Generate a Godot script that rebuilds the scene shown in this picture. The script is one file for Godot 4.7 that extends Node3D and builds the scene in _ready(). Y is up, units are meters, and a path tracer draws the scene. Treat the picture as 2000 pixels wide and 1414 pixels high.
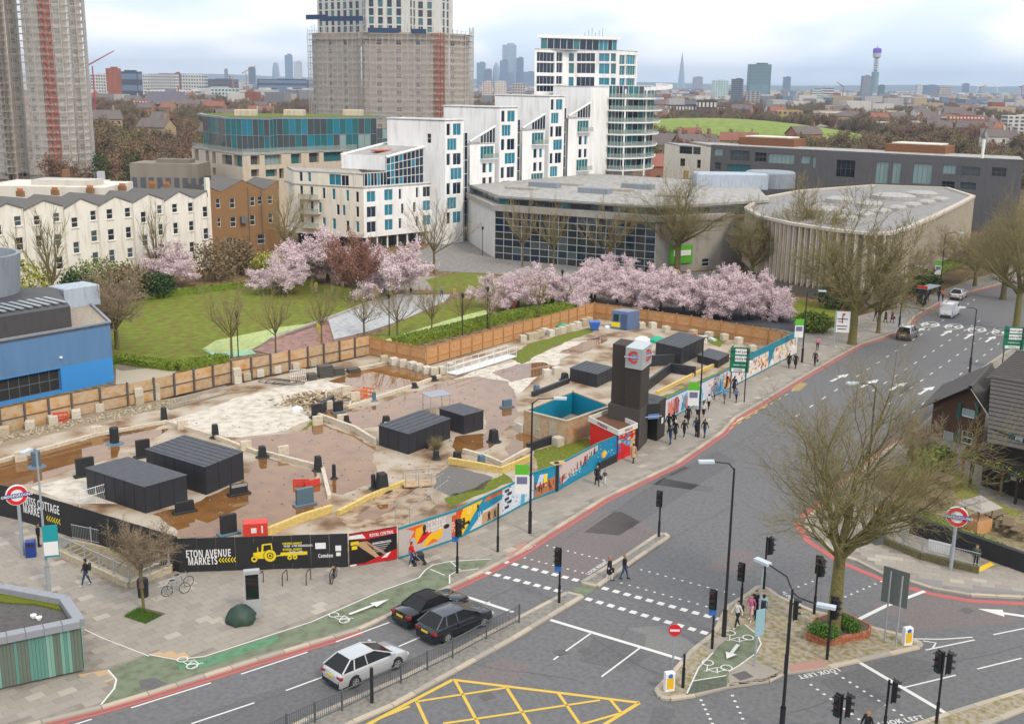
extends Node3D
# A street corner seen from a tenth floor: camera and light first,then ground,buildings,street things,people,trees.
# ---------------------------------------------------------------- mesh building
class MB:
	var v:=PackedVector3Array()
	var n:=PackedVector3Array()
	var c:=PackedColorArray()
	var uv:=PackedVector2Array()
	var col:=Color(1,1,1)
	var use_uv:=false
	func tri(a: Vector3,b: Vector3,d: Vector3) -> void:
		var m:=(d-a).cross(b-a).normalized()
		v.append(a); v.append(b); v.append(d)
		n.append(m); n.append(m); n.append(m)
		c.append(col); c.append(col); c.append(col)
		if use_uv:
			uv.append(Vector2.ZERO); uv.append(Vector2.ZERO); uv.append(Vector2.ZERO)
	func quad(a: Vector3,b: Vector3,d: Vector3,e: Vector3) -> void:
		tri(a,b,d); tri(a,d,e)
	func tri_s(a: Vector3,b: Vector3,d: Vector3,na: Vector3,nb: Vector3,nd: Vector3) -> void:
		v.append(a); v.append(b); v.append(d)
		n.append(na); n.append(nb); n.append(nd)
		c.append(col); c.append(col); c.append(col)
		if use_uv:
			uv.append(Vector2.ZERO); uv.append(Vector2.ZERO); uv.append(Vector2.ZERO)
	func print_quad(a: Vector3,b: Vector3,d: Vector3,e: Vector3) -> void:
		use_uv=true
		var m:=(d-a).cross(b-a).normalized()
		for q in [[a,Vector2(0,0)],[b,Vector2(1,0)],[d,Vector2(1,1)],[a,Vector2(0,0)],[d,Vector2(1,1)],[e,Vector2(0,1)]]:
			v.append(q[0]); uv.append(q[1]); n.append(m); c.append(col)
	func box(o: Vector3,s: Vector3,b:=Basis.IDENTITY) -> void:
		var x:=b.x*s.x*0.5
		var y:=b.y*s.y*0.5
		var z:=b.z*s.z*0.5
		quad(o-x+y-z,o+x+y-z,o+x+y+z,o-x+y+z)
		quad(o-x-y+z,o+x-y+z,o+x-y-z,o-x-y-z)
		quad(o-x+y+z,o+x+y+z,o+x-y+z,o-x-y+z)
		quad(o+x+y-z,o-x+y-z,o-x-y-z,o+x-y-z)
		quad(o+x+y+z,o+x+y-z,o+x-y-z,o+x-y+z)
		quad(o-x+y-z,o-x+y+z,o-x-y+z,o-x-y-z)
	func block(o: Vector3,s: Vector3,k: float,b:=Basis.IDENTITY) -> void:
		var x:=s.x*0.5
		var z:=s.z*0.5
		var r:=[]
		for q in [[0.0,0.0],[s.y-k,0.0],[s.y,k]]:
			r.append([o+b*Vector3(-x+q[1],q[0],-z+q[1]),o+b*Vector3(x-q[1],q[0],-z+q[1]),o+b*Vector3(x-q[1],q[0],z-q[1]),o+b*Vector3(-x+q[1],q[0],z-q[1])])
		for i in 2:
			for j in 4:
				var l:=(j+1) % 4
				quad(r[i+1][l],r[i+1][j],r[i][j],r[i][l])
		quad(r[2][0],r[2][1],r[2][2],r[2][3])
	func tube(p: Vector3,q: Vector3,r0: float,r1: float,k:=6,cap:=false) -> void:
		var d:=(q-p).normalized()
		var x:=d.cross(Vector3.UP if absf(d.y)<0.9 else Vector3.RIGHT).normalized()
		var y:=d.cross(x)
		for i in k:
			var a:=TAU*i/k
			var e:=TAU*(i+1)/k
			var na:=x*cos(a)+y*sin(a)
			var ne:=x*cos(e)+y*sin(e)
			tri_s(p+na*r0,q+na*r1,q+ne*r1,na,na,ne)
			tri_s(p+na*r0,q+ne*r1,p+ne*r0,na,ne,ne)
			if cap:
				tri(q,q+ne*r1,q+na*r1)
				tri(p,p+na*r0,p+ne*r0)
	func pipe(pts: Array,r: float,k:=6) -> void:
		for i in pts.size()-1:
			tube(pts[i],pts[i+1],r,r,k)
	func lathe(o: Vector3,prof: Array,k:=12,b:=Basis.IDENTITY) -> void:
		for j in prof.size()-1:
			var p0: Vector2=prof[j]
			var p1: Vector2=prof[j+1]
			for i in k:
				var a:=TAU*i/k
				var e:=TAU*(i+1)/k
				quad(o+b*Vector3(cos(e)*p1.x,p1.y,sin(e)*p1.x),o+b*Vector3(cos(a)*p1.x,p1.y,sin(a)*p1.x),o+b*Vector3(cos(a)*p0.x,p0.y,sin(a)*p0.x),o+b*Vector3(cos(e)*p0.x,p0.y,sin(e)*p0.x))
	func flat(poly: PackedVector2Array,y: float) -> void:
		var t:=Geometry2D.triangulate_polygon(poly)
		for i in range(0,t.size(),3):
			var a:=poly[t[i]]
			var b:=poly[t[i+1]]
			var d:=poly[t[i+2]]
			if (b-a).cross(d-a)<0:
				var s:=b; b=d; d=s
			tri(Vector3(a.x,y,a.y),Vector3(b.x,y,b.y),Vector3(d.x,y,d.y))
	func walls(poly: PackedVector2Array,y0: float,y1: float) -> void:
		var s:=0.0
		for i in poly.size(): s += poly[i].cross(poly[(i+1) % poly.size()])
		for i in poly.size():
			var a:=poly[i]
			var b:=poly[(i+1) % poly.size()]
			if s<0:
				var t:=a; a=b; b=t
			quad(Vector3(b.x,y1,b.y),Vector3(a.x,y1,a.y),Vector3(a.x,y0,a.y),Vector3(b.x,y0,b.y))
	func prism(poly: PackedVector2Array,y0: float,y1: float) -> void:
		flat(poly,y1); walls(poly,y0,y1)
	func ribbon(pts: Array,w: float,y: float) -> void:
		for i in pts.size()-1:
			var a: Vector3=pts[i]
			var b: Vector3=pts[i+1]
			var m0:=side(pts,i)*w*0.5
			var m1:=side(pts,i+1)*w*0.5
			a.y=y; b.y=y
			quad(a-m0,b-m1,b+m1,a+m0)
	func side(pts: Array,i: int) -> Vector3:
		var d:=Vector3.ZERO
		if i>0: d += (pts[i]-pts[i-1]).normalized()
		if i<pts.size()-1: d += (pts[i+1]-pts[i]).normalized()
		d.y=0
		d=d.normalized()
		return Vector3(-d.z,0,d.x)
	func bar(pts: Array,w: float,y0: float,y1: float) -> void:
		for i in pts.size()-1:
			var a: Vector3=pts[i]
			var b: Vector3=pts[i+1]
			var m0:=side(pts,i)*w*0.5
			var m1:=side(pts,i+1)*w*0.5
			var lo:=Vector3(0,y0,0)
			var hi:=Vector3(0,y1,0)
			a.y=0; b.y=0
			quad(a-m0+hi,b-m1+hi,b+m1+hi,a+m0+hi)
			quad(b-m1+hi,a-m0+hi,a-m0+lo,b-m1+lo)
			quad(a+m0+hi,b+m1+hi,b+m1+lo,a+m0+lo)
			if i==0: quad(a-m0+hi,a+m0+hi,a+m0+lo,a-m0+lo)
			if i==pts.size()-2: quad(b+m1+hi,b-m1+hi,b-m1+lo,b+m1+lo)
	func smooth() -> MB:
		var at:={}
		for i in v.size():
			var k:=Vector3i(v[i]*500.0)
			if not at.has(k): at[k]=[]
			at[k].append(n[i])
		for i in v.size():
			var s:=Vector3.ZERO
			for m in at[Vector3i(v[i]*500.0)]:
				if m.dot(n[i])>0.62: s += m
			n[i]=s.normalized()
		return self
	func mesh() -> ArrayMesh:
		var a:=[]
		a.resize(Mesh.ARRAY_MAX)
		a[Mesh.ARRAY_VERTEX]=v
		a[Mesh.ARRAY_NORMAL]=n
		a[Mesh.ARRAY_COLOR]=c
		if use_uv:
			a[Mesh.ARRAY_TEX_UV]=uv
		var m:=ArrayMesh.new()
		m.add_surface_from_arrays(Mesh.PRIMITIVE_TRIANGLES,a)
		return m
func pp(a: Array) -> PackedVector2Array:
	var o:=PackedVector2Array()
	for i in range(0,a.size(),2): o.append(Vector2(a[i],a[i+1]))
	return o
func pl(a: Array,y: float) -> Array:
	var o:=[]
	for i in range(0,a.size(),2): o.append(Vector3(a[i],y,a[i+1]))
	return o
# ---------------------------------------------------------------- naming
var taken:={}
func numbered(called: String) -> String:
	taken[called]=taken.get(called,-1)+1
	return called if taken[called]==0 else "%s_%03d" % [called,taken[called]]
func tag(o: Node3D,label: String,category: String,group:="",kind:="") -> Node3D:
	if label: o.set_meta("label",label)
	if category: o.set_meta("category",category)
	if group: o.set_meta("group",group)
	if kind: o.set_meta("kind",kind)
	return o
func thing(called: String,label: String,category: String,at:=Vector3.ZERO,turn:=0.0,group:="") -> Node3D:
	var o:=Node3D.new()
	o.name=numbered(called)
	add_child(o)
	o.position=at
	o.rotation.y=turn
	return tag(o,label,category,group)
func part(parent: Node3D,called: String,m,material: Material,at:=Vector3.ZERO) -> MeshInstance3D:
	var o:=MeshInstance3D.new()
	o.mesh=m.mesh() if m is MB else m
	o.material_override=material
	o.name=called if parent != self else numbered(called)
	parent.add_child(o,true)
	o.position=at
	return o
func V(x: float, y: float, z: float) -> Vector3: return Vector3(x, y, z)
func one(parent: Node3D,called: String,material: Material,shape: String,args: Array) -> MeshInstance3D:
	var b:=MB.new()
	var n:=args.size()
	var bs: Basis=args[-1] if args[-1] is Basis else Basis.IDENTITY
	match shape:
		"box": b.box(args[0],args[1],bs)
		"block": b.block(args[0],args[1],args[2],bs)
		"tube": b.tube(args[0],args[1],args[2],args[3],args[4] if n>4 else 6,n>5)
		"lathe": b.lathe(args[0],args[1],args[2],bs)
		"bar": b.bar(args[0],args[1],args[2],args[3])
		"pipe": b.pipe(args[0],args[1],args[2] if n>2 else 6)
		"flat": b.flat(args[0],args[1])
		"prism": b.prism(args[0],args[1],args[2])
		"walls": b.walls(args[0],args[1],args[2])
	return part(parent,called,b,material)
func solo(called: String,m,material: Material,label: String,category: String,group:="",kind:="") -> MeshInstance3D:
	var o:=part(self,called,m,material)
	tag(o,label,category,group,kind)
	return o
func struct(called: String,m,material: Material) -> MeshInstance3D:
	var o:=part(self,called,m,material)
	o.set_meta("kind","structure")
	return o
func copy(o: Node3D,called: String,label: String,at: Vector3,turn:=0.0,group:="") -> Node3D:
	var r: Node3D=o.duplicate()
	r.name=numbered(called)
	add_child(r)
	r.position=at
	r.rotation.y=turn
	r.set_meta("label",label)
	if group: r.set_meta("group",group)
	return r
const NTH:=["first","second","third","fourth","fifth","sixth","seventh","eighth","ninth","tenth","eleventh","twelfth","thirteenth","fourteenth","fifteenth","sixteenth","seventeenth","eighteenth","nineteenth","twentieth","twenty-first","twenty-second","twenty-third","twenty-fourth","twenty-fifth","twenty-sixth"]
# ---------------------------------------------------------------- materials
var mats:={}
var texs:={}
func noise_tex(key: String,seed_: int,freq: float,oct: int,ramp: Array,size:=512,sx:=1.0,sy:=1.0) -> ImageTexture:
	if texs.has(key): return texs[key]
	var f:=FastNoiseLite.new()
	f.seed=seed_
	f.noise_type=FastNoiseLite.TYPE_SIMPLEX_SMOOTH
	f.frequency=freq
	f.fractal_octaves=oct
	var w:=int(size*sx)
	var h:=int(size*sy)
	var img:=f.get_seamless_image(w,h)
	img.convert(Image.FORMAT_L8)
	if sx != sy: img.resize(size,size,Image.INTERPOLATE_BILINEAR)
	var src:=img.get_data()
	var lut:=[]
	for i in 256:
		var t:=i/255.0*(ramp.size()-1)
		var k:=mini(int(t),ramp.size()-2)
		var q: Color=ramp[k].lerp(ramp[k+1],t-k)
		lut.append([clampi(int(q.r*255),0,255),clampi(int(q.g*255),0,255),clampi(int(q.b*255),0,255)])
	var out:=PackedByteArray()
	out.resize(src.size()*3)
	for i in src.size():
		var q=lut[src[i]]
		out[i*3]=q[0]; out[i*3+1]=q[1]; out[i*3+2]=q[2]
	var im:=Image.create_from_data(size,size,false,Image.FORMAT_RGB8,out)
	im.generate_mipmaps()
	texs[key]=ImageTexture.create_from_image(im)
	return texs[key]
func lin(r: float,g: float,b: float) -> Color:
	return Color(r,g,b).linear_to_srgb()
func mat(key: String,r:=0.5,g:=0.5,b:=0.5,rough:=0.85,grain:="",metres:=4.0,metal:=0.0) -> StandardMaterial3D:
	if mats.has(key): return mats[key]
	var m:=StandardMaterial3D.new()
	m.albedo_color=lin(r,g,b)
	m.roughness=rough
	m.metallic=metal
	if grain:
		m.albedo_texture=texs[grain]
		m.uv1_triplanar=true
		m.uv1_world_triplanar=true
		m.uv1_scale=Vector3.ONE/metres
	mats[key]=m
	return m
func vmat(key: String,rough:=0.9,grain:="",metres:=4.0) -> StandardMaterial3D:
	if mats.has(key): return mats[key]
	var m:=mat(key,1,1,1,rough,grain,metres)
	m.vertex_color_use_as_albedo=true
	return m
func make_textures() -> void:
	var w:=Color.WHITE
	noise_tex("fine",1,0.09,3,[Color(0.84,0.84,0.84),w,w],512)
	noise_tex("grain",2,0.3,2,[Color(0.6,0.6,0.6),Color(0.9,0.9,0.9),w],512)
	noise_tex("patch",3,0.012,6,[Color(0.78,0.76,0.74),Color(0.92,0.91,0.9),w,w],512)
	noise_tex("streak",4,0.02,5,[Color(0.86,0.84,0.82),Color(0.97,0.965,0.96),w,w],512,1.0,0.12)
	noise_tex("asphalt",5,0.04,6,[Color(0.80,0.80,0.80),Color(0.90,0.90,0.90),Color(0.95,0.95,0.955),w],1024)
	noise_tex("slab",6,0.008,7,[Color(0.50,0.37,0.27),Color(0.66,0.54,0.44),Color(0.86,0.80,0.73),Color(0.96,0.93,0.89),w,w],1024)
	noise_tex("turf",7,0.014,8,[Color(0.68,0.54,0.32),Color(0.72,0.68,0.32),Color(0.70,0.76,0.30),Color(0.72,0.84,0.30),Color(0.82,0.90,0.40)],1024)
	noise_tex("earth",8,0.03,6,[Color(0.45,0.36,0.26),Color(0.74,0.64,0.50),Color(0.93,0.85,0.72),w],512)
	noise_tex("timber",9,0.05,4,[Color(0.72,0.6,0.48),Color(0.95,0.9,0.84),w],512,1.0,0.1)
	noise_tex("brick",10,0.2,3,[Color(0.62,0.52,0.46),Color(0.9,0.85,0.8),w],512,1.0,2.2)
	noise_tex("board",11,0.014,5,[Color(0.86,0.58,0.20),Color(0.92,0.76,0.52),Color(0.94,0.87,0.78),Color(0.95,0.9,0.84),Color(0.72,0.64,0.58)],512)
	noise_tex("bark",12,0.04,4,[Color(0.6,0.55,0.45),Color(0.85,0.82,0.7),w],256)
	noise_tex("moss",13,0.02,6,[Color(0.72,0.72,0.42),Color(0.82,0.80,0.58),Color(0.94,0.9,0.84),w,w],512)
func glass(key: String,r: float,g: float,b: float,rough:=0.06) -> StandardMaterial3D:
	if mats.has(key): return mats[key]
	var m:=mat(key,r,g,b,rough)
	m.metallic_specular=0.6
	return m
var rng:=RandomNumberGenerator.new()
# ---------------------------------------------------------------- camera,sky,light
func make_environment() -> void:
	var cam:=Camera3D.new()
	cam.name="camera"
	add_child(cam)
	cam.position=V(0,30,0)
	cam.rotation_degrees=V(-13.75,0,0.82)
	cam.fov=35.26
	cam.near=0.5
	cam.far=30000
	cam.current=true
	var env:=Environment.new()
	env.background_mode=Environment.BG_SKY
	env.tonemap_mode=Environment.TONE_MAPPER_LINEAR
	env.tonemap_exposure=1.26
	var sky:=Sky.new()
	var pan:=PanoramaSkyMaterial.new()
	pan.panorama=cloud_sky()
	pan.energy_multiplier=1.18
	sky.sky_material=pan
	env.sky=sky
	env.fog_enabled=true
	env.fog_density=0.00009
	env.fog_light_color=Color(0.78,0.87,0.98)
	env.sdfgi_enabled=true
	env.ssao_enabled=true
	env.ssil_enabled=true
	var we:=WorldEnvironment.new()
	we.name="world_environment"
	we.environment=env
	add_child(we)
	var sun:=DirectionalLight3D.new()
	sun.name="sun"
	add_child(sun)
	sun.light_energy=0.5
	sun.light_color=Color(1.0,0.95,0.87)
	sun.light_angular_distance=10.0
	sun.shadow_enabled=true
	sun.rotation_degrees=V(-44,38,0)
func cloud_sky() -> ImageTexture:
	var f:=FastNoiseLite.new()
	f.seed=21
	f.noise_type=FastNoiseLite.TYPE_SIMPLEX_SMOOTH
	f.frequency=0.35
	f.fractal_octaves=5
	var w:=1536
	var h:=768
	var img:=Image.create(w,h,false,Image.FORMAT_RGB8)
	var low:=Color(0.33,0.34,0.33)
	img.fill(low)
	for y in h/2:
		var el:=PI*(0.5-(y+0.5)/h)
		var s:=sin(el)
		var k:=1.0/(s+0.10)
		for x in w:
			var a:=TAU*(x+0.5)/w
			var q:=f.get_noise_3d(cos(a)*k*cos(el),sin(a)*k*cos(el)*1.8,s*3.0)
			var t:=clampf(0.66+q*1.5,0.0,1.0)
			t=t*t*(3.0-2.0*t)
			var blue:=Color(0.84,0.885,0.93)
			var white:=Color(0.99,0.985,0.99)
			var c:=blue.lerp(white,t)
			img.set_pixel(x,y,c)
	return ImageTexture.create_from_image(img)
# ---------------------------------------------------------------- ground,roads,pavements
func clean(p: PackedVector2Array) -> PackedVector2Array:
	return p
func ragged(p: PackedVector2Array,step: float,amp: float,seed_: int) -> PackedVector2Array:
	var f:=FastNoiseLite.new()
	f.seed=seed_
	f.frequency=0.35
	f.fractal_octaves=4
	var o:=PackedVector2Array()
	for i in p.size():
		var a:=p[i]
		var b:=p[(i+1) % p.size()]
		var k:=maxi(1,int(a.distance_to(b)/step))
		for j in k:
			var q:=a.lerp(b,float(j)/k)
			o.append(q+Vector2(f.get_noise_2d(q.x,q.y),f.get_noise_2d(q.x+91.0,q.y+37.0))*amp)
	return o
func offset_line(pts: Array,d: float) -> Array:
	var mb:=MB.new()
	var o:=[]
	for i in pts.size():
		o.append(pts[i]+mb.side(pts,i)*d)
	return o
var kerb_line:=pl([-28.51,-44.97,-24.96,-47.14,-22.32,-48.78,-19.95,-50.18,-18.1,-51.49,-13.41,-55.13,-8.54,-58.67,-6.51,-61.1,-1.78,-66.72,0.18,-69.36,2.3,-72.82,6.95,-80.23,13.41,-88.41,18.67,-97.22,20.65,-101.79,25.43,-109.15,30.94,-117.8,37.07,-127.05,41.78,-133.94,49.07,-141.71,51.6,-145.99,54.29,-151.55,61.34,-162.08,64.78,-166.39,71.57,-173.83,85.72,-187.54,102.55,-202.94],0)
func pavement(called: String,poly: PackedVector2Array,kerb_pts: Array,m: Material) -> MeshInstance3D:
	var b:=MB.new()
	b.prism(poly,-0.1,0.12)
	var o:=struct(called,b,m)
	var run:=[]
	for i in kerb_pts.size()-1:
		var a: Vector3=kerb_pts[i]
		var e: Vector3=kerb_pts[i+1]
		var n:=maxi(1,int(a.distance_to(e)/1.4))
		for j in n:
			run.append([a.lerp(e,float(j)/n),a.lerp(e,float(j+1)/n)])
	var rest:=MB.new()
	var cnt:=0
	var near:=[]
	for r in run:
		near.append([(r[0] as Vector3).length(),r])
	near.sort_custom(func(x,y): return x[0]<y[0])
	for q in near:
		var r=q[1]
		var len: float=r[0].distance_to(r[1])
		var dir: Vector3=(r[1]-r[0]).normalized()
		var bs:=Basis(dir,Vector3.UP,dir.cross(Vector3.UP))
		if q[0]<105.0 and cnt<110:
			var k:=MB.new()
			k.block(Vector3.ZERO,V(len-0.02,0.228,0.3),0.02,bs)
			part(o,"kerbstone",k,[mat("kerb_a"),mat("kerb_b"),mat("kerb_c")][cnt % 3],(r[0]+r[1])*0.5+V(0,-0.1,0))
			cnt += 1
		else:
			rest.block((r[0]+r[1])*0.5+V(0,-0.1,0),V(len-0.02,0.228,0.3),0.02,bs)
	if rest.v.size()>0:
		part(o,"far_kerbstones",rest,mat("kerb_b")).set_meta("kind","stuff")
	return o
func inside_all(poly: PackedVector2Array,holes: Array,c: Vector2,e: Vector2,f: Vector2) -> bool:
	for s in [[-1,-1],[1,-1],[1,1],[-1,1]]:
		var q: Vector2=c+e*s[0]+f*s[1]
		if not Geometry2D.is_point_in_polygon(q,poly): return false
		for h in holes:
			if Geometry2D.is_point_in_polygon(q,h): return false
	return true
func pave(o: MeshInstance3D,poly: PackedVector2Array,holes: Array,dir: Vector2,size: Vector2,top: float,tones: Array,limit: int,reach: float) -> void:
	var f:=Vector2(-dir.y,dir.x)
	var lo:=Vector2(1e9,1e9)
	var hi:=-lo
	for p in poly:
		var q:=Vector2(p.dot(dir),p.dot(f))
		lo=lo.min(q); hi=hi.max(q)
	var all:=[]
	var row:=0
	var y:=lo.y
	while y<hi.y:
		var x:=lo.x-(size.x*0.5 if row % 2 else 0.0)
		while x<hi.x:
			var c:=dir*(x+size.x*0.5)+f*(y+size.y*0.5)
			if c.length()<reach and inside_all(poly,holes,c,dir*size.x*0.5,f*size.y*0.5):
				all.append([c.length(),c])
			x += size.x
		y += size.y
		row += 1
	all.sort_custom(func(a,b): return a[0]<b[0])
	var unit:=MB.new()
	var bs:=Basis(V(dir.x,0,dir.y),Vector3.UP,V(dir.x,0,dir.y).cross(Vector3.UP))
	unit.block(Vector3.ZERO,V(size.x-0.016,0.012,size.y-0.016),0.003,bs)
	var um:=unit.mesh()
	var rest:=MB.new()
	var r:=RandomNumberGenerator.new()
	r.seed=77
	var k:=0
	for q in all:
		var at:=V(q[1].x,top-0.006+r.randf_range(0.0,0.003),q[1].y)
		var pick:=r.randf()
		var ti:=0 if pick<0.6 else (1 if pick<0.80 else (2 if pick<0.95 else 3))
		if k<limit:
			part(o,"paving_slab",um,mat(tones[ti]),at)
		else:
			rest.col=mat(tones[ti]).albedo_color.srgb_to_linear()
			rest.block(at,V(size.x-0.016,0.012,size.y-0.016),0.003,bs)
		k += 1
	if rest.v.size()>0:
		part(o,"far_paving_slabs",rest,vmat("slab_tones",0.9,"fine",1.6)).set_meta("kind","stuff")
func ragged_line(p: Array) -> Array:
	var f:=FastNoiseLite.new()
	f.frequency=0.2
	var o:=[]
	for i in p.size()-1:
		var k:=maxi(1,int(p[i].distance_to(p[i+1])/0.8))
		for j in k:
			var q: Vector3=p[i].lerp(p[i+1],float(j)/k)
			o.append(q+V(f.get_noise_2d(q.x,q.z),0,f.get_noise_2d(q.z,q.x))*0.35)
	o.append(p[-1])
	return o
var road: MeshInstance3D
func mark(called: String,pts: Array,w: float,m: Material,y:=0.012) -> void:
	var b:=MB.new()
	b.ribbon(pts,w,y)
	part(road,called,b,m)
func mark_poly(called: String,poly: PackedVector2Array,m: Material,y:=0.012,parent: Node3D=null) -> void:
	var b:=MB.new()
	b.flat(poly,y)
	part(parent if parent else road,called,b,m)
func dashes(a: Vector3,b: Vector3,n: int,size: Vector2,m: Material,called:="crossing_block",along:=true) -> void:
	var d:=(b-a).normalized()
	var f:=V(-d.z,0,d.x)
	var mb:=MB.new()
	mb.quad(d*-size.x*0.5-f*size.y*0.5,d*size.x*0.5-f*size.y*0.5,d*size.x*0.5+f*size.y*0.5,d*-size.x*0.5+f*size.y*0.5)
	var me:=mb.mesh()
	for i in n:
		part(road,called,me,m,a.lerp(b,float(i)/maxf(1,n-1))+V(0,0.012,0))
func lane(a: Vector3,b: Vector3,on: float,off: float,w: float,m: Material) -> void:
	var L:=a.distance_to(b)
	var s:=0.0
	while s+on<L:
		mark("lane_dash",[a.lerp(b,s/L),a.lerp(b,(s+on)/L)],w,m)
		s += on+off
func arrow(at: Vector3,dir: Vector3,len: float,w: float,m: Material,bend:=0.0,y:=0.012,parent: Node3D=null) -> void:
	var f:=V(-dir.z,0,dir.x)
	var p:=PackedVector2Array()
	for q in [[-0.5,-0.1],[0.1,-0.1],[0.1,-0.32],[0.5,0.0],[0.1,0.32],[0.1,0.1],[-0.5,0.1]]:
		var s: Vector3=at+dir*q[0]*len+f*(q[1]*w*2.0+(bend*maxf(0.0,q[0]+0.1)))
		p.append(Vector2(s.x,s.z))
	mark_poly("arrow_marking",p,m,y,parent)
func ring(at: Vector3,d: Vector3,rx: float,rz: float,w: float,m: Material,y: float,parent: Node3D,called: String) -> void:
	var f:=V(-d.z,0,d.x)
	var b:=MB.new()
	for i in 18:
		var a:=TAU*i/18
		var e:=TAU*(i+1)/18
		var ua:=d*cos(a)*rx+f*sin(a)*rz
		var ue:=d*cos(e)*rx+f*sin(e)*rz
		var va:=d*cos(a)*(rx-w)+f*sin(a)*(rz-w)
		var ve:=d*cos(e)*(rx-w)+f*sin(e)*(rz-w)
		var o:=at+V(0,y,0)
		b.quad(o+va,o+ua,o+ue,o+ve)
	part(parent,called,b,m)
func bicycle_mark(at: Vector3,fwd: Vector3,s: float,parent: Node3D,y: float) -> void:
	var d:=V(-fwd.z,0,fwd.x)
	var m:=mat("white_paint")
	ring(at-d*0.55*s,d,0.34*s,0.34*s,0.07*s,m,y,parent,"bicycle_marking_wheel")
	ring(at+d*0.55*s,d,0.34*s,0.34*s,0.07*s,m,y,parent,"bicycle_marking_wheel")
	var u:=fwd
	var b:=MB.new()
	var P:=func(x: float,z: float) -> Vector3: return at+d*x*s+u*z*s
	for q in [[-0.55,0.0,-0.15,0.55],[-0.15,0.55,0.35,0.55],[0.35,0.55,0.0,0.0],[0.0,0.0,-0.55,0.0],[0.0,0.0,-0.25,0.62],[0.55,0.0,0.33,0.72],[0.33,0.72,0.5,0.74]]:
		b.ribbon([P.call(q[0],q[1]),P.call(q[2],q[3])],0.07*s,y)
	part(parent,"bicycle_marking_frame",b,m)
func flat_text(parent: Node3D,words: String,at: Vector3,right: Vector3,up: Vector3,size: float,m: Material,bold:=true,called:="lettering",squeeze:=1.0) -> MeshInstance3D:
	var t:=TextMesh.new()
	var f:=SystemFont.new()
	f.font_names=PackedStringArray(["Droid Sans"])
	f.font_weight=700 if bold else 400
	t.font=f
	t.text=words
	t.font_size=48
	t.pixel_size=size/48.0
	t.depth=0.004
	t.curve_step=4.0
	var o:=part(parent,called,t,m)
	o.transform=Transform3D(Basis(right*squeeze,up,right.cross(up)),at)
	return o
var main_pavement: MeshInstance3D
var tree_island: MeshInstance3D
var pub_pavement: MeshInstance3D
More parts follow.
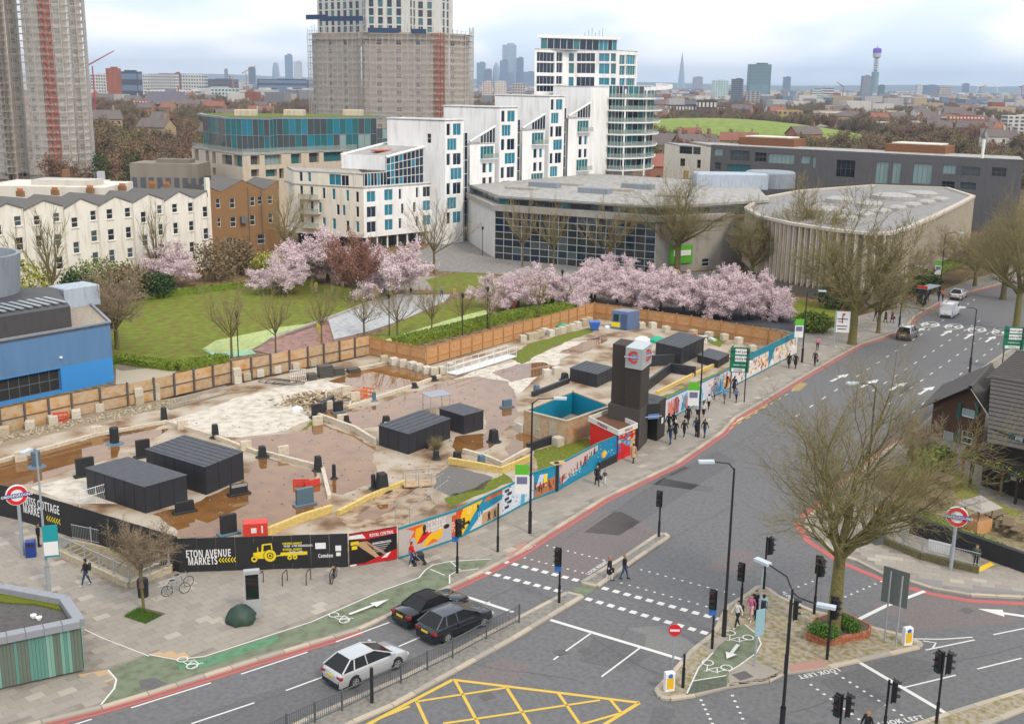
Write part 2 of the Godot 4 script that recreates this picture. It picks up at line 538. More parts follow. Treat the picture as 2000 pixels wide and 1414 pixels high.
func make_ground() -> void:
	mat("kerb_a",0.42,0.36,0.29,0.9,"fine",1.5)
	mat("kerb_b",0.36,0.32,0.27,0.9,"fine",1.7)
	mat("kerb_c",0.48,0.41,0.32,0.9,"fine",1.3)
	mat("white_paint",0.66,0.655,0.63,0.7,"fine",0.9)
	mat("yellow_paint",0.64,0.43,0.06,0.7,"fine",1.1)
	mat("red_paint",0.46,0.11,0.10,0.8,"fine",1.5)
	mat("asphalt",0.16,0.157,0.16,0.88,"asphalt",17.0)
	mat("asphalt_dark",0.135,0.133,0.136,0.88,"asphalt",13.0)
	mat("asphalt_pink",0.19,0.162,0.157,0.9,"asphalt",11.0)
	mat("asphalt_pale",0.21,0.208,0.20,0.9,"asphalt",9.0)
	mat("slab_a",0.315,0.28,0.24,0.9,"fine",2.3)
	mat("slab_b",0.34,0.30,0.255,0.9,"fine",2.1)
	mat("slab_c",0.285,0.255,0.222,0.9,"fine",2.0)
	mat("slab_d",0.41,0.37,0.31,0.9,"fine",1.9)
	mat("paving_joint",0.265,0.235,0.20,0.95,"patch",7.0)
	mat("island_top",0.335,0.305,0.25,0.95,"moss",5.0)
	mat("grey_setts",0.235,0.225,0.22,0.9,"fine",1.2)
	mat("iron",0.10,0.09,0.085,0.6,"fine",0.6)
	var b:=MB.new()
	for q in [[-16000,-16000,16000,-72.5],[-16000,-72.5,-29.8,-63],[-19.5,-72.5,16000,-63],[-16000,-63,16000,300]]:
		b.quad(V(q[0],-0.12,q[1]),V(q[2],-0.12,q[1]),V(q[2],-0.12,q[3]),V(q[0],-0.12,q[3]))
	struct("ground",b,mat("land",0.165,0.125,0.075,1.0,"earth",90.0))
	b=MB.new()
	b.flat(pp([-29.1,-46.04,-22.41,-49.01,-18.17,-51.73,-13.47,-55.4,-8.59,-58.98,-1.79,-67.11,2.31,-73.19,6.98,-80.67,13.48,-88.93,18.77,-97.84,20.62,-102.13,31.16,-118.69,42.03,-134.79,51.8,-146.98,54.78,-152.99,65.42,-168.12,86.91,-190.27,128.52,-228.81,121.12,-156,40.87,-47.37,16.42,-33.68,-32.95,-32.75]),0.0)
	road=struct("road",b,mat("asphalt"))
	var wp:=mat("white_paint")
	for q in [
		["asphalt_dark",pp([-16.16,-48.76,-10.34,-53.22,-6.01,-52.32,-8.6,-48.96])],["asphalt_pink",pp([-1.15,-68.9,4.59,-77.31,8.11,-77.45,10.71,-73.13,7.72,-69.71,4.33,-65.48,1.82,-67.23])],
		["asphalt_pale",pp([6.76,-59.26,7.87,-59.55,9,-59.71,9.72,-58.61,10.38,-57.31,9.03,-55.67,7.51,-56.88,7.76,-58.55])],
		["asphalt_dark",pp([4.8,-58.22,6.19,-57.78,7.77,-56.19,6.16,-54.38,3.8,-55.52])],
		["asphalt_dark",pp([5.11,-73.47,12.27,-85.36,17.46,-92.06,18.7,-89.42,12.84,-80.79,7.54,-73.02])],["asphalt_dark",pp([9.31,-84.05,13.93,-88.56,14.38,-87.3,12.19,-84.76,15.7,-82.92,15.31,-81.78])],
		["asphalt_pink",pp([-2.93,-53.17,-0.32,-55.67,1.32,-54.89,0.24,-52.75,-1.34,-52.81])],["asphalt_dark",pp([7.24,-50.96,8.36,-50.75,7.93,-49.4,6.93,-49.37])],
		["asphalt_dark",pp([16.23,-53.71,21.44,-56.6,23.56,-55.53,17.61,-50.29])],["asphalt_pink",pp([21.67,-62.89,26.08,-64.08,30.68,-63.18,29.66,-60.8,23.51,-59.34])],
		["asphalt_dark",pp([39.78,-115.73,42.23,-115.03,40.31,-111.69,38.19,-112.37])],["asphalt_pink",pp([12.32,-67.75,15.26,-71.17,16.96,-69.54,14.48,-67.04])]]:
		mark_poly("resurfaced_patch",q[1],mat(q[0]),0.004)
	mat("seam",0.085,0.083,0.083,0.7,"fine",1.0)
	for q in [pl([-13.97,-48.82,-7.96,-55.17,-3.6,-59.76,0.2,-64.31],0),pl([4.01,-72.52,10.26,-81.79,18.34,-92.1,26.55,-105.01],0),pl([4.53,-58.45,7.31,-54.52,9,-53.51],0),pl([7.38,-67.58,11.85,-73.73,16.8,-79.34],0),pl([13.92,-50.66,18.68,-53,23.56,-55.53,28.69,-57.86],0),pl([6.9,-59.27,6.34,-57.9,4.06,-55.41],0),pl([2,-60.91,6.01,-66.75],0),pl([23.37,-68.54,19.32,-65.68,17.34,-62.75],0),pl([27,-95.36,35.07,-107.24,46.84,-123.5,57.08,-138.06],0),pl([25.92,-98.34,25.04,-100.53],0),pl([-2.51,-55.33,0.23,-54.32,3.68,-53.36],0)]:
		mark("sealed_seam",ragged_line(q),0.05,mat("seam"),0.007)
	var red:=offset_line(kerb_line,0.62)
	var red2:=offset_line(kerb_line,0.34)
	for i in range(1,red.size()-2):
		if i in [6]: continue
		mark("red_line",[red[i],red[i+1]],0.2,mat("red_paint"),0.008)
		mark("red_line",[red2[i],red2[i+1]],0.2,mat("red_paint"),0.008)
	for q in [pl([20.9,-76.75,23.21,-80.13,26.49,-85.13,33.08,-94.48,35.62,-97.42],0),pl([21.55,-69.12,23.75,-66.06,25.83,-64.43,27.95,-63.51,31.31,-63.2,35.55,-63.06],0),pl([20.34,-75.94,20.37,-72.41,21.55,-69.12],0)]:
		mark("red_line",q,0.45,mat("red_paint"),0.008)
	for q in [pl([-20.72,-48.51,-19.99,-49.07],0),pl([-18.45,-50.13,-15.18,-52.62],0),pl([-13.85,-53.54,-10.83,-55.99],0),pl([-9.47,-57.19,-6.8,-59.6],0),pl([-15.12,-48.79,-12.54,-50.76],0),pl([-11.21,-51.97,-9.34,-53.57],0),pl([-6.09,-56.65,-4.72,-58.05],0),pl([4.72,-58.71,2.45,-55.53],0),pl([7.24,-56.98,4.91,-53.81],0),
		pl([20.52,-53.16,23.67,-54.5],0),pl([25.07,-55.19,27.99,-56.45],0),pl([27.56,-59.16,29.95,-60.1],0),pl([22.73,-58.52,24.37,-58.51,26.24,-58.81],0),pl([23.03,-57.22,26.24,-58.5],0),pl([23.26,-58.29,23.9,-58.07,23.51,-57.47],0),pl([-1.46,-62.14,-1.11,-62.43],0),pl([20.88,-100.98,21.68,-102.18],0)]:
		mark("lane_line",q,0.11,wp)
	for q in [pl([-3.59,-63.82,0.3,-61.12],0),pl([2.42,-60.21,9.43,-55.73],0),pl([18.96,-55.68,21.82,-50.59],0),pl([19.84,-60.37,22.54,-62.64,25.61,-64.79],0)]:
		mark("stop_line",q,0.26,wp)
	dashes(V(-0.24,0,-68.28),V(4.15,0,-65.7),8,Vector2(0.42,0.4),wp)
	dashes(V(-1.36,0,-66.58),V(2.98,0,-64.11),8,Vector2(0.42,0.4),wp)
	dashes(V(5.92,0,-64.5),V(12.25,0,-60.58),11,Vector2(0.42,0.4),wp)
	dashes(V(4.81,0,-62.97),V(11.09,0,-58.9),11,Vector2(0.42,0.4),wp)
	for q in [[V(2.54,0,-71.05),V(6.14,0,-68.82),9],[V(1.02,0,-68.97),V(4.66,0,-66.78),9],[V(8.44,0,-67.38),V(13.71,0,-63.96),12],[V(6.99,0,-65.34),V(11.75,0,-62.23),11],[V(9.76,0,-51.61),V(9.97,0,-49.45),6],[V(11.43,0,-52.1),V(11.55,0,-49.4),6],[V(17.35,0,-54.48),V(19.48,0,-50.48),10],[V(15.72,0,-53.28),V(17.24,0,-50.05),8],[V(16.85,0,-64.35),V(19.01,0,-65.97),5],[V(20.46,0,-63.83),V(23.35,0,-66.12),7]]:
		dashes(q[0],q[1],q[2],Vector2(0.15,0.15),wp,"crossing_stud")
	for q in [["LOOK LEFT",V(0.02,0,-68.94),V(1.9,0,-71.56),0.5],["LOOK RIGHT",V(4.93,0,-66.56),V(6.35,0,-68.59),0.42],["LOOK LEFT",V(17.45,0,-54.86),V(15.45,0,-54.11),0.5],["LOOK LEFT",V(16.83,0,-64.28),V(17.54,0,-62.07),0.42],["LOOK LEFT",V(18.7,0,-49.77),V(19.87,0,-50.12),0.5]]:
		var dr: Vector3=(q[2]-q[1]).normalized()
		flat_text(road,q[0],(q[1]+q[2])*0.5+V(0,0.012,0),dr,V(dr.z,0,-dr.x),q[3],wp,true,"road_lettering")
	var yp:=mat("yellow_paint")
	for q in [pl([-2.83,-53.28,6.62,-51.28],0),pl([-2.83,-53.28,-6.64,-49.01,-9.08,-46.13],0),pl([6.62,-51.28,4.78,-49.31,1.67,-46.4],0)]:
		mark("box_junction_line",q,0.22,yp)
	for q in [pl([-2.7,-53.18,-1.38,-49.15,-0.44,-46.34],0),pl([-4.56,-51.22,-3.86,-49.09,-2.78,-46.29],0),pl([-0.05,-52.59,1.09,-49.22,1.91,-46.61],0),pl([2.58,-52.11,3.51,-49.28,3.91,-48.58],0),pl([5.18,-51.53,5.63,-50.3],0),pl([-4.55,-51.08,0.24,-52.65],0),pl([-3.08,-49.11,0.25,-50.11,4.66,-51.47],0),pl([-7.03,-48.29,-6.2,-49.48,-4.82,-50.64],0),pl([0.25,-48.04,3.71,-49.28,5.63,-50.3],0)]:
		mark("box_junction_line",q,0.17,yp,0.016)
	lane(V(68.12,0,-165.42),V(25.98,0,-101.56),1.1,2.6,0.13,wp)
	lane(V(62.66,0,-149.75),V(35.47,0,-110.26),1.1,2.6,0.13,wp)
	lane(V(62.71,0,-144.82),V(35.1,0,-104.74),1.1,2.6,0.13,wp)
	lane(V(65.79,0,-145.03),V(37.09,0,-102.78),1.1,2.6,0.13,wp)
	var away: Vector3=(V(68.12,0,-165.42)-V(25.98,0,-101.56)).normalized()
	for q in pl([54.88,-146.54,57.55,-145.43,59.86,-143.68,62.39,-142.3],0):
		ring(q,away,2.1,1.05,0.2,wp,0.012,road,"speed_limit_ring")
		flat_text(road,"20",q+V(0,0.012,0),V(-away.z,0,away.x),away,2.3,wp,true,"speed_limit_number")
	for q in pl([52.06,-142.84,55.04,-141.5,57.33,-139.84,59.3,-138.2,34.82,-117.8,37.38,-115.59,39.97,-114.49,42.38,-112.99],0):
		arrow(q,away,4.4,0.8,wp,0.5 if q.z<-130 else 0.9)
	arrow(V(29.6,0,-61.72),V(-0.96,0,-0.28),3.6,0.75,wp,0.4)
	mark("bay_line",pl([20.16,-99.64,24.95,-106.71],0),0.12,yp)
	lane(V(19.69,0,-98.35),V(29.53,0,-113.3),0.9,1.1,0.12,yp)
	mark_poly("bay_hatching",pp([28.49,-112.23,30.19,-115.61,30.85,-114.81,29.29,-111.88]),mat("yellow_worn",0.36,0.28,0.12,0.9,"patch",2.0),0.008)
	for q in pl([10.83,-55.72,-1,-51.66,2.87,-56.34,27.22,-62.18,4.27,-56.55,-7.21,-49.64,12.27,-85.36,24.07,-104.88],0):
		var cv:=MB.new()
		cv.block(Vector3.ZERO,V(0.7,0.012,0.6),0.004,Basis(Vector3.UP,0.6))
		part(road,"drain_cover",cv,mat("iron"),q)
	var pv:=kerb_line.duplicate()
	var poly:=PackedVector2Array()
	for p in pv: poly.append(Vector2(p.x,p.z))
	poly.append_array(pp([106.53,-215.16,88.46,-197.94,74.71,-183.34,58.97,-164.07,44.04,-148.18,35.51,-138.14,32.91,-129.1,14.1,-100.9,12.01,-96.97,8.74,-89.54,7.15,-87.4,0.15,-77.95,-7.29,-68.73,-10.27,-67.49,-20.7,-66.19,-21.11,-65.63,-22.88,-63.36,-29.16,-68.28,-29.1,-70.57,-28.04,-71.49,-34.34,-74.99,-41.95,-78.78,-56.21,-78.74,-33.15,-46.57]))
	main_pavement=pavement("pavement",poly,offset_line(kerb_line,0.15),mat("paving_joint"))
	var strip:=MB.new()
	strip.prism(pp([-29.1,-70.57,-28.04,-71.49,-22.91,-68.26,-20.7,-66.19,-21.52,-67.34]),-0.1,0.12)
	part(main_pavement,"strip_behind_stairs",strip,mat("paving_joint"))
	var cyc:=pp([-19.92,-50.12,-19.81,-51.73,-20,-52.58,-20.76,-53.55,-19.22,-55.23,-17.54,-54.73,-16.2,-55.1,-13.83,-57.07,-11.18,-59.29,-7.65,-63.5,-5.59,-65.41,-5.29,-66.56,-4.87,-67.36,-3.83,-67.96,-1.14,-68.46,-1.76,-67,-3.35,-66.4,-3.69,-66.08,-3.63,-64.58,-6.52,-61.19,-8.57,-58.87,-13.45,-55.35,-18.12,-51.57])
	mat("cycle_green",0.165,0.195,0.125,0.9,"patch",6.0)
	mat("cycle_bright",0.10,0.24,0.13,0.9,"patch",5.0)
	mark_poly("cycle_track",cyc,mat("cycle_green"),0.130,main_pavement)
	mark_poly("cycle_track_fresh_patch",pp([-17.45,-54.51,-16.12,-54.88,-13.78,-56.83,-12.82,-57.63,-12.55,-56.99,-14.94,-54.75,-15.95,-53.96,-17.09,-53.71]),mat("cycle_bright"),0.134,main_pavement)
	mark_poly("cycle_track_repair",pp([-18.83,-52.51,-18.15,-52.84,-17.33,-52.3,-17.81,-51.73,-18.43,-51.67]),mat("asphalt_dark"),0.134,main_pavement)
	for q in [[pl([-19.93,-50.17,-19.81,-51.73,-20,-52.58,-20.76,-53.55],0.12),0.1],[pl([-19.16,-55.24,-17.54,-54.73,-16.2,-55.1,-13.83,-57.07,-11.18,-59.29,-7.65,-63.5,-5.59,-65.41,-5.29,-66.56,-4.87,-67.36,-3.83,-67.96,-1.14,-68.46],0.12),0.09],[pl([-23.61,-57.97,-22.24,-56.99,-19.11,-55.07],0.12),0.07],[pl([-3.63,-64.58,-3.71,-65.85,-3.35,-66.4,-1.92,-66.91],0.12),0.09],[pl([-4.98,-66.73,-4.02,-65.84],0.12),0.09],[pl([-3.76,-67.96,-3.1,-66.64],0.12),0.09]]:
		var rb:=MB.new()
		rb.ribbon(q[0],q[1],0.138)
		part(main_pavement,"edge_line",rb,wp)
	var along: Vector3=(kerb_line[8]-kerb_line[5]).normalized()
	bicycle_mark(V(-16.82,0.12,-54.2),along,0.9,main_pavement,0.142)
	bicycle_mark(V(-9.66,0.12,-59.59),along,0.9,main_pavement,0.142)
	arrow(V(-8.12,0.12,-61.07),along,2.9,0.5,wp,0.0,0.262,main_pavement)
	mark_poly("buff_tactile_paving",pp([-19.12,-55.29,-17.95,-56.24,-16.86,-55.02,-17.54,-54.84]),mat("tactile",0.50,0.34,0.19,0.9,"fine",0.6),0.130,main_pavement)
	mark_poly("buff_tactile_paving",pp([-22.11,-53.04,-20.83,-53.6,-20.11,-52.58,-21.09,-51.69]),mat("tactile"),0.130,main_pavement)
	mark_poly("pink_tactile_paving",pp([-0.32,-69.23,0.58,-70.87,1.27,-71.42,0.85,-70.2,0.02,-68.74]),mat("tactile_pink",0.40,0.22,0.18,0.9,"fine",0.6),0.130,main_pavement)
	var setts:=MB.new()
	var inner:=offset_line(kerb_line,-1.25)
	setts.ribbon(inner.slice(10),1.6,0.128)
	setts.ribbon(offset_line(kerb_line,-0.9).slice(0,4),0.9,0.128)
	part(main_pavement,"kerbside_setts",setts,mat("grey_setts"))
	var d2:=Vector2(along.x,along.z).normalized()
	var holes:=[cyc,pp([-32.33,-62.97,-30.63,-63.31,-26.34,-61.77,-23.5,-57.37,-21.89,-53.36,-26.65,-50.8]),pp([-29.74,-68.84,-29.57,-70.99,-21.33,-67.91,-20.78,-65.27,-22.59,-62.87])]
	var slabtones:=["slab_a","slab_b","slab_c","slab_d"]
	pave(main_pavement,poly,holes,d2,Vector2(0.9,0.6),0.124,slabtones,300,150.0)
	mat("median_top",0.24,0.225,0.20,0.95,"patch",3.0)
	var mi:=pl([4.53,-65.19,7.53,-69.2,10.13,-73.02,10.66,-73.31,10.87,-72.78,8.16,-68.81,5.42,-64.7,4.53,-65.19],0)
	pavement("crossing_island",pp([4.47,-65.18,7.53,-69.2,10.14,-73.11,10.76,-73.5,10.94,-72.78,8.15,-68.73,5.41,-64.55]),mi,mat("median_top"))
	var mk:=pl([-11.98,-46.55,-9.63,-49.25,-5.5,-53.2,-3.09,-55.88,0.51,-60.15,3.55,-63.7,4.42,-63.23,0.22,-57.72,-5.7,-50.61,-7.39,-49.08,-9.78,-46.11],0)
	pavement("median",pp([-12,-46.47,-9.64,-49.3,-5.51,-53.26,-3.09,-55.93,0.51,-60.21,3.56,-63.84,4.52,-63.31,0.22,-57.6,-5.69,-50.52,-7.37,-48.95,-9.76,-46.03]),mk,mat("median_top"))
	mark_poly("green_crossing_gap",pp([3.86,-64.28,4.46,-65.04,5.41,-64.55,4.52,-63.38]),mat("cycle_green"),0.008)
	var ti:=pl([7.63,-52.44,8.59,-54.02,10.13,-56.72,11.63,-58.67,12.45,-60.72,12.96,-62.06,14.48,-63.77,15.41,-64.96,15.92,-64.68,16.33,-63.55,17.97,-61.62,19.77,-60.62,20.73,-59.69,22.26,-58.75,22.97,-57.87,22.71,-57.44,20.84,-56.64,17.1,-55.07,14.48,-54.35,13.53,-53.58,11.37,-52.95,9.49,-52,8.2,-51.62,7.75,-51.75,7.63,-52.44],0)
	tree_island=pavement("tree_island",pp([7.54,-52.34,8.6,-54.08,10.13,-56.78,11.64,-58.73,12.46,-60.78,12.99,-62.2,14.51,-63.92,15.44,-65.11,15.95,-64.83,16.36,-63.69,18,-61.75,19.8,-60.75,20.77,-59.82,22.3,-58.87,23.03,-57.81,22.7,-57.33,20.8,-56.52,17.07,-54.96,14.46,-54.24,13.51,-53.48,11.35,-52.85,9.47,-51.9,8.18,-51.52,7.71,-51.65]),ti,mat("island_top"))
	mark_poly("cycle_track",pp([9.02,-51.88,10.1,-54.65,11.13,-56.24,11.59,-57.12,12.39,-58.16,12.5,-59.08,13.53,-59.74,14.01,-58.51,13.99,-57.43,13.51,-56.37,12.33,-54.99,11.64,-54.32,11.26,-52.79]),mat("cycle_green"),0.130,tree_island)
	mark_poly("dark_cycle_ramp",pp([9.02,-51.88,9.54,-53.26,11.46,-53.94,11.26,-52.79]),mat("cycle_dark",0.10,0.12,0.085,0.9,"patch",3.0),0.134,tree_island)
	for q in [pl([9.1,-52.03,10.1,-54.65,11.15,-56.35],0.12),pl([9.54,-53.26,11.43,-53.89],0.12),pl([13.53,-59.74,14.01,-58.51,13.99,-57.43,13.51,-56.37,12.33,-54.99,11.64,-54.32],0.12)]:
		var rb:=MB.new()
		rb.ribbon(q,0.08,0.138)
		part(tree_island,"edge_line",rb,wp)
	var back: Vector3=(V(11.15,0,-55.17)-V(12.99,0,-58.41)).normalized()
	bicycle_mark(V(12.91,0.12,-58.17),back,0.95,tree_island,0.142)
	bicycle_mark(V(11.09,0.12,-54.74),back,0.95,tree_island,0.142)
	arrow(V(12.19,0.12,-56.27),back,1.9,0.5,wp,0.0,0.262,tree_island)
	mark_poly("pink_tactile_paving",pp([14.96,-55.07,16.94,-55.84,17,-54.96,14.9,-54.36]),mat("tactile_pink"),0.130,tree_island)
	mark_poly("pale_slab_patch",pp([11.64,-54.32,12.61,-55.44,13.84,-55.03,14.41,-54.18,13.49,-53.42,11.39,-52.8]),mat("slab_a"),0.128,tree_island)
	mark_poly("pale_slab_patch",pp([10.8,-56.98,11.91,-58.32,12.34,-58.16,12.24,-57.61,11.18,-56.53]),mat("slab_b"),0.128,tree_island)
	var cv2:=MB.new()
	cv2.block(Vector3.ZERO,V(0.9,0.014,0.7),0.004,Basis(Vector3.UP,0.5))
	part(tree_island,"drain_cover",cv2,mat("iron"),V(12.29,0.12,-53.91))
	pavement("corner_median",pp([33.46,-56.1,26.55,-52.92,21.87,-50.59,18.96,-49.05,15.9,-46.96,19.25,-47.04,22.75,-49.29,25.75,-51.08,32.46,-54.17]),pl([33.43,-56.04,26.52,-52.87,21.85,-50.55,19,-49.01,16.05,-47.04,19.22,-47.08,22.72,-49.33,25.77,-51.12,32.49,-54.22],0),mat("island_top"))
	var pk:=pl([35.76,-63.48,31.27,-63.83,28.17,-64.08,26.08,-64.95,25.09,-65.95,23.88,-66.67,22.6,-69.08,21.75,-69.87,20.93,-72.97,20.63,-75.18,21.31,-76.76,23.2,-79.81,26.54,-85.01,33.12,-94.34,35.61,-97.11,41.01,-105.4,49.07,-118.61,57.82,-130.38,71.36,-147.03,94.79,-173.92],0)
	pub_pavement=pavement("pub_pavement",pp([35.76,-63.48,31.27,-63.83,28.17,-64.08,26.08,-64.95,25.09,-65.95,23.88,-66.67,22.6,-69.08,21.75,-69.87,20.93,-72.97,20.63,-75.18,21.31,-76.76,23.2,-79.81,26.54,-85.01,33.12,-94.34,35.61,-97.11,41.01,-105.4,49.07,-118.61,57.82,-130.38,71.36,-147.03,94.79,-173.92,108.63,-130.92,53.08,-63.9]),offset_line(pk,0.15),mat("paving_joint"))
	pave(pub_pavement,pp([36.12,-64.2,31.58,-64.55,28.45,-64.81,26.34,-65.69,25.35,-66.72,24.12,-67.45,22.84,-69.91,21.99,-70.72,25.16,-74.22,25.18,-72.23,28.35,-67.67,32.28,-69.25,37.54,-67.05]),[],Vector2(0.95,0.3).normalized(),Vector2(0.9,0.6),0.124,slabtones,140,100.0)
	var st2:=MB.new()
	st2.ribbon(offset_line(pk.slice(0,5),1.0),0.9,0.128)
	part(pub_pavement,"kerbside_setts",st2,mat("grey_setts"))
# ---------------------------------------------------------------- the fenced building site
const S:=0.12
func frame3(a: Vector3,b: Vector3) -> Basis:
	var d:=(b-a); d.y=0; d=d.normalized()
	return Basis(d,Vector3.UP,d.cross(Vector3.UP))
func hut(called: String,label: String,f: Vector3,r: Vector3,l: Vector3,h: float,wallm: Material,roofm: Material,battens: int,group: String) -> Node3D:
	var o:=thing(called,label,"hut",f,0.0,group)
	var e:=r-f
	var g:=l-f
	var b:=MB.new()
	var pl:=PackedVector2Array([Vector2(0,0),Vector2(e.x,e.z),Vector2(e.x+g.x,e.z+g.z),Vector2(g.x,g.z)])
	b.prism(pl,0.0,h)
	part(o,"wall_box",b,wallm)
	for s in [[e,g],[g,e]]:
		var n: Vector3=-(s[1] as Vector3).normalized()
		var k:=maxi(2,int(s[0].length()/1.1))
		for i in k:
			var c: Vector3=s[0]*((i+0.5)/k)+n*0.012+V(0,h*0.5,0)
			var q:=MB.new()
			q.box(Vector3.ZERO,V(s[0].length()/k-0.05,h-0.06,0.03),frame3(Vector3.ZERO,s[0]))
			part(o,"cladding_sheet",q,wallm,c)
	var rf:=MB.new()
	var m:=e.normalized()*0.06+g.normalized()*0.06
	var e2:=e+e.normalized()*0.12
	var g2:=g+g.normalized()*0.12
	rf.prism(PackedVector2Array([Vector2(-m.x,-m.z),Vector2(e2.x-m.x,e2.z-m.z),Vector2(e2.x+g2.x-m.x,e2.z+g2.z-m.z),Vector2(g2.x-m.x,g2.z-m.z)]),h+0.005,h+0.05)
	var ro:=part(o,"roof",rf,roofm)
	for i in battens:
		var t:=(i+0.5)/battens
		var q:=MB.new()
		var along:=g if g.length()>e.length() else e
		var across:=e if g.length()>e.length() else g
		q.box(along*0.5+across*t+V(0,h+0.065,0),V(along.length(),0.03,0.05),frame3(Vector3.ZERO,along))
		part(ro,"roof_batten",q,roofm)
	return o
func make_site() -> void:
	mat("slab_floor",0.44,0.385,0.32,0.8,"slab",38.0)
	mat("dry_screed",0.60,0.55,0.475,0.9,"patch",9.0)
	mat("damp_screed",0.40,0.31,0.22,0.6,"slab",11.0)
	var water:=mat("puddle",0.215,0.098,0.028,0.015,"patch",15.0)
	water.metallic_specular=0.5
	mat("dark_clad",0.026,0.028,0.036,0.55,"fine",2.0)
	mat("dark_roof",0.062,0.066,0.08,0.6,"patch",3.5)
	mat("felt",0.018,0.019,0.022,0.7,"fine",1.0)
	mat("blue_wrap",0.12,0.20,0.27,0.5,"grain",0.8)
	mat("cream_render",0.62,0.55,0.44,0.9,"patch",2.2)
	mat("yellow_edge",0.66,0.50,0.17,0.8,"patch",2.0)
	mat("rubble",0.36,0.29,0.20,0.95,"grain",2.0)
	mat("block_a",0.56,0.51,0.42,0.9,"patch",1.4)
	mat("block_b",0.46,0.40,0.29,0.9,"patch",1.2)
	mat("block_c",0.62,0.58,0.51,0.9,"patch",1.6)
	mat("white_metal",0.72,0.73,0.74,0.5)
	mat("galv",0.42,0.45,0.47,0.45,"fine",1.0,0.4)
	mat("red_plastic",0.60,0.045,0.03,0.5)
	mat("orange_plastic",0.66,0.17,0.07,0.5)
	mat("timber",0.62,0.385,0.20,0.85,"timber",1.6)
	mat("timber_dark",0.52,0.30,0.13,0.85,"timber",1.2)
	mat("turf_patch",0.26,0.27,0.06,0.95,"turf",6.0)
	mat("board_a",0.60,0.50,0.39,0.85,"board",7.0)
	mat("board_b",0.52,0.45,0.37,0.85,"board",5.0)
	mat("post_dark",0.10,0.085,0.08,0.8)
	mat("hoard_black",0.016,0.017,0.020,0.55,"fine",2.2)
	mat("teal",0.012,0.20,0.27,0.5)
	mat("gravel",0.20,0.185,0.175,0.95,"grain",1.4)
	var b:=MB.new()
	b.prism(pp([-50.18,-84.14,-43.74,-93.1,-15.92,-124.29,-9.34,-119.45,10.66,-147.49,30.41,-132.14,32.91,-128.33,14.04,-100.4,11.95,-96.36,8.78,-89.02,7.19,-86.89,0.23,-77.54,-7.21,-68.32,-10.21,-67.1,-20.61,-65.88,-22.72,-67.86,-27.82,-71.06,-34.06,-74.52,-47.68,-79.63]),-0.1,0.118)
	var floor_:=struct("site_floor",b,mat("slab_floor"))
	mark_poly("dry_screed",ragged(pp([-30.73,-98.01,-26.24,-106.33,-22.68,-110.97,-19.05,-114.05,-16.22,-112.75,-18.18,-108.66,-20.67,-105.71,-20.72,-102.16,-18.16,-99.77,-19.71,-95.75,-22.05,-94.13,-23.19,-93.35,-26.62,-94.66]),1.0,0.5,4),mat("dry_screed"),0.123,floor_)
	mark_poly("dry_screed",ragged(pp([-35.88,-80.45,-33.04,-83.68,-30.1,-83.81,-28.46,-80.98,-27.91,-77.25,-31.18,-77.12]),1.0,0.3,5),mat("dry_screed"),0.123,floor_)
	mark_poly("dry_screed",ragged(pp([-6.35,-114.35,-2.22,-120.1,0.57,-122.62,6.66,-131.98,9.18,-133.53,5.73,-124.14,3.28,-117.05,0.81,-108.73,-0.73,-110.59,-2.99,-108.52]),1.2,0.7,6),mat("dry_screed"),0.123,floor_)
	mark_poly("damp_screed",ragged(pp([-12.37,-75.85,-10.4,-79,-8.04,-81.83,-6.44,-81.34,-5.45,-78.14,-7.91,-73.15,-10.62,-72.41]),0.8,0.4,7),mat("damp_screed"),0.123,floor_)
	mark_poly("rubble_strip",ragged(pp([-43.99,-93.68,-37.68,-100.78,-32.92,-105.42,-30.16,-108.01,-31.24,-103,-35.81,-98.08,-39.55,-93.59,-42.28,-89.78]),0.6,0.4,8),mat("rubble"),0.127,floor_)
	mark_poly("gravel_patch",ragged(pp([-5.87,-84.25,-4.81,-86.75,-2.71,-85.35,-1.39,-84.2,-2,-81.52,-4.42,-79.77,-5.67,-81.37]),0.6,0.25,9),mat("gravel"),0.127,floor_)
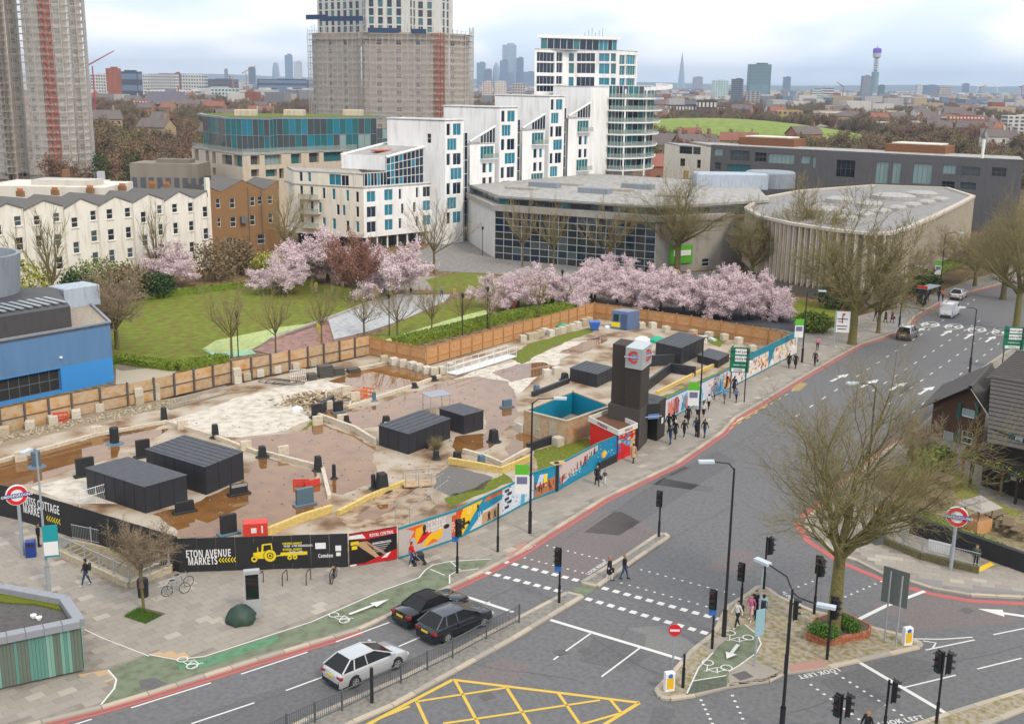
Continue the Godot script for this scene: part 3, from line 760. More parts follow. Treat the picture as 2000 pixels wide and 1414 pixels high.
	var wet:=[pp([-41.73,-84.88,-39.13,-88.31,-37.18,-90.84,-35,-93.81,-33.73,-94.62,-30,-95.55,-30.43,-92.57,-31.05,-91.13,-32.69,-90.5,-31.75,-87.73,-33.59,-85.73,-35.05,-83.24,-36.2,-81.22,-39.49,-79.97]),
		pp([-23.61,-73.96,-25.13,-75.45,-23.09,-77.44,-22.23,-78.84,-20.38,-82.69,-20.73,-86.68,-20.53,-88.23,-17.96,-86.8,-15.48,-84.8,-14.05,-81.02,-13.23,-77.83,-12.84,-76.52,-15.4,-73.71,-17.16,-72.08,-20.48,-71.51,-22.06,-71.27]),
		pp([-23.39,-92.33,-20.73,-94.2,-18.65,-94.89,-17.3,-98.04,-13.67,-94.39,-11.22,-90.93,-11.42,-87.73,-10.49,-85.5,-10.58,-82.3,-11.49,-81.46,-12.34,-79.88,-13.24,-80.28,-14.62,-84.47,-18.28,-88.46,-20.7,-89.95]),
		pp([-17.85,-101.29,-16.77,-102.88,-14.65,-101.45,-10.07,-108.52,-6.32,-113.93,-3.47,-115.58,-0.5,-113.64,0.65,-107.77,0.54,-100.71,-0.59,-96.67,-1.42,-92.5,-2.25,-90.8,-4.12,-89.63,-5.09,-91.77,-4.72,-94.66,-2.25,-95.68,-2.33,-102.42,-5.81,-104.68,-7.75,-103.17,-11.8,-97.36,-13.49,-96.35,-16.43,-97.77]),
		pp([-18.82,-112.61,-16.27,-117.02,-13.24,-120.14,-8.92,-116.79,-6.98,-116.03,-10.24,-110.46,-13.22,-109.51,-16.54,-111.31]),
		pp([-2.16,-117.18,0.56,-120.97,3.39,-122.08,4.74,-120.29,2.71,-115.93,0.03,-113.67]),pp([5.25,-126.61,7.19,-130.38,10.94,-136.51,11.9,-135.12,9.53,-129.47,7.57,-126.25]),pp([-35.81,-94.22,-34.28,-96.26,-30.9,-97.05,-31.33,-95.49,-33.96,-92.69]),pp([-0.55,-92.26,0.99,-96.44,2.75,-93.85,1.47,-90.29,0.11,-88.89]),pp([-11.04,-75.41,-9.53,-77.98,-8.23,-78.03,-9.18,-74.99])]
	for i in wet.size():
		mark_poly("puddle",ragged(wet[i],0.4,0.35,40+i),water,0.131,floor_)
	for i in 6:
		var q: PackedVector2Array=[pp([-4.84,-79.22,-2.22,-82.65,-0.48,-85.08,0.13,-83.33,-2.16,-80.41,-4.3,-77.67]),pp([2.04,-90.99,4.02,-92.47,6.78,-94.77,7.45,-92.92,3.85,-87.76,2.15,-85.2]),pp([-0.01,-123.79,1.78,-131.12,9.64,-140.94,10.13,-138.52,4.78,-130.23,1.12,-121]),pp([23.34,-133.61,24.86,-137.14,26.16,-134.92,24.42,-130.94]),pp([-19.06,-93.54,-17.68,-100.29,-16.59,-98.71,-17.79,-95.08]),pp([14.71,-108.53,17.16,-111.57,24.17,-121.44,24.85,-120.55,16.49,-106.76])][i]
		mark_poly("turf_patch",ragged(q,0.5,0.4,60+i),mat("turf_patch"),0.127,floor_)
	for q in [[pl([-41.34,-84.9,-38.15,-89.43,-35.7,-93.05,-30.81,-97.21,-25.5,-93.24,-20.98,-89.13,-19.9,-88.78],0.12),0.3,"cream_render"],[pl([-19.9,-88.78,-15.83,-86.14,-14.8,-85.07,-13.29,-78.88],0.12),0.3,"cream_render"],[pl([-17.55,-99.48,-13.7,-95.58,-11.44,-92.04],0.12),0.5,"cream_render"],[pl([-15.39,-102.61,-10.46,-110.05,-7.45,-114.92],0.12),0.3,"cream_render"],[pl([-16.4,-71.75,-14.48,-74.5,-12.7,-76.33],0.12),0.55,"yellow_edge"],[pl([-12.17,-75.75,-10.4,-79,-8.08,-82.29],0.12),0.35,"yellow_edge"],[pl([-4.97,-87.37,-2.74,-86.34,-0.72,-85.19,1.49,-88.17],0.12),0.5,"yellow_edge"],[pl([-3.93,-90.18,-1.98,-88.54,-0.7,-86.93,1.61,-90.97,3.52,-93.02],0.12),0.35,"cream_render"],[pl([14.45,-109.27,19.36,-117.1,24.89,-125.31],0.12),0.35,"yellow_edge"],[pl([-16.96,-104.1,-17.78,-100.29],0.12),0.9,"dark_clad"],[pl([-25.31,-108.85,-27.94,-107.18,-31.79,-101.59],0.12),0.12,"rubble"],[pl([2.06,-107.85,5.83,-113.37],0.12),0.5,"dark_clad"],[pl([13.52,-110.58,17.01,-118.29,19.43,-116.89],0.12),1.05,"dark_clad"],[pl([14.67,-120.87,17.84,-122],0.12),1.2,"dark_clad"],[pl([1.39,-90.69,3.52,-93.02],0.12),0.7,"dark_clad"],[pl([-20.2,-114.62,-15.44,-119.09,-11.96,-123.07],0.12),0.15,"cream_render"]]:
		var w:=MB.new()
		w.bar(q[0],0.3,0.1,0.12+q[1])
		part(floor_,"upstand_wall",w,mat(q[2]))
	for q in pl([-39.14,-86.37,-35.59,-93.34,-28.85,-95.61,-21.96,-89.9,-18.63,-88.71,-15.08,-105.64,-17.17,-102.34,-15.18,-97.99,-17.29,-97.41,-16.24,-107.81,-10.72,-95.88],0.12):
		var w:=MB.new()
		w.block(Vector3.ZERO,V(0.9,0.85,0.28),0.03,Basis(Vector3.UP,0.5))
		part(floor_,"wall_stub",w,mat("cream_render"),q)
	var dc:=mat("dark_clad")
	var dr:=mat("dark_roof")
	var hg:="black clad boxes over the site shafts"
	hut("shaft_box","long low black clad box nearest the Swiss Cottage Market hoarding",V(-25.74,0.12,-75.52),V(-23.51,0.12,-78.15),V(-31.25,0.12,-79.33),1.95,dc,dr,0,hg)
	hut("shaft_box","black clad box with battened roof standing in the brown puddle, left side",V(-22.48,0.12,-79.36),V(-20.54,0.12,-83.03),V(-28.08,0.12,-83.3),2.15,dc,dr,7,hg)
	hut("shaft_box","black clad box with battened roof in the middle of the site",V(-8.46,0.12,-89.43),V(-5.26,0.12,-94.05),V(-11.14,0.12,-91.77),1.75,dc,dr,5,hg)
	hut("shaft_box","smaller black box beside the grey canopy in the middle puddle",V(-4.16,0.12,-95.14),V(-2.46,0.12,-96.89),V(-6.4,0.12,-97.32),1.7,dc,dr,0,hg)
	hut("shaft_box","black clad box left of the tall station tower",V(8.61,0.12,-111.7),V(10.48,0.12,-114.88),V(6.02,0.12,-114.21),1.35,dc,dr,6,hg)
	hut("shaft_box","tallest black clad box behind the station tower near the red barriers",V(18.55,0.12,-121.8),V(21.98,0.12,-127.39),V(16.11,0.12,-124.53),1.9,dc,dr,6,hg)
	hut("shaft_box","lowest flat black box near the mural and timber fence",V(22.46,0.12,-120.64),V(24.27,0.12,-123.81),V(20.61,0.12,-123.11),0.85,dc,dr,0,hg)
	var t:=thing("canopy","grey flat canopy on thin posts above the middle puddle","canopy",V(-7.05,0.12,-102.86),0.55)
	one(t,"roof_sheet",mat("canopy",0.30,0.31,0.36,0.5),"box",[V(0,1.55,0),V(2.3,0.06,1.9)])
	for s in [[-1,-1],[1,-1],[1,1],[-1,1]]:
		one(t,"post",mat("galv"),"tube",[V(s[0]*1.0,0,s[1]*0.8),V(s[0]*1.0,1.52,s[1]*0.8),0.035,0.035])
	for q in [[V(-33.3,0.12,-91.16),1.45,0.75,0,"round black vent with blue sheeting at its foot, behind the black boxes"],[V(-31.09,0.12,-97.67),1.35,0.5,1,"tapered black vent at the pale upstand corner near the board fence"],[V(-25.37,0.12,-93.24),1.2,0.5,1,"black vent on the upstand right of the pale dry floor corner"],[V(-37.38,0.12,-85.07),1.35,0.7,0,"round grey wrapped vent behind the leftmost lamp post"],[V(-20.24,0.12,-88.24),0.95,0.55,1,"short black vent on the upstand right of the battened box"],[V(-15.18,0.12,-85.18),1.2,0.5,1,"black vent at the bend of the pale upstand in the puddle"],[V(-13.64,0.12,-83.33),1.15,0.3,0,"thin black pipe standing alone in the middle puddle"],[V(-10.33,0.12,-81.18),1.15,0.35,0,"slim black pipe beside the wide vent near the yellow edge"],[V(-9.64,0.12,-80.87),1.4,0.75,1,"wide black vent near the yellow edge of the slab"],[V(-14.88,0.12,-98.16),0.75,0.5,1,"squat black vent left of the middle box, on the upstand"],[V(-11.23,0.12,-98.02),0.75,0.55,1,"squat black vent just behind the middle box"],[V(-1.48,0.12,-93.21),1.1,0.65,1,"tapered black vent right of the smaller black box"],[V(-6.07,0.12,-88.36),0.75,0.4,1,"low black vent in front of the middle box, left of two"],[V(-4.35,0.12,-88.17),0.75,0.55,1,"low black vent in front of the middle box, right of two"],[V(-2.36,0.12,-87.23),0.8,0.5,1,"blue wrapped stub on the yellow edged corner"],[V(-7.03,0.12,-91.13),0.5,0.12,0,"black bollard in front of the middle box"],[V(-8.05,0.12,-113.63),0.5,0.5,1,"small black stub beside the white ramp foot"],[V(-9.8,0.12,-110.68),0.5,0.45,1,"small dark stub on the upstand left of the white ramp"],[V(-13.25,0.12,-105.56),0.9,0.4,0,"blue grey stub beside the orange barriers"],[V(2.48,0.12,-109.01),0.9,0.5,1,"blue wrapped stub behind the blue lined pit"],[V(5.51,0.12,-114.6),0.75,0.6,1,"black stub left of the box by the station tower"],[V(-9.98,0.12,-91.41),1.0,0.32,0,"blue pipe against the middle black box"]]:
		var o:=thing("vent_stub",q[4],"vent",q[0],0.5,"vent stubs on the site slab")
		var w: float=q[2]
		var h: float=q[1]
		var blue: bool="blue" in q[4] or "grey wrapped" in q[4]
		b=MB.new()
		if q[3]==0: b.lathe(Vector3.ZERO,[Vector2(w*0.5,0),Vector2(w*0.5,h*0.94),Vector2(w*0.44,h),Vector2(0,h)],14)
		else:
			b.lathe(Vector3.ZERO,[Vector2(w*0.78,0),Vector2(w*0.6,h*0.95),Vector2(w*0.52,h),Vector2(0,h)],4,Basis(Vector3.UP,PI/4))
		part(o,"shaft",b,mat("blue_wrap") if blue and not "black" in q[4] else mat("felt"))
		b=MB.new()
		b.lathe(Vector3.ZERO,[Vector2(w*1.1,0),Vector2(w*0.95,0.06),Vector2(w*0.62,0.14),Vector2(w*0.5,0.14)],10)
		part(o,"foot_sheeting",b,mat("blue_wrap") if blue else mat("felt"))
	for q in [[V(-32.79,0.12,-83.1),1.5,1.35,"black upright panel left of the long low black box"],[V(-29.83,0.12,-87.81),1.5,1.1,"black upright panel left of the battened box"],[V(-20.11,0.12,-79.57),0.85,1.3,"low black panel with a silver strip at the battened box corner"],[V(-23.07,0.12,-75.82),0.85,1.3,"low black panel with peeling foil at the long box corner"],[V(-18.99,0.12,-71.92),1.45,1.1,"black upright panel in blue sheeting behind the Eton Avenue hoarding"],[V(-14.86,0.12,-77.56),1.35,1.3,"blue grey wrapped panel standing in the puddle"],[V(-0.42,0.12,-103.9),0.8,0.95,"slanted blue grey panel right of the smaller black box"],[V(-16.06,0.12,-101.38),1.1,0.9,"dark blue panel on the upstand by the rubble pile"],[V(-17.76,0.12,-99.63),1.3,0.9,"dark panel at the corner of the rubble pile"]]:
		var o:=thing("upright_panel",q[3],"panel",q[0],0.6,"upright panels on the site slab")
		one(o,"panel_body",mat("blue_wrap") if "blue grey" in q[3] else mat("felt"),"block",[Vector3.ZERO,V(q[2],q[1],0.28),0.03])
		one(o,"foot_sheeting",mat("blue_wrap") if "blue" in q[3] else mat("felt"),"block",[Vector3.ZERO,V(q[2]+0.4,0.16,0.6),0.05])
		if "silver" in q[3]:
			one(o,"foil_strip",mat("galv"),"box",[V(0,q[1]-0.1,0.16),V(q[2]-0.1,0.22,0.02)])
	make_fences()
	make_site_clutter()
	make_station()
func make_fences() -> void:
	var line:=pl([-47.88,-89.11,-43.99,-93.68,-39.78,-98.85,-34.15,-104.63,-28.48,-111.65,-21.96,-118.48,-16.1,-124.78],0.12)
	var o:=thing("board_fence","stained beige and ochre board fence with dark posts along the park side","fence",line[0])
	var b: MB
	var r:=RandomNumberGenerator.new(); r.seed=5
	for i in line.size()-1:
		var a: Vector3=line[i]
		var e: Vector3=line[i+1]
		var n:=maxi(1,roundi(a.distance_to(e)/2.4))
		var bs:=frame3(a,e)
		for j in n:
			var p: Vector3=a.lerp(e,(j+0.5)/n)-line[0]
			var L:=a.distance_to(e)/n
			for row in 2:
				b=MB.new(); b.box(Vector3.ZERO,V(L-0.03,1.04,0.05),bs)
				part(o,"board",b,mat(["board_a","board_b"][r.randi() % 2]),p+V(0,0.54+row*1.06,r.randf_range(-0.02,0.02)))
			b=MB.new(); b.block(Vector3.ZERO,V(0.16,2.3,0.16),0.02,bs)
			part(o,"post",b,mat("post_dark"),a.lerp(e,float(j)/n)-line[0]+bs.z*-0.13*-1.0)
			b=MB.new(); b.box(Vector3.ZERO,V(L,0.09,0.06),bs)
			part(o,"rail",b,mat("post_dark"),p+V(0,1.07,0)+bs.z*0.06)
	var runs:=[[pl([-15.98,-124.79,-9.38,-119.91],0.12),"short run of pale timber fence joining the board fence"],[pl([-9.32,-119.91,10.66,-147.49],0.12),"long timber fence between the park path and the white ramp"],[pl([10.8,-147.5,22.35,-139.35,30.41,-132.14,32.6,-128.05],0.12),"timber fence along the pink blossom trees ending at the mural"]]
	for run in runs:
		var ln: Array=run[0]
		o=thing("timber_fence",run[1],"fence",ln[0],0.0,"timber fence round the far half of the site")
		for i in ln.size()-1:
			var a: Vector3=ln[i]
			var e: Vector3=ln[i+1]
			var n:=maxi(1,roundi(a.distance_to(e)/2.0))
			var bs:=frame3(a,e)
			for j in n:
				var L:=a.distance_to(e)/n
				b=MB.new()
				for q in 12:
					b.box(V(0,1.0,0)+bs.x*(q-5.5)*L/12.0,V(L/12.0-0.012,1.94+0.03*(q % 2),0.025),bs)
				part(o,"plank_panel",b,mat("timber"),a.lerp(e,(j+0.5)/n)-ln[0])
				b=MB.new(); b.block(Vector3.ZERO,V(0.11,2.15,0.11),0.01,bs)
				part(o,"post",b,mat("timber_dark"),a.lerp(e,float(j)/n)-ln[0]+bs.z*0.07)
				for hh in [0.75,1.95]:
					b=MB.new(); b.box(Vector3.ZERO,V(L,0.09,0.05),bs)
					part(o,"rail",b,mat("timber_dark"),a.lerp(e,(j+0.5)/n)-ln[0]+V(0,hh,0)+bs.z*0.045)
	o=thing("black_hoarding","black hoarding reading SWISS COTTAGE MARKET beside the station stairs","hoarding",V(-34.18,0.12,-74.03))
	panels(o,V(-34.18,0.12,-74.03),V(-20.59,0.12,-65.8),2.35,mat("hoard_black"),1.22)
	var bs2:=frame3(V(-34.18,0.12,-74.03),V(-20.59,0.12,-65.8))
	var wtx:=mat("white_print",0.72,0.72,0.72,0.6)
	var ytx:=mat("yellow_print",0.75,0.62,0.02,0.6)
	flat_text(o,"SWISS COTTAGE",bs2.x*2.75+V(0,1.68,0)+bs2.z*0.06,bs2.x,Vector3.UP,0.85,wtx,true,"lettering",0.62)
	flat_text(o,"MARKET",bs2.x*1.85+V(0,1.05,0)+bs2.z*0.06,bs2.x,Vector3.UP,0.85,wtx,true,"lettering",0.62)
	flat_text(o,"<<<<<<",bs2.x*4.0+V(0,0.85,0)+bs2.z*0.06,bs2.x,Vector3.UP,0.9,ytx,true,"chevrons",0.5)
	o=thing("poster_hoarding","dark hoarding with teal figure poster and magenta strip at the left edge","hoarding",V(-42.01,0.12,-77.41))
	panels(o,V(-42.01,0.12,-77.41),V(-34.21,0.12,-74.03),2.35,mat("hoard_black"),1.22)
	var im:=Image.create(128,128,false,Image.FORMAT_RGB8)
	im.fill(Color(0.03,0.2,0.28))
	poly_fill(im,[20,118,30,50,60,20,78,60,100,118],Color(0.1,0.62,0.72))
	poly_fill(im,[48,30,60,10,72,30,60,42],Color(0.75,0.75,0.75))
	im.fill_rect(Rect2i(0,104,128,24),Color(0.82,0.1,0.5))
	print_on(o,V(-37.47,0.12,-75.56),V(-34.32,0.12,-74.12),0.35,2.0,im,V(-42.01,0.12,-77.41),"poster")
	o=thing("black_hoarding","black hoarding with yellow tractor reading ETON AVENUE MARKETS","hoarding",V(-20.57,0.12,-65.73))
	var A:=V(-20.57,0.12,-65.73)
	var B:=V(-10.19,0.12,-66.94)
	panels(o,A,B,2.25,mat("hoard_black"),1.22)
	var bs:=frame3(A,B)
	flat_text(o,"ETON AVENUE",bs.x*1.85+V(0,1.22,0)+bs.z*0.06,bs.x,Vector3.UP,0.68,wtx,true,"lettering",0.6)
	flat_text(o,"MARKETS",bs.x*1.48+V(0,0.72,0)+bs.z*0.06,bs.x,Vector3.UP,0.68,wtx,true,"lettering",0.6)
	flat_text(o,"<<<<<<",bs.x*2.98+V(0,0.74,0)+bs.z*0.06,bs.x,Vector3.UP,0.72,ytx,true,"chevrons",0.45)
	im=tractor_image()
	print_on(o,A.lerp(B,0.42),A.lerp(B,0.76),0.35,1.85,im,A,"tractor_print")
	for q in [["FARMERS MARKET",7.0,1.72,0.2,ytx],["10 AM - 4 PM WEDNESDAYS",7.35,1.55,0.2,wtx],["GENERAL MARKET",7.0,1.32,0.2,ytx],["10 AM - 6 PM",7.2,1.14,0.2,wtx],["Camden",9.05,0.82,0.34,wtx]]:
		flat_text(o,q[0],bs.x*q[1]+V(0,q[2],0)+bs.z*0.06,bs.x,Vector3.UP,q[3],q[4],true,"lettering",0.7)
	one(o,"white_notice",wtx,"box",[bs.x*8.75+V(0,1.5,0)+bs.z*0.055,V(0.65,0.4,0.012),bs])
	one(o,"white_notice",wtx,"box",[bs.x*9.85+V(0,1.3,0)+bs.z*0.055,V(0.36,0.36,0.012),bs])
	one(o,"white_notice",wtx,"box",[bs.x*9.85+V(0,0.9,0)+bs.z*0.055,V(0.28,0.24,0.012),bs])
	A=V(-10.11,0.12,-66.86)
	B=V(-7.24,0.12,-68.24)
	o=thing("red_hoarding","red and black ROYAL CENTRAL hoarding panel left of the mural","hoarding",A)
	panels(o,A,B,2.25,mat("hoard_black"),1.2)
	bs=frame3(A,B)
	im=Image.create(192,144,false,Image.FORMAT_RGB8)
	im.fill(Color(0.07,0.06,0.06))
	poly_fill(im,[20,40,60,40,120,118,105,122],Color(0.75,0.6,0.45))
	poly_fill(im,[60,42,70,40,150,110,140,114],Color(0.7,0.5,0.4))
	poly_fill(im,[0,0,192,0,192,26,60,34,0,14],Color(0.78,0.05,0.09))
	poly_fill(im,[0,6,52,6,66,26,0,22],Color(0.9,0.9,0.9))
	poly_fill(im,[0,144,0,134,60,138,192,96,192,144],Color(0.78,0.05,0.09))
	poly_fill(im,[128,128,150,110,168,104,150,128],Color(0.92,0.92,0.92))
	im.fill_rect(Rect2i(2,136,26,8),Color(0.9,0.9,0.9))
	im.fill_rect(Rect2i(6,34,32,16),Color(0.9,0.75,0.1))
	im.fill_rect(Rect2i(10,54,22,16),Color(0.9,0.8,0.1))
	for i in 5: im.fill_rect(Rect2i(96,58+i*9,74-i*8,3),Color(0.75,0.75,0.75))
	print_on(o,A,B,0.03,2.2,im,A,"advert_print")
	flat_text(o,"ROYAL CENTRAL",bs.x*2.15+V(0,1.95,0)+bs.z*0.07,bs.x,Vector3.UP,0.3,wtx,true,"lettering",0.7)
	flat_text(o,"MARKETING SUITE",bs.x*2.15+V(0,1.36,0)+bs.z*0.07,bs.x,Vector3.UP,0.2,wtx,true,"lettering",0.7)
	mural_fences()
func panels(o: Node3D,a: Vector3,e: Vector3,h: float,m: Material,w: float) -> void:
	var n:=maxi(1,roundi(a.distance_to(e)/w))
	var bs:=frame3(a,e)
	for j in n:
		var b:=MB.new()
		b.box(V(0,h*0.5,0),V(a.distance_to(e)/n-0.012,h-0.03*(j % 2),0.05),bs)
		part(o,"hoarding_board",b,m,a.lerp(e,(j+0.5)/n)-o.position)
		b=MB.new()
		b.block(Vector3.ZERO,V(0.1,h-0.1,0.1),0.01,bs)
		part(o,"post",b,mat("timber_dark"),a.lerp(e,(j+0.5)/n)-o.position-bs.z*0.09)
func poly_fill(im: Image,p: Array,c: Color) -> void:
	var n:=p.size()/2
	var y0:=1e9
	var y1:=-1e9
	for i in n:
		y0=minf(y0,p[i*2+1]); y1=maxf(y1,p[i*2+1])
	for y in range(maxi(0,int(y0)),mini(im.get_height(),int(y1)+1)):
		var xs:=[]
		for i in n:
			var ax: float=p[i*2]
			var ay: float=p[i*2+1]
			var bx: float=p[(i*2+2) % p.size()]
			var by: float=p[(i*2+3) % p.size()]
			var yy:=y+0.5
			if (ay <= yy) != (by <= yy): xs.append(ax+(bx-ax)*(yy-ay)/(by-ay))
		xs.sort()
		for i in range(0,xs.size()-1,2):
			var x0:=maxi(0,int(xs[i]))
			var x1:=mini(im.get_width(),int(xs[i+1])+1)
			if x1>x0: im.fill_rect(Rect2i(x0,y,x1-x0,1),c)
func disc(im: Image,x: float,y: float,r: float,c: Color) -> void:
	var p:=[]
	for i in 20: p.append_array([x+cos(TAU*i/20)*r,y+sin(TAU*i/20)*r])
	poly_fill(im,p,c)
func tractor_image() -> Image:
	var im:=Image.create(384,150,false,Image.FORMAT_RGB8)
	var k:=Color(0.13,0.13,0.14)
	var y:=Color(0.93,0.82,0.08)
	im.fill(k)
	poly_fill(im,[20,70,75,62,80,14,145,8,152,70,152,110,20,110],y)
	poly_fill(im,[88,60,92,22,138,18,142,58],k)
	poly_fill(im,[48,66,48,34,54,34,54,66],y)
	disc(im,132,92,44,k); disc(im,132,92,40,y); disc(im,132,92,22,k); disc(im,132,92,16,y); disc(im,132,92,8,k)
	disc(im,26,112,22,k); disc(im,26,112,20,y); disc(im,26,112,9,k)
	poly_fill(im,[170,92,200,88,205,72,380,70,380,92,200,96,170,98],y)
	disc(im,262,108,15,y); disc(im,262,108,6,k); disc(im,298,106,15,y); disc(im,298,106,6,k)
	return im
func print_on(o: Node3D,a: Vector3,e: Vector3,y0: float,y1: float,im: Image,org: Vector3,called: String,front:=0.032) -> void:
	im.generate_mipmaps()
	var m:=StandardMaterial3D.new()
	m.albedo_texture=ImageTexture.create_from_image(im)
	m.albedo_color=Color(0.93,0.93,0.93)
	m.roughness=0.55
	var bs:=frame3(a,e)
	var q:=bs.z*front
	var b:=MB.new()
	b.print_quad(a+V(0,y1,0)+q-org,e+V(0,y1,0)+q-org,e+V(0,y0,0)+q-org,a+V(0,y0,0)+q-org)
	part(o,called,b,m)
func scribble_text(im: Image,x: int,y: int,w: int,rows: int,s: int,c: Color,r: RandomNumberGenerator) -> void:
	for j in rows:
		var xx:=x
		while xx<x+w:
			var l:=s
			if r.randf()<0.8:
				im.fill_rect(Rect2i(xx,y+j*s*2,1+s/4,s+s/3),c)
				if r.randf()<0.7: im.fill_rect(Rect2i(xx,y+j*s*2,s-s/4,1+s/5),c)
				if r.randf()<0.6: im.fill_rect(Rect2i(xx+s-s/2,y+j*s*2,1+s/4,s+s/3),c)
			xx += l+s/3
func figure(im: Image,x: float,y: float,h: float,c: Color,skin: Color,r: RandomNumberGenerator) -> void:
	disc(im,x,y-h*0.9,h*0.09,skin)
	poly_fill(im,[x-h*0.13,y-h*0.8,x+h*0.13,y-h*0.8,x+h*0.09,y-h*0.42,x-h*0.09,y-h*0.42],c)
	var s:=r.randf_range(-0.14,0.14)*h
	poly_fill(im,[x-h*0.09,y-h*0.44,x,y-h*0.44,x-s,y,x-s-h*0.07,y],c.darkened(0.4))
	poly_fill(im,[x,y-h*0.44,x+h*0.09,y-h*0.44,x+s+h*0.07,y,x+s,y],c.darkened(0.4))
func mural_fences() -> void:
	var r:=RandomNumberGenerator.new()
	r.seed=90
	var grey:=Color(0.76,0.72,0.70)
	var teal:=Color(0.06,0.55,0.70)
	var imgs:=[]
	var im:=Image.create(256,160,false,Image.FORMAT_RGB8)
	im.fill(grey)
	poly_fill(im,[30,12,110,14,80,50,105,120,60,70,35,110,70,40],Color(0.93,0.36,0.09))
	poly_fill(im,[75,30,112,26,96,88,84,130,70,80],Color(0.95,0.72,0.06))
	poly_fill(im,[78,120,108,60,150,74,100,122],Color(0.85,0.08,0.06))
	poly_fill(im,[100,150,130,92,196,72,196,120,150,142],Color(0.96,0.74,0.05))
	poly_fill(im,[120,150,150,118,176,140],Color(0.9,0.45,0.1))
	figure(im,112,80,62,Color(0.16,0.13,0.13),Color(0.35,0.22,0.17),r)
	scribble_text(im,130,10,74,4,9,Color(0.93,0.92,0.91),r)
	poly_fill(im,[190,150,196,90,226,86,238,150],Color(0.72,0.71,0.76))
	disc(im,212,72,13,Color(0.13,0.09,0.09))
	im.fill_rect(Rect2i(236,20,20,140),Color(0.80,0.34,0.10))
	scribble_text(im,238,60,16,4,8,Color(0.95,0.9,0.85),r)
	imgs.append([im,V(-7.14,0.12,-68.25),V(-3.62,0.12,-71.6),"mural fence length with orange and yellow bolts on grey, next to the red panel"])
	im=Image.create(256,160,false,Image.FORMAT_RGB8)
	im.fill(Color(0.86,0.84,0.82))
	poly_fill(im,[0,0,40,0,10,110,0,130],Color(0.88,0.3,0.08))
	poly_fill(im,[40,0,150,0,95,70,35,160,0,160,0,125],Color(0.97,0.78,0.05))
	poly_fill(im,[150,0,256,20,256,60,150,80,70,160,35,160,95,70],teal)
	poly_fill(im,[170,0,256,0,256,24,150,26],Color(0.88,0.42,0.08))
	poly_fill(im,[200,0,256,0,256,12],Color(0.85,0.12,0.08))
	figure(im,40,130,70,Color(0.2,0.13,0.08),Color(0.2,0.12,0.08),r)
	poly_fill(im,[24,130,30,96,70,92,74,128,62,108,40,110],Color(0.16,0.1,0.07))
	figure(im,118,62,42,Color(0.1,0.12,0.16),Color(0.25,0.15,0.12),r)
	scribble_text(im,60,14,44,3,7,Color(0.97,0.95,0.85),r)
	scribble_text(im,120,74,44,3,7,Color(0.95,0.95,0.95),r)
	im.fill_rect(Rect2i(140,92,90,66),Color(0.78,0.62,0.46))
	figure(im,180,156,58,Color(0.12,0.1,0.09),Color(0.2,0.14,0.1),r)
	figure(im,214,156,50,Color(0.3,0.26,0.24),Color(0.4,0.28,0.22),r)
	imgs.append([im,V(-3.62,0.12,-71.6),V(-0.57,0.12,-75.91),"mural fence length with yellow and teal diagonals behind the signal"])
	im=Image.create(192,160,false,Image.FORMAT_RGB8)
	im.fill(Color(0.84,0.87,0.91))
	for i in 60: disc(im,r.randf()*192,r.randf()*160,r.randf_range(1,5),[teal,Color(0.7,0.78,0.9),Color(0.2,0.3,0.5),Color(0.95,0.95,0.97)][r.randi() % 4])
	for i in 5: im.fill_rect(Rect2i(14+i % 2*16,14+i*26,26,18),Color(0.2,0.19,0.24))
	poly_fill(im,[80,10,112,4,100,60],Color(0.95,0.75,0.1))
	poly_fill(im,[110,160,120,40,140,30,136,160],Color(0.35,0.68,0.82))
	imgs.append([im,V(-0.57,0.12,-75.91),V(1.7,0.12,-79.38),"pale mural fence length with dark block letters near the green banner lamp post"])
	im=Image.create(192,160,false,Image.FORMAT_RGB8)
	im.fill(teal)
	poly_fill(im,[20,90,50,20,120,30,110,100],Color(0.8,0.84,0.92))
	poly_fill(im,[0,160,20,96,80,80,192,60,192,150,60,160],Color(0.72,0.47,0.31))
	for i in 14: figure(im,r.randf()*190,150-r.randf()*40,r.randf_range(30,60),[Color(0.6,0.2,0.12),Color(0.5,0.3,0.2),Color(0.85,0.7,0.5),Color(0.2,0.12,0.12)][r.randi() % 4],Color(0.4,0.24,0.17),r)
	poly_fill(im,[88,30,112,26,116,80,84,84],Color(0.97,0.86,0.12))
	disc(im,160,140,10,Color(0.88,0.2,0.1))
	imgs.append([im,V(1.74,0.12,-79.38),V(3.38,0.12,-81.07),"mural fence length with brown crowd and yellow dancer on teal"])
	im=Image.create(320,160,false,Image.FORMAT_RGB8)
	im.fill(teal)
	poly_fill(im,[10,6,320,0,320,40,20,150],Color(0.83,0.76,0.74))
	for i in 34:
		var x:=r.randf()*300+10
		figure(im,x,40+(300-x)*0.3+r.randf()*30,r.randf_range(24,44),[Color(0.6,0.4,0.32),Color(0.4,0.55,0.66),Color(0.75,0.3,0.25),Color(0.85,0.72,0.62),Color(0.35,0.22,0.2)][r.randi() % 5],Color(0.6,0.42,0.33),r)
	figure(im,214,110,76,Color(0.70,0.12,0.2),Color(0.5,0.3,0.25),r)
	figure(im,36,152,66,Color(0.68,0.14,0.14),Color(0.3,0.3,0.4),r)
	scribble_text(im,110,100,70,2,9,Color(0.85,0.93,0.96),r)
	imgs.append([im,V(3.54,0.12,-81.3),V(6.93,0.12,-86.63),"mural fence length with pale crowd over teal beside the walking parent and child"])
	im=Image.create(192,160,false,Image.FORMAT_RGB8)
	im.fill(Color(0.05,0.52,0.70))
	disc(im,64,90,26,Color(0.95,0.66,0.1)); disc(im,70,84,16,Color(0.96,0.8,0.2))
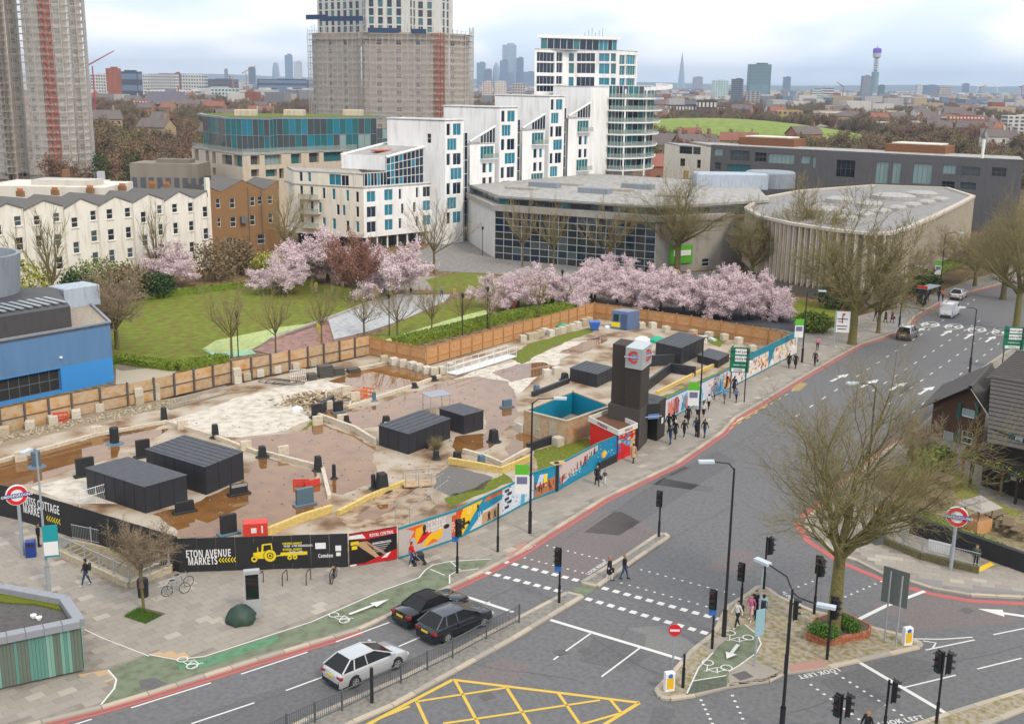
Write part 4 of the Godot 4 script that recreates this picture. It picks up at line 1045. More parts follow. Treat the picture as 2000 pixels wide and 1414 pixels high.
	for i in 40: disc(im,r.randf()*192,r.randf()*160,r.randf_range(1,5),[Color(0.2,0.72,0.85),Color(0.1,0.4,0.6),Color(0.92,0.55,0.2),Color(0.8,0.9,0.95)][r.randi() % 4])
	imgs.append([im,V(6.93,0.12,-86.63),V(8.67,0.12,-88.75),"short teal mural length with a yellow splash beside the red kiosk"])
	im=Image.create(384,128,false,Image.FORMAT_RGB8)
	im.fill(Color(0.86,0.85,0.90))
	for q in [[10,30,Color(0.78,0.3,0.2)],[40,24,Color(0.5,0.1,0.12)],[66,40,teal],[100,16,Color(0.6,0.12,0.14)],[130,20,Color(0.85,0.7,0.3)],[150,30,teal],[250,60,teal],[300,30,Color(0.9,0.5,0.15)],[340,24,Color(0.7,0.75,0.85)]]:
		for i in 12:
			var x: float=q[0]+r.randf()*q[1]
			var tp:=10+r.randf()*70
			var lean:=r.randf_range(-14,14)
			poly_fill(im,[x,124.0,x+lean*0.4,(tp+124)*0.5,x+lean,tp,x+lean+2+r.randf()*5,tp+6,x+lean*0.4+3+r.randf()*8,(tp+124)*0.5,x+3+r.randf()*5,124.0],(q[2] as Color).lightened(r.randf()*0.5))
	for i in 40: disc(im,200+r.randf()*184,r.randf()*70,r.randf_range(1,6),[Color(0.9,0.5,0.15),Color(0.8,0.25,0.12),Color(0.93,0.8,0.4),Color(0.95,0.95,0.97)][r.randi() % 4])
	imgs.append([im,V(14.05,0.12,-100.07),V(23.28,0.12,-113.73),"lilac white mural fence length with brush strokes right of the station entrance"])
	im=Image.create(384,128,false,Image.FORMAT_RGB8)
	im.fill(Color(0.90,0.87,0.84))
	for i in 120:
		var x:=r.randf()*384
		var y:=20+r.randf()*108
		var c: Color=[Color(0.93,0.55,0.12),Color(0.95,0.78,0.25),Color(0.35,0.62,0.75),Color(0.8,0.22,0.12),Color(0.55,0.58,0.62),Color(0.97,0.97,0.97)][r.randi() % 6]
		poly_fill(im,[x,y,x+r.randf_range(2,9),y-r.randf_range(8,40),x+r.randf_range(6,16),y],c)
	poly_fill(im,[190,128,186,0,230,0],Color(0.05,0.5,0.66))
	imgs.append([im,V(23.28,0.12,-113.73),V(32.84,0.12,-128.07),"white and orange mural fence length under the green road sign, far end"])
	for i in imgs.size():
		var a: Vector3=imgs[i][1]
		var e: Vector3=imgs[i][2]
		var o:=thing("mural_fence",imgs[i][3],"hoarding",a,0.0,"painted mural fence along the pavement")
		panels(o,a,e,2.15,mat("board_b"),2.4)
		print_on(o,a,e,0.14,2.05,imgs[i][0],a,"mural_print")
		var bs:=frame3(a,e)
		var L:=a.distance_to(e)
		var tall:=0.7 if i==7 else 0.14
		for q in [[2.1+tall*0.5-0.07,tall],[0.07,0.14]]:
			var b:=MB.new()
			b.box((e-a)*0.5+V(0,q[0],0)+bs.z*0.03,V(L,q[1],0.09),bs)
			part(o,"teal_rail",b,mat("teal"))
	var px:=thing("gate_post","black gate post dividing the mural fence near the parent and child","post",V(3.46,0.12,-81.19))
	var b2:=MB.new(); b2.block(Vector3.ZERO,V(0.3,2.35,0.25),0.02,Basis(Vector3.UP,0.5)); part(px,"shaft",b2,mat("felt"))
	b2=MB.new(); b2.box(V(0.1,2.2,-0.2),V(1.1,0.06,0.7),Basis(Vector3.UP,0.5)); part(px,"capping_board",b2,mat("board_a"))
	var pw:=thing("plinth_wall","dark ribbed plinth wall below the teal mural by the kiosk","wall",V(7.07,0.12,-86.27))
	b2=MB.new(); b2.bar([Vector3.ZERO,V(8.64,0.12,-88.36)-V(7.07,0.12,-86.27)],0.14,0.0,0.6); part(pw,"wall_face",b2,mat("felt"))
func make_site_clutter() -> void:
	var b: MB
	var proto:=[]
	for m in ["block_a","block_b","block_c"]:
		b=MB.new(); b.block(Vector3.ZERO,V(0.78,0.78,0.78),0.05)
		proto.append([b.mesh(),mat(m)])
	var r:=RandomNumberGenerator.new(); r.seed=31
	for run in [[pl([-43.4,-93.12,-41.97,-94.97,-40.64,-96.57,-39.3,-98.55,-38.05,-100.76,-35.25,-103.5,-34.12,-105,-33.05,-106.71,-32.59,-108.07,-27.87,-111.48,-27.23,-112.75,-26.2,-114.28,-24.72,-115.87,-23.1,-117.29,-21.53,-119.19,-20.18,-121.13,-18.97,-122.4],0.12),"%s pale concrete block from the left along the board fence"],
		[pl([-14,-121.03,-12.85,-120.16,-11.77,-119.31,-10.7,-118.46,-9.91,-117.61,-9.01,-116.56,-8.17,-116.17,-7.45,-116.65,-6.57,-118.25],0.12),"%s concrete block from the board fence at the timber fence corner"],
		[pl([1.25,-132.45,2.05,-133.62,2.74,-134.23,3.32,-135.42,3.91,-136.62,4.7,-135.8,5.48,-136.73,6.15,-137.66,6.82,-138.6,7.51,-139.56,8.22,-140.84,9.17,-142.79,9.82,-143.8],0.12),"%s concrete block from the white ramp along the long timber fence"],
		[pl([16.33,-141.08,17.76,-141.18,19.15,-138.83,22.25,-136.97,24.03,-135.92,25.72,-134.89,27.11,-133.02,27.91,-128.79],0.12),"%s concrete block right of the blue cabin along the timber fence"],
		[pl([3.68,-115.99,4.74,-116.92],0.12),"%s loose concrete block on the floor left of the station tower"],
		[pl([0.99,-96.29,2.55,-95.01,4.02,-92.47],0.12),"%s concrete block in front of the blue lined pit"]]:
		for i in run[0].size():
			var k:=r.randi() % 3
			var o:=part(self,"concrete_block",proto[k][0],proto[k][1],run[0][i])
			o.rotation.y=0.5+r.randf_range(-0.25,0.25)
			tag(o,run[1] % NTH[i],"block","concrete blocks on the site")
	var st:=0
	for q in pl([-35.25,-103.5,-34.12,-105,-32.59,-108.07,-27.87,-111.48],0.12):
		var o:=part(self,"concrete_block",proto[2 if st % 2 else 0][0],proto[st % 3][1],q+V(0,0.785,0))
		o.rotation.y=0.55
		tag(o,"concrete block on top of another by the board fence, %s stack from the left" % NTH[st],"block","concrete blocks on the site")
		st += 1
	var F:=V(14.42,0.12,-139.42)
	var R:=V(15.97,0.12,-140.75)
	var L:=V(12.46,0.12,-140.51)
	var t:=thing("site_cabin","blue steel site cabin with a yellow notice by the far fence corner","cabin",F)
	var bl:=mat("cabin_blue",0.13,0.20,0.36,0.5,"patch",2.0)
	var e:=R-F
	var g:=L-F
	one(t,"body",bl,"prism",[PackedVector2Array([Vector2(0,0),Vector2(e.x,e.z),Vector2(e.x+g.x,e.z+g.z),Vector2(g.x,g.z)]),0.0,2.3])
	one(t,"roof",mat("cabin_roof",0.22,0.27,0.38,0.5,"patch",2.0),"prism",[PackedVector2Array([Vector2(0,0),Vector2(e.x,e.z),Vector2(e.x+g.x,e.z+g.z),Vector2(g.x,g.z)]),2.305,2.4])
	var bs:=frame3(g,Vector3.ZERO)
	one(t,"door",mat("cabin_door",0.05,0.09,0.2,0.5),"box",[g*0.25+V(0,1.05,0)+bs.z*0.03,V(0.85,1.95,0.05),bs])
	one(t,"window",glass("glass_dark",0.02,0.03,0.04),"box",[g*0.72+V(0,1.5,0)+bs.z*0.03,V(0.7,0.9,0.05),bs])
	one(t,"yellow_notice",mat("yellow_print"),"box",[g*0.72+V(0,0.62,0)+bs.z*0.04,V(1.2,0.6,0.03),bs])
	for i in 8:
		one(t,"side_rib",bl,"box",[e*((i+0.5)/8.0)+V(0,1.15,0)-g.normalized()*0.015,V(0.1,2.1,0.03),frame3(Vector3.ZERO,e)])
	t=thing("blue_bin","blue plastic bin in front of the far concrete blocks","bin",V(10.26,0.12,-139.44),0.2)
	one(t,"tub",mat("bin_blue",0.03,0.13,0.5,0.45),"lathe",[Vector3.ZERO,[Vector2(0.55,0.15),Vector2(0.85,1.05),Vector2(0.9,1.1),Vector2(0.0,1.12)],4,Basis(Vector3.UP,PI/4)])
	for s in [-0.4,0.4]:
		one(t,"wheel",mat("rubber",0.02,0.02,0.02,0.8),"lathe",[V(s,0.09,0.35),[Vector2(0.0,-0.05),Vector2(0.09,-0.05),Vector2(0.09,0.05),Vector2(0,0.05)],10])
	var n:=0
	for q in [[V(6.39,0.12,-140.4),0.9,"green"],[V(7.89,0.12,-142.07),0.6,"green"],[V(15.6,0.12,-133.11),1.0,"white"],[V(12.05,0.12,-141.1),0.45,"white"],[V(-19.95,0.12,-101.86),0.6,"white"],[V(17.45,0.12,-133.23),1.0,"green"]]:
		b=MB.new()
		var prof:=[Vector2(q[1],0),Vector2(q[1]*0.95,q[1]*0.35),Vector2(q[1]*0.6,q[1]*0.6),Vector2(q[1]*0.2,q[1]*0.7),Vector2(0,q[1]*0.7)]
		b.lathe(Vector3.ZERO,prof,9)
		for i in b.v.size(): b.v[i] += V(sin(b.v[i].x*9.0),0.5*sin(b.v[i].z*7.0),cos(b.v[i].y*8.0))*0.06
		var o:=part(self,"sheeted_heap",b,mat("net_green",0.02,0.36,0.22,0.7) if q[2]=="green" else mat("sack_white",0.72,0.74,0.76,0.6),q[0])
		tag(o,["green netting heaped on the concrete blocks by the timber fence","small green heap beside the netting near the fence corner","white domed bag behind the station tower","white sack left of the blue site cabin","white sack at the edge of the rubble pile","green sheeted heap right of the white domed bag"][n],"heap")
		n += 1
	var a:=V(-6.32,0.12,-115.85)
	var z:=V(-0.01,0.12,-124.53)
	t=thing("steel_ramp","white steel ramp with railings lying in front of the timber fence","ramp",a)
	bs=frame3(a,z)
	var ln:=a.distance_to(z)
	var wm:=mat("white_metal")
	one(t,"deck",wm,"box",[bs.x*ln*0.5+V(0,0.15,0),V(ln,0.12,1.3),bs])
	for sd in [-0.6,0.6]:
		for i in 9:
			one(t,"baluster",wm,"tube",[bs.x*ln*i/8.0+bs.z*sd+V(0,0.2,0),bs.x*ln*i/8.0+bs.z*sd+V(0,1.25,0),0.03,0.03])
		for hh in [0.7,1.25]:
			one(t,"handrail",wm,"tube",[bs.x*0.0+bs.z*sd+V(0,hh,0),bs.x*ln+bs.z*sd+V(0,hh,0),0.035,0.035])
		b=MB.new()
		for i in 40: b.tube(bs.x*ln*i/40.0+bs.z*sd+V(0,0.2,0),bs.x*ln*(i+1)/40.0+bs.z*sd+V(0,0.7,0),0.012,0.012,3)
		part(t,"mesh_infill",b,wm)
	a=V(-30.74,0.12,-76.42)
	z=V(-28.34,0.12,-79.66)
	t=thing("white_railing","white mesh railing behind the Swiss Cottage Market hoarding","railing",a)
	bs=frame3(a,z); ln=a.distance_to(z)
	for i in 4:
		one(t,"post",wm,"tube",[bs.x*ln*i/3.0,bs.x*ln*i/3.0+V(0,1.2,0),0.03,0.03])
	for hh in [0.65,1.2]:
		one(t,"rail",wm,"tube",[V(0,hh,0),bs.x*ln+V(0,hh,0),0.03,0.03])
	b=MB.new()
	for i in 26: b.tube(bs.x*ln*i/26.0+V(0,0.1,0),bs.x*ln*minf(1.0,(i+2)/26.0)+V(0,1.2,0),0.012,0.012,3)
	part(t,"mesh_infill",b,wm)
	n=0
	for q in [[V(-14.54,0.12,-106.03),"orange",0.3],[V(-13.9,0.12,-106.81),"orange",-0.4],[V(-15.86,0.12,-81.62),"red",0.1],[V(-14.99,0.12,-81.54),"red",0.7],[V(-40.05,0.12,-96.91),"red",0.5],[V(21.48,0.12,-133.49),"red",0.2],[V(22.71,0.12,-132.74),"white",0.4]]:
		t=thing("plastic_barrier",["orange plastic barrier by the rubble pile, left of two","orange plastic barrier by the rubble pile, right of two","red plastic barrier fallen in the puddle, left of two","red plastic barrier fallen in the puddle, right of two","red plastic barrier leaning at the board fence","red barrier behind the tallest black box","white barrier behind the tallest black box"][n],"barrier",q[0],q[2],"plastic barriers on the site")
		var pm:=mat("orange_plastic") if q[1]=="orange" else (mat("red_plastic") if q[1]=="red" else wm)
		var low:=0.5 if n in [2,3] else 1.0
		for i in 3:
			one(t,"bar",pm,"box",[V(0,(0.15+i*0.38)*low,0),V(1.25,0.16,0.05)])
		for s in [-0.6,-0.2,0.2,0.6]:
			one(t,"upright",pm,"box",[V(s,0.5*low,0),V(0.07,1.0*low,0.06)])
		for s in [-0.5,0.5]:
			one(t,"foot",pm,"box",[V(s,0.03,0),V(0.08,0.06,0.6)])
		n += 1
	t=thing("red_box","red steel box with white signs behind the Eton Avenue hoarding","box",V(-17.08,0.12,-71.54),0.2)
	one(t,"casing",mat("red_plastic"),"block",[Vector3.ZERO,V(1.6,1.15,0.9),0.04])
	one(t,"white_mark",wm,"box",[V(0.45,0.7,0.46),V(0.1,0.5,0.02)])
	one(t,"white_mark",wm,"box",[V(-0.1,0.65,0.46),V(0.35,0.35,0.02)])
	b=MB.new()
	r.seed=44
	for i in 420:
		var c:=V(-18.66,0.12,-104.91)+V(r.randfn(0,1.9),0,r.randfn(0,1.3))
		var hgt:=maxf(0.05,0.75*exp(-Vector2(c.x--18.73,c.z--105.33).length_squared()/5.0))*r.randf()
		b.col=[Color(0.30,0.22,0.13),Color(0.42,0.33,0.2),Color(0.22,0.16,0.1),Color(0.55,0.48,0.38)][r.randi() % 4]
		b.box(c+V(0,hgt,0),V(r.randf_range(0.2,1.3),0.07,0.14),Basis.from_euler(V(r.randfn(0,0.2),r.randf()*TAU,r.randfn(0,0.25))))
	solo("rubble_heap",b,vmat("rubble_bits"),"brown heap of broken timber and rubble on the pale floor","rubble","","stuff")
	b=MB.new()
	for i in 700:
		var q:=V(-43.24,0.12,-91.97).lerp(V(-31.64,0.12,-104.4),r.randf())+V(r.randfn(0,0.3),0,r.randfn(0,0.6))
		var s:=r.randf_range(0.06,0.22)
		b.col=[Color(0.35,0.29,0.2),Color(0.45,0.38,0.28),Color(0.25,0.2,0.14)][r.randi() % 3]
		b.box(q+V(0,s*0.25,0),V(s,s*0.6,s*0.8),Basis.from_euler(V(r.randf(),r.randf()*TAU,r.randf())))
	solo("stone_rubble",b,vmat("rubble_bits"),"loose stones and rubble in a strip below the board fence","rubble","","stuff")
	b=MB.new()
	for i in 900:
		var q:=V(-41.68,0.12,-90.36).lerp(V(9.64,0.12,-140.94),r.randf()).lerp(V(-21.16,0.12,-67.91).lerp(V(8.72,0.12,-91.3),r.randf()),pow(r.randf(),0.8))
		var s:=r.randf_range(0.03,0.11)
		b.col=[Color(0.30,0.25,0.19),Color(0.38,0.33,0.26),Color(0.2,0.16,0.12)][r.randi() % 3]
		b.box(q+V(0,s*0.2,0),V(s*1.5,s*0.5,s),Basis.from_euler(V(r.randf()*0.4,r.randf()*TAU,0)))
	solo("site_grit",b,vmat("rubble_bits"),"scattered grit and stones across the site floor","rubble","","stuff")
	n=0
	for q in [[V(-19.38,0.12,-114.46),1.3,1.5],[V(-18.19,0.12,-115.38),0.8,1.2],[V(-16.75,0.12,-116.55),0.6,1.3],[V(-20.62,0.12,-113.33),0.7,0.9]]:
		t=thing("pallet_stack",["tallest stack of dark pallets by the board fence","dark crate stack right of the tallest pallets","low dark stack nearest the timber fence corner","small dark stack left of the tallest pallets"][n],"pallets",q[0],0.45,"dark stacks by the board fence")
		for i in int(q[1]/0.16):
			one(t,"pallet",mat("pallet",0.10,0.09,0.08,0.9,"fine",0.7),"box",[V(r.randf_range(-0.04,0.04),0.08+i*0.16,0),V(q[2],0.12,1.0)])
		n += 1
	t=thing("white_mesh_panel","white mesh panel leaning by the dark pallet stacks","panel",V(-21.73,0.12,-112.24),0.5)
	b=MB.new()
	for i in 9: b.tube(V(-0.8+i*0.2,0.05,0),V(-0.8+i*0.2,1.2,-0.3),0.02,0.02,4)
	part(t,"bars",b,wm)
	b=MB.new()
	for q in [0.05,0.6,1.2]: b.tube(V(-0.85,q,-0.3*q/1.2),V(0.85,q,-0.3*q/1.2),0.03,0.03,4)
	part(t,"frame",b,wm)
	n=0
	for q in [pl([-7.91,-73.8,-5.21,-80.28],0.12),pl([-6.82,-72.74,-4.58,-79.23],0.12)]:
		t=thing("mesh_fence",["sagging wire mesh fence section left of the grey gravel","second wire mesh fence section nearer the mural"][n],"fence",q[0])
		bs=frame3(q[0],q[1]); ln=q[0].distance_to(q[1])
		one(t,"frame",mat("galv"),"pipe",[[Vector3.ZERO,V(0,1.7,0),bs.x*ln+V(0,1.5,0),bs.x*ln],0.025,5])
		b=MB.new()
		for i in 22: b.tube(bs.x*ln*i/22.0+V(0,0.05,0),bs.x*ln*(i+0.6)/22.0+V(0,1.55,0),0.008,0.008,3)
		part(t,"wires",b,mat("galv"))
		n += 1
	t=thing("scaffold_rail","galvanised pipe railing beside the board fence rubble","railing",V(-31.55,0.12,-101.6))
	bs=frame3(V(-31.55,0.12,-101.6),V(-27.85,0.12,-106.81))
	for i in 5:
		one(t,"post",mat("galv"),"tube",[bs.x*i*1.6,bs.x*i*1.6+V(0,1.0,0),0.035,0.035])
	for hh in [0.45,0.95]:
		one(t,"rail",mat("galv"),"tube",[V(0,hh,0),bs.x*6.4+V(0,hh,0),0.03,0.03])
	t=thing("plank_bridge","small timber bridge with pipe rails at the yellow edge","bridge",V(-7.09,0.12,-82.1),0.25)
	one(t,"deck",mat("board_b"),"box",[V(0,0.15,0),V(2.2,0.08,1.3)])
	for s in [-1.0,0.0,1.0]:
		for w in [-0.6,0.6]:
			one(t,"post",mat("galv"),"tube",[V(s,0.15,w),V(s,1.15,w),0.03,0.03])
	for w in [-0.6,0.6]:
		one(t,"rail",mat("galv"),"tube",[V(-1.1,1.12,w),V(1.6,1.12,w),0.03,0.03])
	b=MB.new()
	for k2 in 3:
		var c:=V(-24.13,0.12,-111.69)+V(k2*0.8,0.15,k2*0.3)
		for i in 14: b.tube(c+V(cos(i*0.5)*1.6,0.05,sin(i*0.5)*0.9),c+V(cos((i+1)*0.5)*1.6,0.05,sin((i+1)*0.5)*0.9),0.04,0.04,5)
	solo("hose",b,mat("rubber"),"black hose coiled on the pale dry floor","hose")
	var wdp:=thing("bush","small twiggy bush against the middle black box","bush",V(-6.22,0.12,-90.62))
	b=MB.new()
	for i in 260:
		var d:=V(r.randfn(0,1),absf(r.randfn(0,1))+0.3,r.randfn(0,1)).normalized()
		var l:=r.randf_range(0.5,1.0)
		b.col=Color(0.22,0.17,0.08).lerp(Color(0.3,0.28,0.12),r.randf())
		b.tube(d*0.1,d*l+V(r.randfn(0,0.1),0.4,r.randfn(0,0.1)),0.012,0.005,3)
	part(wdp,"twigs",b,vmat("twig_tone"))
func make_station() -> void:
	var b: MB
	var r:=RandomNumberGenerator.new(); r.seed=8
	var p:=pl([1.17,-95.84,4.73,-92.79,8.89,-97.75,5.72,-102.49],0.12)
	var t:=thing("lined_pit","open concrete pit with bright blue lining beside the station tower","pit",p[0])
	for i in 4:
		var a: Vector3=p[i]
		var e: Vector3=p[(i+1) % 4]
		var bs:=frame3(a,e)
		var n:=maxi(1,roundi(a.distance_to(e)/0.95))
		var hh:=2.05
		for j in n:
			b=MB.new(); b.block(Vector3.ZERO,V(a.distance_to(e)/n-0.02,hh,0.18),0.02,bs)
			part(t,"wall_panel",b,mat(["board_b","block_b"][r.randi() % 2]),a.lerp(e,(j+0.5)/n)-p[0])
		var mid: Vector3=(p[0]+p[2])*0.5-(a+e)*0.5
		var inn:=bs.z if bs.z.dot(mid)>0 else -bs.z
		b=MB.new(); b.box((a+e)*0.5-p[0]+inn*0.13+V(0,hh*0.5-0.05,0),V(a.distance_to(e)-0.3,hh-0.05,0.04),bs)
		part(t,"blue_lining",b,mat("pit_blue",0.0,0.21,0.33,0.5))
		b=MB.new(); b.box((a+e)*0.5-p[0]+V(0,hh+0.04,0),V(a.distance_to(e),0.07,0.3),bs)
		part(t,"coping",b,mat("block_b"))
	var F:=V(10.69,0.12,-91.25)
	var R:=V(11.69,0.12,-93.69)
	var L:=V(8.33,0.12,-92.96)
	t=thing("station_tower","tall dark brick station tower carrying a glass box with red and blue roundels","tower",F)
	var e:=R-F
	var g:=L-F
	mat("tower_brick",0.055,0.047,0.042,0.8,"brick",0.9)
	mat("tower_grey",0.085,0.08,0.078,0.8,"brick",0.9)
	var top: float=8.75
	one(t,"front_shaft",mat("tower_brick"),"prism",[PackedVector2Array([Vector2(0,0),Vector2(e.x,e.z),Vector2(e.x+g.x*0.5,e.z+g.z*0.5),Vector2(g.x*0.5,g.z*0.5)]),3.6,top-1.75])
	var q:=e.normalized()*0.35
	one(t,"rear_shaft",mat("tower_brick"),"prism",[PackedVector2Array([Vector2(g.x*0.5+q.x,g.z*0.5+q.z),Vector2(e.x+g.x*0.5,e.z+g.z*0.5),Vector2(e.x+g.x,e.z+g.z),Vector2(g.x+q.x,g.z+q.z)]),3.6,top])
	var m:=(e.normalized()+g.normalized())*-0.06
	one(t,"base",mat("tower_grey"),"prism",[PackedVector2Array([Vector2(m.x,m.z),Vector2(e.x*1.06,e.z*1.06),Vector2(e.x+g.x,e.z+g.z)*1.05,Vector2(g.x,g.z)*1.05]),-0.1,3.6])
	for i in 16:
		one(t,"brick_course",mat("tower_brick"),"box",[g*0.25-e.normalized()*0.01+V(0,3.9+i*0.195,0),V(g.length()*0.5,0.06,0.03),frame3(Vector3.ZERO,g)])
	var bx0:=g*-0.04-e.normalized()*0.1
	var ex:=e+e.normalized()*0.2
	var gx:=g*0.56
	b=MB.new(); b.prism(PackedVector2Array([Vector2(bx0.x,bx0.z),Vector2(bx0.x+ex.x,bx0.z+ex.z),Vector2(bx0.x+ex.x+gx.x,bx0.z+ex.z+gx.z),Vector2(bx0.x+gx.x,bx0.z+gx.z)]),top-1.72,top+0.02)
	part(t,"glass_box",b,glass("box_glass",0.36,0.40,0.40,0.1))
	for f in [[bx0,gx,e],[bx0,ex,g]]:
		var bs:=frame3(f[0],f[0]+f[1])
		var out: Vector3=-(f[2] as Vector3).normalized()
		var c: Vector3=f[0]+f[1]*0.5+out*0.05+V(0,top-0.72,0)
		var rr:=minf(0.52,f[1].length()*0.42)
		roundel(t,c,out,rr,false)
	var A:=F+e*1.0
	t=thing("station_entrance","dark tiled station entrance with blue name strip beside the tower","entrance",V(11.65,0.12,-93.68))
	var o0:=V(11.65,0.12,-93.68)
	var o1:=V(12.62,0.12,-94.02)-o0
	var o2:=V(13.49,0.12,-95.68)-o0
	mat("pier",0.03,0.029,0.031,0.5,"brick",0.8)
	var back:=-(o2-o1).cross(Vector3.UP).normalized()
	if back.z>0: back=-back
	var dir:=(o2-o1).normalized()
	var dep:=V(-0.75,0,-0.66)
	one(t,"right_pier",mat("pier"),"prism",[PackedVector2Array([Vector2(o1.x,o1.z),Vector2(o2.x,o2.z),Vector2(o2.x+dep.x*2.5,o2.z+dep.z*2.5),Vector2(o1.x+dep.x*2.5,o1.z+dep.z*2.5)]),-0.1,3.5])
	one(t,"lintel",mat("pier"),"box",[(o1)*0.5+V(-0.3,3.05,-0.4),V(o1.length()+0.3,0.9,1.6),frame3(Vector3.ZERO,o1)])
	one(t,"gate",mat("felt"),"box",[o1*0.5+V(-0.9,1.4,-1.2),V(o1.length()+0.4,2.9,0.1),frame3(Vector3.ZERO,o1)])
	var bsn:=frame3(Vector3.ZERO,o1)
	var sg:=MB.new(); sg.box(o1*0.5+V(0,2.45,0.55),V(o1.length(),0.42,0.08),bsn); part(t,"name_strip",sg,mat("sign_blue",0.10,0.19,0.42,0.4))
	flat_text(t,"SWISS COTTAGE STATION",o1*0.5+V(0,2.45,0.55)+bsn.z*0.045,bsn.x,Vector3.UP,0.13,mat("white_metal"))
	one(t,"white_notice",mat("white_print"),"box",[(o1+o2)*0.5+V(0.02,1.65,0)+V(0.6,0,0.66)*0.08,V(0.4,0.5,0.04),frame3(o1,o2)])
	F=V(8.74,0.12,-88.62)
	R=V(10.32,0.12,-90.55)
	L=V(6.71,0.12,-92.32)
	t=thing("kiosk","red kiosk with white lettered fascia and open roof beside the mural","kiosk",F)
	e=R-F
	g=L-F
	var red:=mat("kiosk_red",0.62,0.012,0.012,0.45)
	one(t,"walls",red,"walls",[PackedVector2Array([Vector2(0,0),Vector2(e.x,e.z),Vector2(e.x+g.x,e.z+g.z),Vector2(g.x,g.z)]),0.0,2.25])
	var mo:=(e.normalized()+g.normalized())*-0.12
	var E2:=e+e.normalized()*0.24
	var G2:=g+g.normalized()*0.24
	var cor:=[mo,mo+E2,mo+E2+G2,mo+G2]
	for i in 4:
		one(t,"fascia",mat("fascia_white",0.68,0.66,0.62,0.7,"patch",1.0),"box",[(cor[i]+cor[(i+1) % 4])*0.5+V(0,2.45,0),V(cor[i].distance_to(cor[(i+1) % 4])+0.1,0.45,0.1),frame3(cor[i],cor[(i+1) % 4])])
	one(t,"roof_deck",mat("kiosk_roof",0.15,0.07,0.035,0.8,"patch",1.0),"flat",[PackedVector2Array([Vector2(mo.x,mo.z),Vector2(cor[1].x,cor[1].z),Vector2(cor[2].x,cor[2].z),Vector2(cor[3].x,cor[3].z)]),2.3])
	var bg:=frame3(g,Vector3.ZERO)
	flat_text(t,"POREDEX",g*0.5+bg.z*0.19+V(0,2.45,0),bg.x,Vector3.UP,0.34,mat("fascia_ink",0.25,0.03,0.03,0.6))
	var be:=frame3(Vector3.ZERO,e)
	flat_text(t,"EN BE CR",e*0.5+be.z*0.19+V(0,2.45,0),be.x,Vector3.UP,0.26,mat("fascia_ink"))
	var im:=Image.create(128,160,false,Image.FORMAT_RGB8)
	im.fill(Color(0.8,0.1,0.1))
	for i in 60:
		var x:=r.randf()*128
		var y:=r.randf()*130
		disc(im,x,y,r.randf_range(4,14),[Color(0.15,0.4,0.75),Color(0.35,0.7,0.9),Color(0.95,0.65,0.1),Color(0.7,0.7,0.72),Color(0.8,0.12,0.2),Color(0.1,0.6,0.65)][r.randi() % 6])
	print_on(t,F,R,0.35,2.15,im,F,"painted_shutter",0.03)
func roundel(o: Node3D,c: Vector3,out: Vector3,rad: float,plate: bool) -> void:
	var x:=Vector3.UP.cross(out).normalized()
	var b:=MB.new()
	if plate:
		for s in [0.0]:
			for i in 24:
				var a:=TAU*i/24
				var d:=TAU*(i+1)/24
				b.tri(c-out*0.04,c-out*0.04+(x*cos(d)+Vector3.UP*sin(d))*rad*1.1,c-out*0.04+(x*cos(a)+Vector3.UP*sin(a))*rad*1.1)
				b.tri(c+out*0.0,c+(x*cos(a)+Vector3.UP*sin(a))*rad*1.08,c+(x*cos(d)+Vector3.UP*sin(d))*rad*1.08)
				b.quad(c+(x*cos(a)+Vector3.UP*sin(a))*rad*1.08,c+(x*cos(d)+Vector3.UP*sin(d))*rad*1.08,c-out*0.16+(x*cos(d)+Vector3.UP*sin(d))*rad*1.08,c-out*0.16+(x*cos(a)+Vector3.UP*sin(a))*rad*1.08)
				b.tri(c-out*0.16,c-out*0.16+(x*cos(d)+Vector3.UP*sin(d))*rad*1.08,c-out*0.16+(x*cos(a)+Vector3.UP*sin(a))*rad*1.08)
		part(o,"sign_case",b,mat("white_metal"))
	b=MB.new()
	for i in 28:
		var a:=TAU*i/28
		var d:=TAU*(i+1)/28
		var ua:=x*cos(a)+Vector3.UP*sin(a)
		var ud:=x*cos(d)+Vector3.UP*sin(d)
		b.quad(c+out*0.03+ua*rad*0.64,c+out*0.03+ua*rad,c+out*0.03+ud*rad,c+out*0.03+ud*rad*0.64)
	part(o,"red_ring",b,mat("roundel_red",0.62,0.015,0.02,0.4))
	b=MB.new()
	b.box(c+out*0.05,V(rad*2.5,rad*0.42,0.03),Basis(x,Vector3.UP,out))
	var bar:=part(o,"blue_bar",b,mat("roundel_blue",0.02,0.035,0.25,0.4))
	flat_text(bar,"UNDERGROUND",c+out*0.075,x,Vector3.UP,rad*0.4,mat("white_print"))
